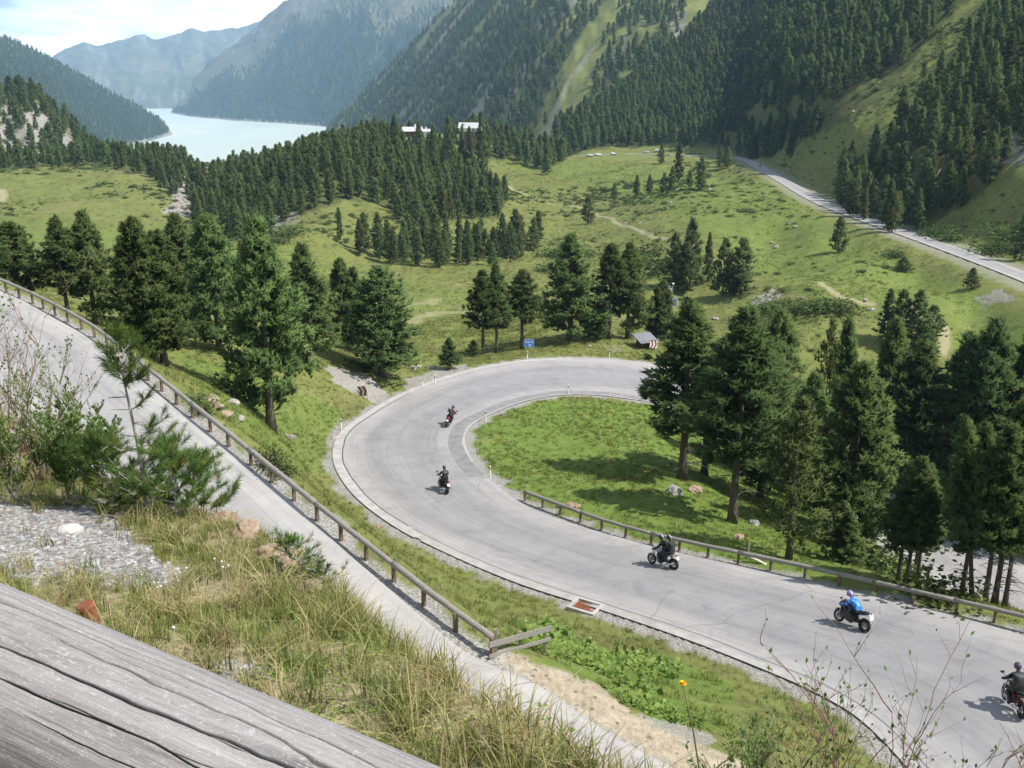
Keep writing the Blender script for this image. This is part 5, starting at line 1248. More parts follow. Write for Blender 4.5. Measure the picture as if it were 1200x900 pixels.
    bm = bmesh.new(); b_loft(bm, [((-0.06, 0, 0.80), 0.08, 0.05), ((-0.22, 0, 0.79), 0.145, 0.055), ((-0.45, 0, 0.83), 0.14, 0.055), ((-0.62, 0, 0.90), 0.11, 0.05), ((-0.80, 0, 0.93), 0.08, 0.035)], 14); part('seat', bm, SEATM)
    bm = bmesh.new(); b_loft(bm, [((-0.25, 0, 0.70), 0.12, 0.05), ((-0.5, 0, 0.77), 0.135, 0.065), ((-0.78, 0, 0.86), 0.12, 0.06), ((-0.97, 0, 0.93), 0.07, 0.035)], 14); part('tail_fairing', bm, p)
    bm = bmesh.new(); b_ico(bm, (-0.965, 0, 0.88), (0.03, 0.085, 0.035), 2); part('tail_light', bm, TAILL)
    bm = bmesh.new(); b_box(bm, (-0.99, 0, 0.70), (0.012, 0.19, 0.17), Euler((0, 0.30, 0)), 0.004); part('number_plate', bm, PLATEM, sm=False)
    bm = bmesh.new(); b_tube(bm, [(-0.88, 0, 0.86), (-0.97, 0, 0.72)], 0.02, 6)
    for s in (-1, 1): b_tube(bm, [(-0.90, 0, 0.82), (-0.92, s * 0.17, 0.82)], 0.008, 6)
    part('plate_holder', bm, BLACKP)
    for s in (-1, 1):
        bm = bmesh.new(); b_ico(bm, (-0.92, s * 0.185, 0.82), (0.025, 0.032, 0.022), 2); part('indicator', bm, simple('amber', (0.65, 0.22, 0.02), 0.2))
    for s in ((-1, 1) if not sport else (-1,)):
        bm = bmesh.new(); b_tube(bm, [(0.24, s * 0.12, 0.52), (0.24, s * 0.16, 0.28), (0.0, s * 0.20, 0.22), (-0.30, s * 0.21, 0.27)], 0.026, 8); b_tube(bm, [(-0.30, s * 0.21, 0.27), (-0.42, s * 0.215, 0.32), (-0.88, s * 0.225, 0.44)], [0.03, 0.058, 0.052], 10); part('exhaust', bm, CHROME)
    bm = bmesh.new(); b_loft(bm, [((0.98, 0, 0.52), 0.03, 0.01), ((0.88, 0, 0.60), 0.075, 0.02), ((0.70, 0, 0.635), 0.08, 0.02), ((0.52, 0, 0.60), 0.07, 0.015)], 10); part('front_mudguard', bm, p)
    bm = bmesh.new(); b_loft(bm, [((0.52, 0, 0.90), 0.05, 0.05), ((0.60, 0, 0.90), 0.10, 0.10), ((0.67, 0, 0.90), 0.10, 0.10)], 14); hl = part('headlight', bm, CHROME)
    bm = bmesh.new(); b_ico(bm, (0.672, 0, 0.90), (0.02, 0.092, 0.092), 2); part('lens', bm, LAMPG, hl)
    if sport or fairing:
        bm = bmesh.new(); b_loft(bm, [((0.30, 0, 0.86), 0.20, 0.14, .8), ((0.48, 0, 0.90), 0.225, 0.19, .8), ((0.64, 0, 0.90), 0.17, 0.15, .8), ((0.78, 0, 0.84), 0.08, 0.06, .8)], 16); part('front_fairing', bm, p)
        bm = bmesh.new(); b_loft(bm, [((0.40, 0, 1.06), 0.16, 0.04), ((0.52, 0, 1.07), 0.15, 0.06), ((0.66, 0, 0.98), 0.09, 0.04)], 14); part('windscreen', bm, SCREEN)
        if sport:
            for s in (-1, 1):
                bm = bmesh.new(); f_ = [(0.56, 0.86), (0.50, 0.45), (0.15, 0.26), (-0.15, 0.24), (-0.10, 0.45), (0.05, 0.66), (0.30, 0.84)]
                bm.faces.new([bm.verts.new((x, s * (0.17 + 0.03 * (z > 0.4)), z)) for x, z in f_]); bmesh.ops.solidify(bm, geom=bm.faces[:], thickness=0.03); part('side_fairing', bm, p2, sm=False)
    if cases:
        for s in (-1, 1):
            bm = bmesh.new(); b_box(bm, (-0.66, s * 0.30, 0.66), (0.46, 0.20, 0.32), Euler((0, -0.12, 0)), 0.05); part('pannier', bm, p)

def skin_body(name, nodes, edges, mat, parent, levels=2):
    """nodes: (x, y, z, rx, ry); the first is the pelvis"""
    me = bpy.data.meshes.new(name); me.from_pydata([n_[:3] for n_ in nodes], edges, []); me.update()
    o = bpy.data.objects.new(name, me); link(o, parent); me.materials.append(mat)
    o.modifiers.new('skin', 'SKIN'); ss = o.modifiers.new('sub', 'SUBSURF'); ss.levels = levels; ss.render_levels = levels
    if not me.skin_vertices: me.skin_vertices.new() if hasattr(me.skin_vertices, 'new') else None
    for i, n_ in enumerate(nodes):
        sv_ = me.skin_vertices[0].data[i]; sv_.radius = (n_[3] * 1.26, n_[4] * 1.26); sv_.use_root = (i == 0)
    o.modifiers['skin'].use_smooth_shade = True
    return o
def rider(root, jacket, helmet_m, hip=(-0.30, 0.88), neck=(0.10, 1.40), bars=(0.36, 0.36, 1.01), head_fwd=0.08, passenger=False, helmet2=None, boots=None):
    hx, hz = hip; nx, nz = neck
    N_ = [(hx, 0, hz, 0.155, 0.13)]
    E_ = []
    for f, r_ in ((0.33, 0.15), (0.68, 0.175), (0.90, 0.15)):
        N_.append((hx + (nx - hx) * f - 0.05 * math.sin(f * PI), 0, hz + (nz - hz) * f, r_, r_ * 0.78)); E_.append((len(N_) - 2, len(N_) - 1))
    N_.append((nx, 0, nz, 0.075, 0.075)); E_.append((3, 4)); N_.append((nx + 0.06, 0, nz + 0.09, 0.07, 0.07)); E_.append((4, 5))
    for s in (-1, 1):
        b = len(N_)
        N_ += [(nx - 0.05, s * 0.185, nz - 0.07, 0.075, 0.075), ((nx + bars[0]) / 2 - 0.06, s * (0.30 if not passenger else 0.27), (nz + bars[2]) / 2 - 0.07, 0.056, 0.056),
               (bars[0] - 0.06, s * bars[1], bars[2] + 0.02, 0.040, 0.040), (bars[0] + 0.01, s * (bars[1] - 0.005), bars[2] + 0.025, 0.046, 0.036), (bars[0] + 0.055, s * (bars[1] - 0.015), bars[2] - 0.015, 0.030, 0.03)]
        E_ += [(3, b), (b, b + 1), (b + 1, b + 2), (b + 2, b + 3), (b + 3, b + 4)]
        b = len(N_)
        kx = hx + 0.42; kz = hz - 0.14 if not passenger else hz - 0.06
        N_ += [(hx + 0.06, s * 0.12, hz - 0.02, 0.11, 0.10), (hx + 0.25, s * 0.20, hz - 0.07, 0.088, 0.085), (kx, s * 0.225, kz, 0.066, 0.066), (kx - 0.16, s * 0.22, kz - 0.22, 0.060, 0.058), (kx - 0.32, s * 0.20, kz - 0.40, 0.045, 0.045), (kx - 0.20, s * 0.215, kz - 0.475, 0.045, 0.036), (kx - 0.11, s * 0.22, kz - 0.48, 0.035, 0.026)]
        E_ += [(0, b)] + [(b + k, b + k + 1) for k in range(6)]
    body = skin_body('body', N_, E_, jacket, root)
    hc = Vector((nx + 0.07 + head_fwd, 0, nz + 0.20))
    bm = bmesh.new(); vs = b_ico(bm, hc, (0.155, 0.128, 0.150), 3)
    for v in bm.verts:
        d = v.co - hc
        if d.z < -0.05 and d.x > 0: v.co.x += 0.025
        if d.z < -0.11: v.co.z = hc.z - 0.11 - (abs(d.z) - 0.11) * 0.3
    he = bm_obj('helmet', bm, helmet_m, root, True)
    bm = bmesh.new(); vs = b_ico(bm, hc + Vector((0.028, 0, 0.012)), (0.136, 0.119, 0.055), 3)
    bmesh.ops.delete(bm, geom=[v for v in bm.verts if v.co.x < hc.x + 0.03], context='VERTS'); bm_obj('visor', bm, SCREEN, he, True)
    if helmet2:
        bm = bmesh.new()
        vs = b_ico(bm, hc + Vector((-0.004, 0, 0.004)), (0.158, 0.05, 0.155), 3); bm_obj('stripe', bm, helmet2, he, True)
    return body
LEATHER = simple('black_leather', (0.022, 0.022, 0.024), 0.55, var=0.3, scale=6, spec=0.4)
TEXT_B = simple('dark_textile', (0.035, 0.036, 0.04), 0.8, var=0.3, scale=6)
t = NT('blue_race_suit'); oc_ = t.coord('Object'); sp = t.n('SeparateXYZ', inp={'Vector': oc_}); nz = t.noise(9, 3, 0.5, oc_)
up_ = t.math('GREATER_THAN', t.math('ADD', sp.outputs[2], t.math('MULTIPLY', sp.outputs[0], 0.15)), 0.84)
flank = t.math('GREATER_THAN', t.math('ABSOLUTE', sp.outputs[1]), 0.235)
c = t.mix(up_, (0.025, 0.025, 0.03), (0.03, 0.19, 0.66)); c = t.mix(t.math('MULTIPLY', up_, flank), c, (0.05, 0.05, 0.22))
pan_ = t.math('GREATER_THAN', t.n('TexVoronoi', inp={'Scale': 7.0, 'Vector': oc_}).outputs['Distance'], 0.62); c = t.mix(t.math('MULTIPLY', pan_, up_), c, (0.10, 0.36, 0.80))
t.pbr(c, 0.4, 0, None, 0.5); BLUESUIT = t.m
H_WHITE = paint('helmet_white', (0.80, 0.80, 0.80)); H_BLACK = paint('helmet_black', (0.03, 0.03, 0.035)); H_VIOLET = paint('helmet_violet', (0.30, 0.20, 0.42)); H_PURP = paint('helmet_dark_purple', (0.09, 0.05, 0.10)); H_NAVY = paint('helmet_navy', (0.05, 0.06, 0.17))
def place(front_px, rear_px, lean, zoff=0.0):
    Ff = ground_px(*front_px) if not isinstance(front_px, Vector) else front_px; Rr = ground_px(*rear_px) if not isinstance(rear_px, Vector) else rear_px
    # the asphalt sheet lies above the cut ground
    m_ = (Ff + Rr) / 2; d = (Ff - Rr); yaw = math.atan2(d.y, d.x)
    co_, j, dd = kd.find((m_.x, m_.y, 0)); z = rpts[j].z
    cf, jf, _ = kd.find((m_.x + math.cos(yaw) * 0.75, m_.y + math.sin(yaw) * 0.75, 0)); cr2, jr, _ = kd.find((m_.x - math.cos(yaw) * 0.75, m_.y - math.sin(yaw) * 0.75, 0))
    pitch = -math.atan2(rpts[jf].z - rpts[jr].z, 1.5)
    R_ = Matrix.Rotation(yaw, 4, 'Z') @ Matrix.Rotation(pitch * 0.8, 4, 'Y') @ Matrix.Rotation(lean, 4, 'X')
    return Matrix.Translation((m_.x, m_.y, z + zoff)) @ R_
def mk(nm, M, label, cat, group=None):
    o = bpy.data.objects.new(nm, None); o.matrix_world = M; link(o); return tag(o, label, cat, group)
# lean: positive tips to the right-hand side of the rider
M1 = place((528.5, 495), (521.5, 503), 0.26)
b1 = mk('motorcycle', M1, 'red motorcycle farthest round the bend, leaning right, seen from behind', 'motorcycle'); motorcycle(b1, paint('red_lacquer', (0.36, 0.03, 0.035)), ENGM, cases=False, fairing=True)
r1 = mk('person', M1, 'rider in dark jacket and dark helmet on the red motorcycle farthest round the bend', 'person'); rider(r1, simple('maroon_black', (0.05, 0.03, 0.035), 0.7, var=0.4, scale=5), H_NAVY, hip=(-0.30, .88), neck=(0.08, 1.38))
M2 = place((514, 571.5), (525, 581.5), 0.10)
b2 = mk('motorcycle', M2, 'black motorcycle with red tail light and white plate entering the bend, seen from behind', 'motorcycle'); motorcycle(b2, paint('black_lacquer', (0.025, 0.025, 0.03)), ENGM)
r2 = mk('person', M2, 'rider all in black with a black helmet, upright, entering the bend', 'person'); rider(r2, LEATHER, H_BLACK, hip=(-0.28, .88), neck=(-0.06, 1.45), head_fwd=0.03, helmet2=simple('helmet_grey', (0.35, 0.35, 0.36), 0.3))
M3 = place((763.5, 661.5), (790.5, 668.5), 0.05)
b3 = mk('motorcycle', M3, 'silver-blue touring motorcycle carrying two people beside the lower guardrail', 'motorcycle'); motorcycle(b3, paint('silver_blue', (0.42, 0.48, 0.55)), ENGM, fairing=False)
r3 = mk('person', M3, 'front rider in black with a white-topped helmet on the two-up motorcycle', 'person'); rider(r3, LEATHER, H_BLACK, hip=(-0.22, .89), neck=(-0.02, 1.45), helmet2=H_WHITE, head_fwd=0.04)
p3 = mk('person', M3, 'pillion passenger in dark clothes with a black and white helmet on the two-up motorcycle', 'person'); rider(p3, TEXT_B, H_BLACK, hip=(-0.60, .97), neck=(-0.52, 1.55), bars=(-0.20, 0.20, 1.10), passenger=True, helmet2=H_WHITE, head_fwd=0.02)
M4 = place((983, 731), (1011.5, 742), 0.20)
b4 = mk('motorcycle', M4, 'dark sport motorcycle with white tail, ridden by the person in blue', 'motorcycle'); motorcycle(b4, paint('blue_black', (0.04, 0.05, 0.16)), paint('fairing_black', (0.02, 0.02, 0.025)), sport=True)
bm = bmesh.new(); b_box(bm, (-1.0, 0, 0.79), (0.014, 0.23, 0.25), Euler((0, 0.3, 0)), 0.005); bm_obj('rear_panel', bm, PLATEM, b4)
r4 = mk('person', M4, 'rider crouched in a bright blue suit with a violet and white helmet', 'person'); rider(r4, BLUESUIT, H_VIOLET, hip=(-0.34, .90), neck=(0.14, 1.24), bars=(0.36, 0.35, 0.95), head_fwd=0.10, helmet2=simple('helmet_pink', (0.7, 0.62, 0.72), 0.3))
M5 = place((1178, 824), (1195, 843), 0.06)
b5 = mk('motorcycle', M5, 'black and dark red motorcycle cut by the right frame edge', 'motorcycle'); motorcycle(b5, paint('black_lacquer', (0.025, 0.025, 0.03)), paint('red_frame', (0.32, 0.03, 0.03)))
r5 = mk('person', M5, 'rider in black with a dark purple helmet, cut by the right frame edge', 'person'); rider(r5, LEATHER, H_PURP, hip=(-0.28, .88), neck=(0.0, 1.43), head_fwd=0.05)
q_ = farC[[i for i, p in enumerate(farC) if math.hypot(p.x, p.y) > 455][0]]
i6 = min(range(len(farC)), key=lambda i: abs(math.hypot(farC[i].x, farC[i].y) - 466)); d6 = (farC[i6 - 3] - farC[i6 + 3]); rt = Vector((d6.y, -d6.x, 0)).normalized()
M6 = Matrix.Translation(farC[i6] + rt * 1.0 * 0 + dn(0.06)) @ Matrix.Rotation(math.atan2(d6.y, d6.x), 4, 'Z')
b6 = mk('motorcycle', M6, 'tiny distant motorcycle on the straight valley road', 'motorcycle'); motorcycle(b6, paint('black_lacquer', (0.025, 0.025, 0.03)), ENGM)
r6 = mk('person', M6, 'tiny distant rider in dark clothes on the valley road', 'person'); rider(r6, LEATHER, H_BLACK)
# ================================================================== foreground log rail, grasses, shrubs
# ---- the hewn log along the bottom left
A = near_pt(0, 0) if False else None
t = NT('old_grey_log'); pos = t.coord('UV') if False else t.attr('uvw', 'Vector')
mpv = t.n('Mapping'); mpv.inputs['Scale'].default_value = (3.0, 60.0, 60.0); t.t.links.new(pos, mpv.inputs['Vector'])
gr = t.noise(1.0, 8, 0.72, mpv.outputs['Vector'], 0.4)
mp2 = t.n('Mapping'); mp2.inputs['Scale'].default_value = (1.2, 6.0, 6.0); t.t.links.new(pos, mp2.inputs['Vector']); gr2 = t.noise(1.5, 5, 0.6, mp2.outputs['Vector'], 0.6)
mp3 = t.n('Mapping'); mp3.inputs['Scale'].default_value = (90.0, 190.0, 190.0); t.t.links.new(pos, mp3.inputs['Vector']); fz = t.noise(1.0, 4, 0.8, mp3.outputs['Vector'], 1.5)
c = t.ramp(gr, [(0.30, (0.135, 0.12, 0.108)), (0.47, (0.265, 0.25, 0.237)), (0.62, (0.34, 0.325, 0.312)), (0.78, (0.455, 0.44, 0.428))])
mp4 = t.n('Mapping'); mp4.inputs['Scale'].default_value = (16.0, 520.0, 520.0); t.t.links.new(pos, mp4.inputs['Vector']); hair = t.noise(1.0, 5, 0.75, mp4.outputs['Vector'], 0.8)
c = t.mix(0.8, c, t.ramp(hair, [(0.30, (0.62, 0.61, 0.61)), (0.5, (1, 1, 1)), (0.70, (1.30, 1.30, 1.31))]), 'MULTIPLY')
c = t.mix(t.math('MULTIPLY', gr2, 0.35), c, (0.24, 0.235, 0.24))
c = t.mix(t.math('MULTIPLY', t.math('GREATER_THAN', fz, 0.585), 0.42), c, (0.55, 0.545, 0.55))
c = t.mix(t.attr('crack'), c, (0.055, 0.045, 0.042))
t.pbr(c, 0.82, 0, t.bump(t.math('ADD', gr, t.math('MULTIPLY', fz, 0.25)), 0.55, 0.004), 0.2); LOGM = t.m
ns, nc = 420, 760
La = ray(-60, 774) * 1.45; Lb = ray(560, 1066) * 1.15          # axis ends (world)
ax = (Lb - La); Llen = ax.length; ax.normalize(); side = ax.cross(Vector((0, 0, 1))).normalized(); upv = side.cross(ax).normalized()
SS = np.linspace(-0.25, Llen + 0.5, ns); TH = np.concatenate([np.linspace(0.2, 3.4, 660, endpoint=False), np.linspace(3.4, 0.2 + 2 * PI, 100, endpoint=False)])
S2, T2 = np.meshgrid(SS, TH, indexing='ij')
# flattened round: super-ellipse, wider than tall
ry, rz_ = 0.128, 0.105
cyy = np.sign(np.cos(T2)) * np.abs(np.cos(T2)) ** 0.80; szz = np.sign(np.sin(T2)) * np.abs(np.sin(T2)) ** 0.80
wav = 1 + 0.022 * fbm(S2 * 1.6, np.cos(T2) * 1.5, 401, 3) + 0.012 * fbm(S2 * 5, np.sin(T2) * 2 + np.cos(T2), 402, 3)
ry_ = ry * wav; rz2 = rz_ * wav
arc = T2 * 0.12
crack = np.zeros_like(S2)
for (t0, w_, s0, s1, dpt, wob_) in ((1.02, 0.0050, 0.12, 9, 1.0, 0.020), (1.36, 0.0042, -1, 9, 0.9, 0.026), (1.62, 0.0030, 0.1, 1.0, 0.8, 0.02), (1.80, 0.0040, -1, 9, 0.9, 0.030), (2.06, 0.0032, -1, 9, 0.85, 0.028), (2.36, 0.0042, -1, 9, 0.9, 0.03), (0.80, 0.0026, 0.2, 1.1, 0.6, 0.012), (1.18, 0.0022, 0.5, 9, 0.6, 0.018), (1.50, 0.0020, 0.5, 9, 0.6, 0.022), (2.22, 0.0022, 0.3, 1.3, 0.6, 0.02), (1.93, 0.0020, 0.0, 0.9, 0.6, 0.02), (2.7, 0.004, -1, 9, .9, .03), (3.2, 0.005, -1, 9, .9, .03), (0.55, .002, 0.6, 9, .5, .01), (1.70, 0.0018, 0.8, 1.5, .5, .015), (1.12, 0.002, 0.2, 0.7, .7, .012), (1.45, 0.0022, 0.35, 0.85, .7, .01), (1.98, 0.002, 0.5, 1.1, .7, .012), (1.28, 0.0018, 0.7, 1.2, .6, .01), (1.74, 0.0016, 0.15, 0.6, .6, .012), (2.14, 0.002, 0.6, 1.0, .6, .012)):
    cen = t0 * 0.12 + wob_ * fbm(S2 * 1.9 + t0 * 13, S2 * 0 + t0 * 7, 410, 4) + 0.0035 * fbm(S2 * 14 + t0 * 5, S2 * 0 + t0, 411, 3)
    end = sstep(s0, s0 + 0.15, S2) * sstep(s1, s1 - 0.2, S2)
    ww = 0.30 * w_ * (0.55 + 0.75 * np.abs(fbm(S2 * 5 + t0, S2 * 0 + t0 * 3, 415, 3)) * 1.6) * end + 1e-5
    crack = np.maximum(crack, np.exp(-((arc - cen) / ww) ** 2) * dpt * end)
fine_g = fbm(S2 * 3, arc * 160, 420, 3) * 0.0009
dr_ = -crack * 0.009 + fine_g
pxs = (ry_ + dr_) * cyy; pzs = (rz2 + dr_) * szz
LV = np.array(La)[None, None] + S2[..., None] * np.array(ax) + pxs[..., None] * np.array(side) + pzs[..., None] * np.array(upv)
ii = np.arange(ns * nc).reshape(ns, nc); jn = np.roll(ii, -1, 1)
lf = np.stack([ii[:-1], jn[:-1], jn[1:], ii[1:]], -1).reshape(-1, 4)
lo_ = mesh_np('log_rail', LV.reshape(-1, 3), lf, LOGM, smooth=True, attrs={'crack': np.clip(crack.ravel() * 1.2, 0, 1)})
at_ = lo_.data.attributes.new('uvw', 'FLOAT_VECTOR', 'POINT'); at_.data.foreach_set('vector', np.stack([S2.ravel(), (ry * np.cos(T2)).ravel(), (rz_ * np.sin(T2)).ravel()], 1).astype(np.float32).ravel())
tag(lo_, 'massive weathered grey log with long drying cracks filling the bottom left corner', 'log')

# ---- rusty stub
P = ground_px(106, 731); bm = bmesh.new(); b_tube(bm, [(0, 0, -0.1), (0, 0, 0.10), (0, 0, 0.115)], [0.055, 0.055, 0.046], 20); 
for v in bm.verts: v.co.z += 0.004 * math.sin(40 * v.co.x)
st = bm_obj('iron_stub', bm, RUST, None, False); st.location = P + dn(0.02); st.rotation_euler = (0.1, -0.1, 0); tag(st, 'rusty iron post stub sticking out of the grass behind the grey log', 'post')
boulder(ground_px(82, 625), (0.115, 0.085, 0.075), 'rounded whitish stone on the grey gravel patch', WSTONE, 501, cat='stone', rg=0.35)
for i, (px, py, s, lab) in enumerate([(262, 612, 0.16, 'ochre rock ledge right below the small pine at the bank edge'), (288, 630, 0.2, 'second ochre rock down along the bank edge'), (322, 655, 0.22, 'bulky ochre rock in the middle of the bank edge'), (341, 673, 0.17, 'ochre rock half under dry grass on the bank edge'), (368, 692, 0.12, 'lowest ochre rock on the bank edge'), (88, 590, 0.15, 'ochre stone under the left shrubs at the gravel patch'), (140, 608, 0.10, 'dark reddish stone between gravel patch and small pine'), (205, 560, 0.2, 'ochre stone showing through the small pine branches')]):
    P = ground_px(px, py)
    if P: boulder(P, (s * 0.85, s * 0.6, s * 0.5), lab, OCHRE, 510 + i)

# ---- grass tufts
GRASSM = leaf_mat('grass_blades', [(0.0, (0.115, 0.155, 0.038)), (0.4, (0.19, 0.225, 0.065)), (0.7, (0.265, 0.275, 0.10)), (0.9, (0.38, 0.34, 0.15)), (1.0, (0.48, 0.42, 0.23))], 0.35)
DRYM = leaf_mat('dry_grass', [(0.0, (0.22, 0.20, 0.07)), (0.5, (0.40, 0.34, 0.17)), (1.0, (0.52, 0.44, 0.26))], 0.3)
def tuft(seed, nbl, h, w_, spread, segs=3, mat=None, tint0=0.3, tintv=0.3, curl=0.9, base_r=0.04, flat=False):
    r = np.random.RandomState(seed); V = []; Fc = []; T = []
    for b in range(nbl):
        a = r.rand() * 2 * PI; br = base_r * math.sqrt(r.rand()); hh = h * (0.45 + 0.75 * r.rand()); out = spread * (0.2 + r.rand()) * hh; tw = a + r.normal(0, 0.6)
        dx, dy = math.cos(a), math.sin(a); sx, sy = -math.sin(tw), math.cos(tw); t0 = tint0 + tintv * (r.rand() - 0.5) * 2; bx, by = br * math.cos(a * 3), br * math.sin(a * 3)
        b0 = len(V)
        for k in range(segs + 1):
            f = k / segs; o_ = out * f ** 1.8; z = hh * (f - 0.22 * curl * f ** 2.5) - 0.02 * (k == 0); ww = w_ * (1 - f) ** 0.6 * 0.5 + 0.0004
            V.append((bx + dx * o_ + sx * ww, by + dy * o_ + sy * ww, z)); V.append((bx + dx * o_ - sx * ww, by + dy * o_ - sy * ww, z)); T += [t0 - 0.15 + 0.25 * f] * 2
        for k in range(segs): Fc.append((b0 + 2 * k, b0 + 2 * k + 1, b0 + 2 * k + 3, b0 + 2 * k + 2))
    return mesh_np('grass_tuft', np.array(V), np.array(Fc), mat or GRASSM, parent=False, attrs={'tint': T})
def sample_px(n, poly, rmax, seed, rmin=0.0, box=None):
    """points on the ground inside a picture outline, evenly per square metre"""
    r = np.random.RandomState(seed); xs = [ground_px(*p) for p in poly]; xs = [p for p in xs if p is not None and math.hypot(p.x, p.y) < rmax * 1.3]
    x0, x1 = min(p.x for p in xs) - 0.3, max(p.x for p in xs) + 0.3; y0, y1 = min(p.y for p in xs) - 0.3, max(p.y for p in xs) + 0.3
    if box: x0, x1, y0, y1 = box
    x = x0 + (x1 - x0) * r.rand(n); y = y0 + (y1 - y0) * r.rand(n); z = grid_interp(Zt, x, y); px, py, zc = project(x, y, z); rr = np.hypot(x, y)
    k = in_poly(px, py, poly) & (zc > 0.2) & (rr < rmax) & (rr > rmin)
    return np.stack([x, y, z], 1)[k]
NEARPOLY = [(-60, 480), (140, 500), (270, 590), (420, 690), (560, 770), (700, 850), (830, 900), (1300, 1300), (600, 1500), (-400, 1200), (-200, 700)]
NBOX = (-11, 4.5, 0, 16.5); pts = sample_px(21000, NEARPOLY, 17, 21, 0, NBOX)
r_ = np.hypot(pts[:, 0], pts[:, 1])
dq = fbm(pts[:, 0] * 0.9, pts[:, 1] * 0.9, 601, 3); gv = grid_interp(gravel, pts[:, 0], pts[:, 1]); dcr_ = (pts[:, 1] - np.interp(pts[:, 0], CRX, CRY)) * 0.72
keep = (RS.rand(len(pts)) > gv * 0.93) & (dcr_ < 1.6) & (RS.rand(len(pts)) < np.clip(1.25 - r_ / 30, 0.4, 1))
pts = pts[keep]; dq = dq[keep]; r_ = r_[keep]; ppx, ppy, _ = project(pts[:, 0], pts[:, 1], pts[:, 2])
dryness = sstep(-0.05, 0.35, dq + 0.35 * sstep(300, 560, ppx) - 0.25 * sstep(300, 120, ppx))
isdry = RS.rand(len(pts)) < 0.28 + dryness * 0.6
G_GREEN = [tuft(700 + i, 16, 0.15, 0.0055, 0.55, 3, None, (0.2, 0.3, 0.42, 0.55)[i], 0.22, base_r=0.06) for i in range(4)]
G_LONG = [tuft(710 + i, 9, 0.21, 0.0055, 0.60, 4, None, (0.35, 0.55, 0.7)[i], 0.25, base_r=0.05) for i in range(3)]
G_DRY = [tuft(720 + i, 16, 0.20, 0.0045, 0.95, 4, DRYM, 0.5, 0.45, base_r=0.08, curl=1.5) for i in range(3)]
def put_grass(nm, p, protos, s0, s1, seed):
    rr = np.random.RandomState(seed); s = s0 + (s1 - s0) * rr.rand(len(p)); w = s * (0.85 + 0.3 * rr.rand(len(p)))
    gn_scatter(nm, p, np.stack([w, w, s], 1), rr.rand(len(p)) * 6.28, protos, tilt=rr.normal(0, 0.12, (len(p), 2)))
put_grass('meadow_grass', pts[~isdry], G_GREEN, 0.45, 1.25, 1)
put_grass('dry_grass', pts[isdry], G_DRY, 0.5, 1.3, 2)
lg = sample_px(2600, [(300, 640), (420, 690), (560, 760), (700, 850), (850, 905), (900, 1200), (500, 1200), (420, 820), (300, 720)], 8, 23)
lg = lg[fbm(lg[:, 0] * 1.4, lg[:, 1] * 1.4, 603, 2) > -0.12]
put_grass('tall_grass', lg, G_LONG, 0.55, 1.25, 3)
# ---- broad-leaved herbs between the blades
HERB = leaf_mat('herb_leaves', [(0.0, (0.11, 0.19, 0.04)), (0.5, (0.18, 0.28, 0.065)), (1.0, (0.28, 0.36, 0.11))], 0.35)
def leaves_cloud(seed, n, sx, sz, ls, mat, up=0.6, aspect=0.45, name='leaf_clump'):
    r = np.random.RandomState(seed); P = r.normal(0, 1, (n, 3)) * np.array([sx, sx, sz]) * 0.5; P[:, 2] = np.abs(P[:, 2]) 
    d = r.normal(0, 1, (n, 3)); d[:, 2] *= 0.5; d /= np.linalg.norm(d, axis=1, keepdims=True); nrm = np.cross(d, r.normal(0, 1, (n, 3))); s_ = np.cross(d, nrm + np.array([0, 0, up * 2])); s_ /= np.linalg.norm(s_, axis=1, keepdims=True)
    l = ls * (0.6 + 0.8 * r.rand(n, 1)); w_ = l * aspect
    V = np.stack([P, P + d * l * 0.5 + s_ * w_, P + d * l, P + d * l * 0.5 - s_ * w_], 1).reshape(-1, 3)
    tint = np.repeat(r.rand(n), 4)
    return mesh_np(name, V, np.arange(len(V)).reshape(-1, 4), mat, parent=False, attrs={'tint': tint})
hb = sample_px(6000, NEARPOLY, 14, 25, 0, NBOX); hb = hb[(fbm(hb[:, 0] * 1.1, hb[:, 1] * 1.1, 605, 3) > 0.12) & (grid_interp(gravel, hb[:, 0], hb[:, 1]) < 0.4) & (((hb[:, 1] - np.interp(hb[:, 0], CRX, CRY)) * 0.72) < -0.1)]
gn_scatter('herbs', hb, np.repeat((0.6 + 0.7 * RS.rand(len(hb)))[:, None], 3, 1), RS.rand(len(hb)) * 6.28, [leaves_cloud(730 + i, 40, 0.12, 0.06, 0.022, HERB, 0.6, 0.34) for i in range(3)])
# ---- small white clover heads
cl = sample_px(900, [(150, 640), (260, 650), (330, 760), (600, 890), (500, 900), (250, 800), (170, 720)], 9, 27); cl = cl[fbm(cl[:, 0] * 1.5, cl[:, 1] * 1.5, 607, 2) > 0.15][:26]
bm = bmesh.new(); b_ico(bm, (0, 0, 0.13), (0.014, 0.014, 0.012), 2, 0.3, 3); b_tube(bm, [(0, 0, 0), (0.006, 0, 0.12)], 0.0018, 5); me = bpy.data.meshes.new('clover'); bm.to_mesh(me); bm.free(); me.materials.append(simple('clover_white', (0.72, 0.70, 0.62), 0.8)); clo = bpy.data.objects.new('clover', me)
if len(cl): gn_scatter('clover_flowers', cl, np.repeat((0.45 + 0.35 * RS.rand(len(cl)))[:, None], 3, 1), RS.rand(len(cl)) * 6.28, [clo])
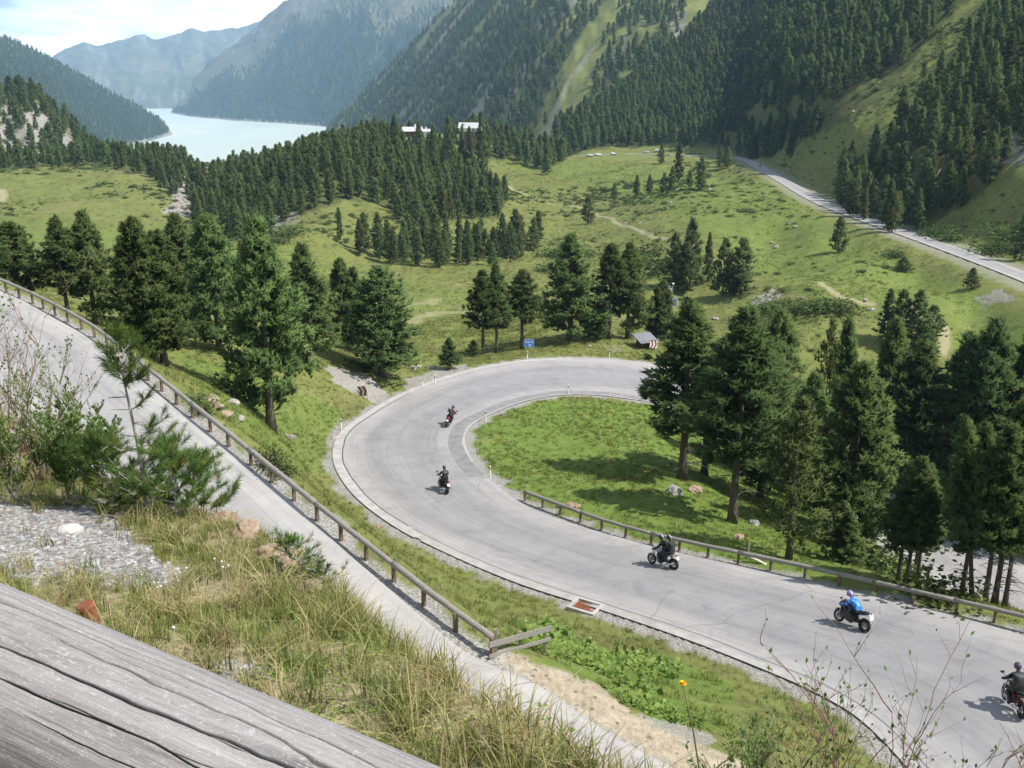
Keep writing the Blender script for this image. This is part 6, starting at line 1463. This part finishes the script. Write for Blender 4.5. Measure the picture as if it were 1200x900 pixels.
# ---- gravel stones of the foreground patch
def pebble(seed):
    bm = bmesh.new(); b_ico(bm, (0, 0, 0), (1, 0.75, 0.55), 1, 0.5, seed); me = bpy.data.meshes.new('pebble'); bm.to_mesh(me); bm.free(); me.materials.append(PEB); return bpy.data.objects.new('pebble', me)
t = NT('pebbles'); rnd = t.n('ObjectInfo').outputs['Random']; t.pbr(t.ramp(rnd, [(0.0, (0.14, 0.135, 0.13)), (0.5, (0.27, 0.265, 0.26)), (0.85, (0.42, 0.415, 0.41)), (1.0, (0.24, 0.15, 0.10))]), 0.85, 0, None, 0.2); PEB = t.m
gp = sample_px(60000, [(-30, 570), (120, 575), (230, 660), (330, 760), (340, 815), (250, 820), (200, 700), (-30, 700)], 15, 29); gp = gp[(RS.rand(len(gp)) < grid_interp(gravel, gp[:, 0], gp[:, 1]) * 1.1)]
gp2 = sample_px(12000, [(490, 780), (580, 780), (590, 880), (500, 880)], 8, 30); gp2 = gp2[(RS.rand(len(gp2)) < grid_interp(gravel, gp2[:, 0], gp2[:, 1]))]
gp = np.concatenate([gp, gp2])
sg_ = 0.006 + 0.030 * RS.rand(len(gp)) ** 5; gn_scatter('gravel_stones', gp, np.stack([sg_, sg_, sg_], 1), RS.rand(len(gp)) * 6.28, [pebble(i) for i in range(4)])

# ---- grass on the banks between the roads and inside the bend
BANK = [(-30, 330), (60, 345), (200, 400), (330, 400), (480, 420), (640, 395), (800, 395), (1000, 520), (1250, 700), (1250, 800), (1050, 900), (700, 900), (560, 780), (330, 600), (130, 430)]
n_ = 90000; r = np.random.RandomState(31); az = np.radians(-31 + 62 * r.rand(n_)); rr_ = np.sqrt(18 ** 2 + (150 ** 2 - 18 ** 2) * r.rand(n_)); x = rr_ * np.sin(az); y = rr_ * np.cos(az); z = grid_interp(Zt, x, y); px, py, zc = project(x, y, z)
rdg = grid_interp(np.minimum(RD, 10), x, y); k = in_poly(px, py, BANK) & (rdg > 0.75) & (grid_interp(nearmask.astype(float), x, y) < 0.5) & (r.rand(n_) > grid_interp(gravel, x, y)) & (grid_interp(sand, x, y) < 0.3)
bp = np.stack([x, y, z], 1)[k]; bl = grid_interp(lush, bp[:, 0], bp[:, 1])
dens = 0.35 + 0.65 * sstep(-0.2, 0.3, fbm(bp[:, 0] * 0.25, bp[:, 1] * 0.25, 609, 3)); k = r.rand(len(bp)) < dens; bp = bp[k]; bl = bl[k]
B_T = [tuft(740 + i, 14, 0.22, 0.022, 0.8, 2, None, (0.22, 0.35, 0.5)[i], 0.2, base_r=0.16) for i in range(3)]
B_D = [tuft(750 + i, 14, 0.20, 0.020, 0.9, 2, None, (0.55, 0.72)[i], 0.2, base_r=0.16) for i in range(2)]
gsel = r.rand(len(bp)) < 0.35 + 0.6 * bl
put_grass('bank_grass', bp[gsel], B_T, 0.6, 1.5, 5); put_grass('pale_bank_grass', bp[~gsel], B_D, 0.5, 1.2, 6)
# ---- light green butterbur patches beside the sand
bb = sample_px(5000, [(590, 765), (640, 730), (700, 770), (760, 770), (830, 800), (850, 850), (800, 850), (740, 830), (690, 795), (640, 778)], 60, 33, 15); bb = bb[(fbm(bb[:, 0] * 0.5, bb[:, 1] * 0.5, 611, 3) > 0.0) & (grid_interp(sand, bb[:, 0], bb[:, 1]) < 0.2)]
gn_scatter('butterbur', bb, np.repeat((0.6 + 0.7 * RS.rand(len(bb)))[:, None], 3, 1), RS.rand(len(bb)) * 6.28, [leaves_cloud(760 + i, 14, 0.34, 0.16, 0.17, HERB, 1.2, 0.5) for i in range(3)])

# ---- dwarf shrubs and tussocks of the valley meadow
def dome(seed, n=140, mat=LARCH): return leaves_cloud(seed, n, 0.9, 0.75, 0.30, mat, 0.2, 0.42, 'dwarf_shrub')
n_ = 60000; az = np.radians(-31 + 64 * r.rand(n_)); rr_ = np.sqrt(115 ** 2 + (620 ** 2 - 115 ** 2) * r.rand(n_)); x = rr_ * np.sin(az); y = rr_ * np.cos(az); z = grid_interp(Zt, x, y); px, py, zc = project(x, y, z)
wd = fbm(x * 0.02, y * 0.02, 613, 4); fr_ = grid_near(forest, x, y); dn_ = np.clip((wd - 0.12) * 2.2, 0, 0.7) * (fr_ < 0.5)
for poly, kk in (([(90, 205), (200, 215), (260, 262), (240, 275), (110, 232)], 0.5), ([(330, 250), (470, 250), (440, 300), (330, 290)], 0.6), ([(700, 285), (790, 270), (800, 340), (700, 330)], 0.9), ([(880, 335), (1010, 340), (1010, 372), (900, 378)], 0.95), ([(900, 380), (1000, 375), (1020, 470), (900, 470)], 0.5), ([(985, 200), (960, 190), (1100, 90), (1150, 30), (1120, 20), (930, 165)], 0.8), ([(1080, 250), (1200, 195), (1210, 320), (1050, 285)], 0.85), ([(1000, 290), (1080, 290), (1090, 320), (1010, 325)], 0.7), ([(780, 205), (930, 215), (930, 260), (780, 250)], 0.35)):
    dn_ = np.where(in_poly(px, py, poly), np.maximum(dn_, kk * sstep(-0.3, 0.2, fbm(x * 0.06, y * 0.06, 615, 3))), dn_)
k = (r.rand(n_) < dn_ * 0.6) & (grid_interp(path, x, y) < 0.2) & (grid_interp(np.minimum(RD, 50), x, y) > 5.5)
dp = np.stack([x, y, z], 1)[k]; s_ = (0.22 + 0.75 * r.rand(len(dp)) ** 3) * (1 + np.clip((np.hypot(dp[:, 0], dp[:, 1]) - 230) / 300, 0, 0.8)); print('dwarf', len(dp), 'bank', len(bp), 'near', len(pts))
gn_scatter('dwarf_shrubs', dp, np.stack([s_ * 1.3, s_ * 1.3, s_ * 0.8], 1), r.rand(len(dp)) * 6.28, [dome(770 + i) for i in range(3)])

# ---- grass tussocks of the meadow
n_ = 150000; az = np.radians(-31 + 64 * r.rand(n_)); rr_ = 115 * (560 / 115) ** r.rand(n_); x = rr_ * np.sin(az); y = rr_ * np.cos(az); z = grid_interp(Zt, x, y); px, py, zc = project(x, y, z)
k = (grid_near(forest, x, y) < 0.5) & (grid_interp(path, x, y) < 0.2) & (grid_interp(np.minimum(RD, 50), x, y) > 4.6) & (px > -20) & (px < 1220) & (r.rand(n_) < 0.12 + 0.45 * (grid_near(own, x, y) == own_n['right_slope']) + 0.5 * sstep(-0.1, 0.4, fbm(x * 0.05, y * 0.05, 617, 4)))
tp = np.stack([x, y, z], 1)[k]; s_ = (0.6 + 1.0 * r.rand(len(tp))) * (1 + np.clip((np.hypot(tp[:, 0], tp[:, 1]) - 220) / 350, 0, 0.9)); print('tussocks', len(tp))
gn_scatter('tussock_grass', tp, np.stack([s_, s_, s_ * (0.6 + 0.6 * r.rand(len(tp)))], 1), r.rand(len(tp)) * 6.28, [tuft(790, 9, 0.40, 0.09, 0.9, 1, None, 0.25, 0.2, base_r=0.32), tuft(791, 9, 0.34, 0.09, 0.9, 1, None, 0.5, 0.25, base_r=0.35), tuft(792, 8, 0.30, 0.08, 1.0, 1, DRYM, 0.2, 0.3, base_r=0.3)])
# ---- countable bushes
def bush(px, py, w_, h_, label, mat=LARCH, group=None, n=520):
    P = ground_px(px, py)
    if P is None: return
    o = empty('bush', P, RS.rand() * 6); tag(o, label, 'bush', group)
    c_ = leaves_cloud(int(px * 7 + py), n, 1.15, 0.95, 0.17, mat, 0.3, 0.42, 'foliage'); link(c_, o); c_.scale = (w_, w_, h_)
    bm = bmesh.new()
    for k in range(6):
        a = k * 1.05; b_tube(bm, [(0, 0, -0.1), (math.cos(a) * w_ * 0.25, math.sin(a) * w_ * 0.25, h_ * 0.35), (math.cos(a) * w_ * 0.45, math.sin(a) * w_ * 0.45, h_ * 0.75)], [0.05, 0.035, 0.012], 5)
    bm_obj('stem', bm, BARK, o)
for i, (px, py, w_, h_, lab) in enumerate([(762, 302, 4, 3.4, 'grey-green bush left of the riverside clump behind the mast'), (775, 318, 5, 4, 'large bush under the riverside clump behind the mast'), (745, 312, 4, 3, 'bush at the stream left of the riverside clump'), (720, 310, 3.2, 2.5, 'low bush by the stream behind the pine pair'), (680, 300, 4, 3.0, 'grey willow bush at the right end of the stream-side row'), (650, 300, 4.5, 3.2, 'willow bush between stream-side row and meadow'), (640, 318, 3, 2.2, 'low willow bush before the stream'), (1112, 283, 3.8, 2.6, 'round bush on the bank just above the valley road'), (1105, 275, 3.2, 2.2, 'smaller bush directly above the round one at the valley road'), (1088, 277, 3.0, 1.8, 'flat bush left of the round one at the valley road'), (1050, 300, 2.6, 1.6, 'low bush in the rough patch left of the stunted pine'), (1168, 298, 4, 2.6, 'grey bush above the valley road near the right edge'), (1180, 280, 4.5, 3, 'larger grey bush upslope near the right edge'), (872, 249, 2.4, 1.4, 'dark juniper bush alone with stones in the middle of the sloping meadow'), (905, 362, 3, 1.8, 'bush on the rocky hump left of the meadow path'), (960, 362, 4, 2, 'spreading bush on the hump below the meadow path'), (985, 366, 3.4, 1.8, 'bush at the right end of the hump below the meadow path'), (930, 366, 3.2, 1.7, 'bush in the middle of the hump below the meadow path'), (340, 275, 4, 2.6, 'pale bush at the foot of the knoll beside the rocks'), (325, 285, 3, 2.2, 'lower pale bush in front of the knoll rocks'), (230, 470, 0.8, 0.3, 'low bush on the shaded hollow rim'), (240, 485, 0.5, 0.6, 'knee-high sapling bush behind the upper guardrail, left of the ochre boulders'), (318, 547, 0.55, 0.8, 'small green bush on the bank below the double-trunked pine'), (330, 555, 0.6, 0.5, 'smallest green bush on the bank below the double-trunked pine'), (1022, 668, 2.2, 1.6, 'light green bush just behind the lower guardrail by the three thin pines'), (1100, 700, 1.8, 1.1, 'dark low bush at the edge above the lower road leg')]):
    bush(px, py, w_, h_, lab)

# ---- the young pine and shrubs of the left foreground
NEEDLE = leaf_mat('long_needles', [(0.0, (0.05, 0.105, 0.028)), (0.45, (0.10, 0.19, 0.045)), (0.8, (0.18, 0.26, 0.065)), (1.0, (0.34, 0.29, 0.08))], 0.3)
PBARK = simple('young_bark', (0.36, 0.32, 0.28), 0.85, var=0.3, scale=20, bump=0.3)
def needles(tips, seed, nper, ln, wd):
    """tips: (pos, dir, length of the needled shoot)"""
    r = np.random.RandomState(seed); V = []; T = []
    for p, d, sl in tips:
        n = int(nper * sl / 0.1); f = r.rand(n, 1); base = np.array(p) - np.array(d) * sl * (1 - f)
        dv = np.array(d) * (0.75 + 0.5 * r.rand(n, 1)) + r.normal(0, 0.5, (n, 3)); dv /= np.linalg.norm(dv, axis=1, keepdims=True); l = ln * (0.7 + 0.5 * r.rand(n, 1))
        s_ = np.cross(dv, r.normal(0, 1, (n, 3))); s_ /= np.linalg.norm(s_, axis=1, keepdims=True); s_ *= wd * 0.5
        mid = base + dv * l * 0.6
        V.append(np.stack([base + s_ * .7, base - s_ * .7, mid - s_, base + dv * l], 1)); tt = np.clip(r.rand() * 0.5 + 0.1 + 0.35 * r.rand(n) + 0.25 * (r.rand() < 0.12), 0, 1); T.append(np.repeat(tt, 4))
    V = np.concatenate(V).reshape(-1, 3); return V, np.arange(len(V)).reshape(-1, 4), np.concatenate(T)
def young_pine(px, py, tip_py, label, seed, nw, spread, dense=1.0, lean=0.0, bare_lo=0.25):
    P = ground_px(px, py); h = top_height(P, tip_py); r = random.Random(seed); kk = min(1.0, h / 1.0); o = empty('young_pine', P); tag(o, label, 'tree')
    bm = bmesh.new(); tips = []; tr = []
    N = 14
    for k in range(N + 1):
        f = k / N; tr.append(Vector((lean * h * f + 0.02 * math.sin(5 * f), 0.02 * math.cos(4 * f), h * f)))
    b_tube(bm, [t_ - dn(0.08 if i == 0 else 0) for i, t_ in enumerate(tr)], [0.030 * h / 2 * (1 - 0.86 * i / N) for i in range(N + 1)], 8)
    bm_obj('trunk', bm, PBARK, o, True)
    bm = bmesh.new()
    for w_ in range(nw):
        f = 0.04 + 0.90 * (w_ + r.random() * 0.5) / nw
        for b in range(r.randint(3, 5)):
            a = r.uniform(0, 2 * PI); L_ = spread * (1.05 - f) ** 0.8 * r.uniform(0.55, 1.1) + 0.06; base = tr[min(N, int(f * N))].lerp(tr[min(N, int(f * N) + 1)], f * N - int(f * N))
            if f > 0.3 and f < 0.72 and r.random() < bare_lo: 
                e = base + Vector((math.cos(a) * 0.18, math.sin(a) * 0.18, 0.02)); b_tube(bm, [base, e], [0.006, 0.003], 5); continue
            rise = 0.15 + 0.6 * f; q = [base]
            for k in range(1, 5):
                g = k / 4; q.append(base + Vector((math.cos(a) * L_ * g, math.sin(a) * L_ * g, L_ * (rise * g * 0.5 + 0.45 * g * g))) + Vector((r.uniform(-.02, .02), r.uniform(-.02, .02), 0)))
            b_tube(bm, q, [0.010, 0.008, 0.006, 0.005, 0.003], 5)
            for k in (1, 2, 3, 4):
                m = 1 if k == 4 else int(2 * dense + r.random())
                for s in range(m):
                    d = (q[k] - q[k - 1]).normalized() + Vector((r.uniform(-.8, .8), r.uniform(-.8, .8), r.uniform(0, .7))) * (0.0 if (k == 4 and s == 0) else 1); d.normalize()
                    l = r.uniform(0.09, 0.16) * kk; e = q[k] + d * l
                    b_tube(bm, [q[k], e], [0.004, 0.002], 4); tips.append((e, d, l * 0.95))
    tips.append((tr[-1] + dn(0.12 * kk), Vector((0, 0, 1)), 0.30 * kk))
    for k in range(5): a = k * 1.26; tips.append((tr[-1] + Vector((0.08 * math.cos(a), 0.08 * math.sin(a), 0.06)) * kk, Vector((0.5 * math.cos(a), 0.5 * math.sin(a), 0.8)).normalized(), 0.16 * kk))
    bm_obj('branches', bm, PBARK, o)
    V, Fc, T = needles(tips, seed, 52, 0.085 * (0.4 + 0.6 * kk), 0.0050); mesh_np('needles', V, Fc, NEEDLE, o, attrs={'tint': T})
young_pine(172, 602, 392, 'young pine with a bare whitish stem and long shoots in the left foreground', 801, 12, 0.36, 0.9, lean=-0.035, bare_lo=0.75)
young_pine(205, 608, 520, 'low spreading young pine at the right foot of the bare-stemmed one', 802, 6, 0.46, 1.9)
young_pine(128, 598, 518, 'dense young pine behind the bare-stemmed one, on its left', 803, 8, 0.48, 1.9)
young_pine(238, 606, 535, 'outermost small pine hanging over the upper road', 804, 5, 0.36, 1.8)
young_pine(350, 682, 632, 'seedling pine at the bank edge above the upper road', 805, 4, 0.13, 1.0)
young_pine(378, 690, 660, 'smallest seedling pine at the bank edge above the upper road', 806, 3, 0.10, 1.0)

REDTW = simple('reddish_twig', (0.22, 0.13, 0.10), 0.7, var=0.25, scale=30); GREYTW = simple('grey_twig', (0.36, 0.32, 0.27), 0.75, var=0.25, scale=30); GREENTW = simple('green_twig', (0.22, 0.22, 0.11), 0.7, var=0.2, scale=30)
WILLOW = leaf_mat('willow_leaves', [(0.0, (0.065, 0.12, 0.028)), (0.5, (0.13, 0.21, 0.05)), (0.85, (0.22, 0.30, 0.10)), (1.0, (0.36, 0.40, 0.22))], 0.4)
def shrub(P, h, label, seed, nst, spread, leafy, mat, thick=0.010, bias=(0, 0), leaf=0.035, twigs=6, top_only=False):
    r = random.Random(seed); rn = np.random.RandomState(seed); o = empty('shrub', P); tag(o, label, 'shrub'); bm = bmesh.new(); LP = []; LD = []
    def grow(p, d, L_, rad, depth):
        q = [p]; n = 6; dd = d.copy()
        for k in range(n):
            dd = (dd + Vector((r.uniform(-.22, .22), r.uniform(-.22, .22), r.uniform(-.08, .16)))).normalized(); q.append(q[-1] + dd * L_ / n)
        b_tube(bm, q, [rad * (1 - 0.8 * k / n) for k in range(n + 1)], 5, False)
        if depth < 2:
            for k in range(twigs if depth == 0 else 3):
                i = r.randint(2, n); a = r.uniform(0, 2 * PI); nd = (dd * 0.8 + Vector((math.cos(a), math.sin(a), r.uniform(0.1, 0.7))) * 0.75).normalized(); grow(q[i], nd, L_ * r.uniform(0.25, 0.5), rad * 0.5, depth + 1)
        for k in range(int(leafy * (0.4 + depth * 0.6))):
            i = r.randint(1 if depth else 3, n); LP.append(q[i] + Vector((r.uniform(-.01, .01), r.uniform(-.01, .01), 0))); v = dd + Vector((r.uniform(-1, 1), r.uniform(-1, 1), r.uniform(-.3, .9))); LD.append(v.normalized())
    for s in range(nst):
        a = r.uniform(0, 2 * PI); d = Vector((math.cos(a) * spread * r.random() + bias[0], math.sin(a) * spread * r.random() + bias[1], 1)).normalized()
        grow(Vector((math.cos(a) * 0.12 * spread, math.sin(a) * 0.12 * spread, -0.06)), d, h * r.uniform(0.65, 1.08), thick * r.uniform(0.7, 1.2), 0)
    bm_obj('stems', bm, mat, o, True)
    if LP:
        n = len(LP); P_ = np.array(LP); d = np.array(LD); s_ = np.cross(d, rn.normal(0, 1, (n, 3))); s_ /= np.linalg.norm(s_, axis=1, keepdims=True); l = leaf * (0.6 + 0.8 * rn.rand(n, 1)); nr_ = np.cross(d, s_)
        V = np.stack([P_, P_ + d * l * 0.5 + s_ * l * 0.26 + nr_ * l * 0.06, P_ + d * l, P_ + d * l * 0.5 - s_ * l * 0.26 + nr_ * l * 0.06], 1).reshape(-1, 3)
        mesh_np('leaves', V, np.arange(len(V)).reshape(-1, 4), WILLOW, o, attrs={'tint': np.repeat(rn.rand(n), 4)})
    return o
def near_ground(px, py):
    return ground_px(px, py)
for i, (px, py, tip, nst, sp_, leafy, mt_, lab, tk) in enumerate([
    (12, 560, 345, 13, 0.45, 2.5, REDTW, 'tall reddish bare-twigged shrub at the left frame edge', 0.010), (48, 568, 400, 10, 0.45, 2.5, REDTW, 'lower reddish bare-twigged shrub right of the tall one', 0.009),
    (-26, 560, 240, 6, 0.12, 22, GREENTW, 'tall bright-leaved shrub cut by the left frame edge', 0.010), (84, 572, 425, 7, 0.35, 5, GREENTW, 'slender light-leaved shrub with pale stems in front of the upper road', 0.009),
    (108, 566, 490, 11, 0.55, 16, GREENTW, 'dense leafy shrub left of the young pines', 0.009), (66, 560, 495, 10, 0.6, 14, GREENTW, 'low leafy shrub between bare twigs and dense shrub', 0.008), (20, 590, 480, 10, 0.6, 9, GREYTW, 'low tangled grey shrub below the reddish twigs', 0.008), (90, 588, 500, 12, 0.7, 20, GREENTW, 'low leafy shrub at the edge of the gravel patch', 0.008)]):
    P = near_ground(px, py)
    shrub(P, top_height(P, tip) * 0.95, lab, 820 + i, nst, sp_, leafy * (0.45 if mt_ is REDTW else 1.1), mt_, tk, twigs=(5 if mt_ is REDTW else 7))
# right-hand willow shrubs close to the camera
def at_near(px, py, k):
    d = ray(px, py) * k; return Vector((d.x, d.y, ground_xy(d.x, d.y)))
for i, (px, r0_, tip, nst, sp_, leafy, bias, lab) in enumerate([
    (1010, 3.9, 765, 13, 0.42, 1.6, (-0.10, 0.05), 'bare-twigged willow shrub with few leaves in the bottom right corner'), (935, 3.7, 790, 7, 0.4, 2.2, (-0.15, 0.0), 'thin leafy willow shoots left of the bare-twigged willow'),
    (1090, 3.9, 815, 7, 0.45, 1.6, (0.1, 0.0), 'willow shoots right of the bare-twigged willow'), (1180, 3.8, 850, 8, 0.45, 1.0, (0.05, 0), 'willow shrub at the lower right frame corner'), (880, 3.5, 845, 6, 0.4, 5, (0, 0), 'low leafy willow shoots farthest left in the bottom right corner')]):
    q_ = at_r(px, 900, r0_); P = Vector((q_.x, q_.y, ground_xy(q_.x, q_.y)))
    shrub(P, top_height(P, tip) * 0.80, lab, 840 + i, nst, sp_, leafy, REDTW if i in (0, 2, 3) else GREENTW, 0.0062, bias, leaf=0.022, twigs=6)
# yellow flower on its tall stem
d_ = ray(800, 802); tipP = d_ * 3.3; base = Vector((tipP.x + 0.06, tipP.y - 0.10, 0)); base.z = ground_xy(base.x, base.y)
fl = empty('yellow_flower', base); tag(fl, 'single yellow flower head on a long thin stem above the lower bank', 'flower'); rel = tipP - base
bm = bmesh.new(); b_tube(bm, [Vector((0, 0, -0.02)), rel * 0.35 + Vector((0.03, 0, 0)), rel * 0.7 + Vector((0.02, 0, 0)), rel], [0.004, 0.0035, 0.003, 0.0025], 6); bm_obj('stem', bm, simple('flower_stem', (0.14, 0.12, 0.04), 0.7), fl, True)
bm = bmesh.new()
for k in range(34):
    a = k * 2.4; e = 0.3 + 1.1 * (k % 3) / 3; v = Vector((math.cos(a) * math.cos(e), math.sin(a) * math.cos(e), math.sin(e))); s_ = v.cross(Vector((0, 0, 1))).normalized() * 0.003
    vs = [bm.verts.new(rel + p_) for p_ in (Vector((0, 0, 0)) - s_, s_, v * 0.0125 + s_ * 1.3, v * 0.0145, v * 0.0125 - s_ * 1.3)]; bm.faces.new(vs)
b_ico(bm, rel, (0.008, 0.008, 0.007), 1)
bm_obj('petals', bm, simple('yellow_petal', (0.78, 0.48, 0.015), 0.6, var=0.1), fl)
bm = bmesh.new(); b_ico(bm, rel - Vector((0, 0, 0.006)), (0.006, 0.006, 0.006), 1); bm_obj('calyx', bm, GREENTW, fl)
# ================================================================== light, sky, air, camera
SUN_EL, SUN_AZ = math.radians(53), math.radians(107)       # azimuth measured from +Y towards +X
sv = Vector((math.cos(SUN_EL) * math.sin(SUN_AZ), math.cos(SUN_EL) * math.cos(SUN_AZ), math.sin(SUN_EL)))
L = bpy.data.lights.new('sun', 'SUN'); L.energy = 4.2; L.angle = math.radians(0.53); L.color = (1.0, 0.955, 0.89)
lo = bpy.data.objects.new('sun', L); link(lo); lo.rotation_euler = sv.to_track_quat('Z', 'Y').to_euler(); lo.location = (60, 0, 80)
W = bpy.data.worlds.new('World'); SC.world = W; W.use_nodes = True
nt = W.node_tree; nt.nodes.clear()
def wn(typ, **kw):
    n_ = nt.nodes.new('ShaderNode' + typ)
    for k, v in kw.items(): setattr(n_, k, v)
    return n_
sky = wn('TexSky', sky_type='NISHITA', sun_disc=False); sky.sun_elevation = SUN_EL; sky.sun_rotation = SUN_AZ; sky.altitude = 1900; sky.air_density = 1.0; sky.dust_density = 1.2; sky.ozone_density = 1.0
tc = wn('TexCoord'); mp = wn('Mapping'); mp.inputs['Scale'].default_value = (1.6, 1.6, 9.0); nt.links.new(tc.outputs['Generated'], mp.inputs['Vector'])
nz = wn('TexNoise'); nz.inputs['Scale'].default_value = 2.4; nz.inputs['Detail'].default_value = 8; nz.inputs['Roughness'].default_value = 0.58; nz.inputs['Distortion'].default_value = 0.3
nt.links.new(mp.outputs['Vector'], nz.inputs['Vector'])
rp = wn('ValToRGB'); rp.color_ramp.elements[0].position = 0.40; rp.color_ramp.elements[0].color = (0, 0, 0, 1); rp.color_ramp.elements[1].position = 0.60; rp.color_ramp.elements[1].color = (1, 1, 1, 1)
nt.links.new(nz.outputs['Fac'], rp.inputs['Fac'])
sx = wn('SeparateXYZ'); nt.links.new(tc.outputs['Generated'], sx.inputs['Vector'])
hz = wn('MapRange'); hz.inputs['From Min'].default_value = 0.02; hz.inputs['From Max'].default_value = 0.30; hz.inputs['To Min'].default_value = 1.0; hz.inputs['To Max'].default_value = 0.25
nt.links.new(sx.outputs['Z'], hz.inputs['Value'])
ml = wn('Math', operation='MULTIPLY'); nt.links.new(rp.outputs['Color'], ml.inputs[0]); nt.links.new(hz.outputs['Result'], ml.inputs[1])
mx = wn('Mix', data_type='RGBA'); nt.links.new(ml.outputs[0], mx.inputs[0]); nt.links.new(sky.outputs['Color'], mx.inputs[6]); mx.inputs[7].default_value = (21.0, 21.4, 22.0, 1)
bg = wn('Background'); bg.inputs['Strength'].default_value = 0.085; nt.links.new(mx.outputs[2], bg.inputs['Color'])
wo = wn('OutputWorld'); nt.links.new(bg.outputs[0], wo.inputs['Surface'])

if HAZE:
    bm = bmesh.new(); b_box(bm, (0, 0, 260), (20700, 20700, 900))
    t = NT('haze'); pv = t.n('VolumePrincipled'); pv.inputs['Color'].default_value = (0.44, 0.69, 1.0, 1); pv.inputs['Density'].default_value = HAZE; pv.inputs['Anisotropy'].default_value = 0.0
    t.t.links.new(pv.outputs[0], t.out.inputs['Volume'])
    hzb = bm_obj('haze', bm, t.m); tag(hzb, kind='stuff')

cam = bpy.data.cameras.new('camera'); co = bpy.data.objects.new('camera', cam); link(co)
cam.sensor_width = 36.0; cam.lens = 36.0 * F / 1200.0; cam.clip_start = 0.05; cam.clip_end = 60000
co.location = (0, 0, 0); co.rotation_euler = (PI / 2 - PITCH, 0, 0)
SC.camera = co
SC.view_settings.view_transform = 'Standard'; SC.view_settings.look = 'None'; SC.view_settings.gamma = 1; SC.view_settings.use_curve_mapping = False
SC.view_settings.exposure = EXPOSURE
cy = SC.cycles
cy.use_denoising = True
try: cy.denoiser = 'OPENIMAGEDENOISE'; cy.denoising_input_passes = 'RGB_ALBEDO_NORMAL'; cy.denoising_prefilter = 'ACCURATE'
except Exception: pass
cy.max_bounces = 5; cy.diffuse_bounces = 2; cy.glossy_bounces = 2; cy.transmission_bounces = 3; cy.volume_bounces = 1; cy.transparent_max_bounces = 4
cy.use_adaptive_sampling = True; cy.adaptive_threshold = 0.015
cy.sample_clamp_indirect = 4.0
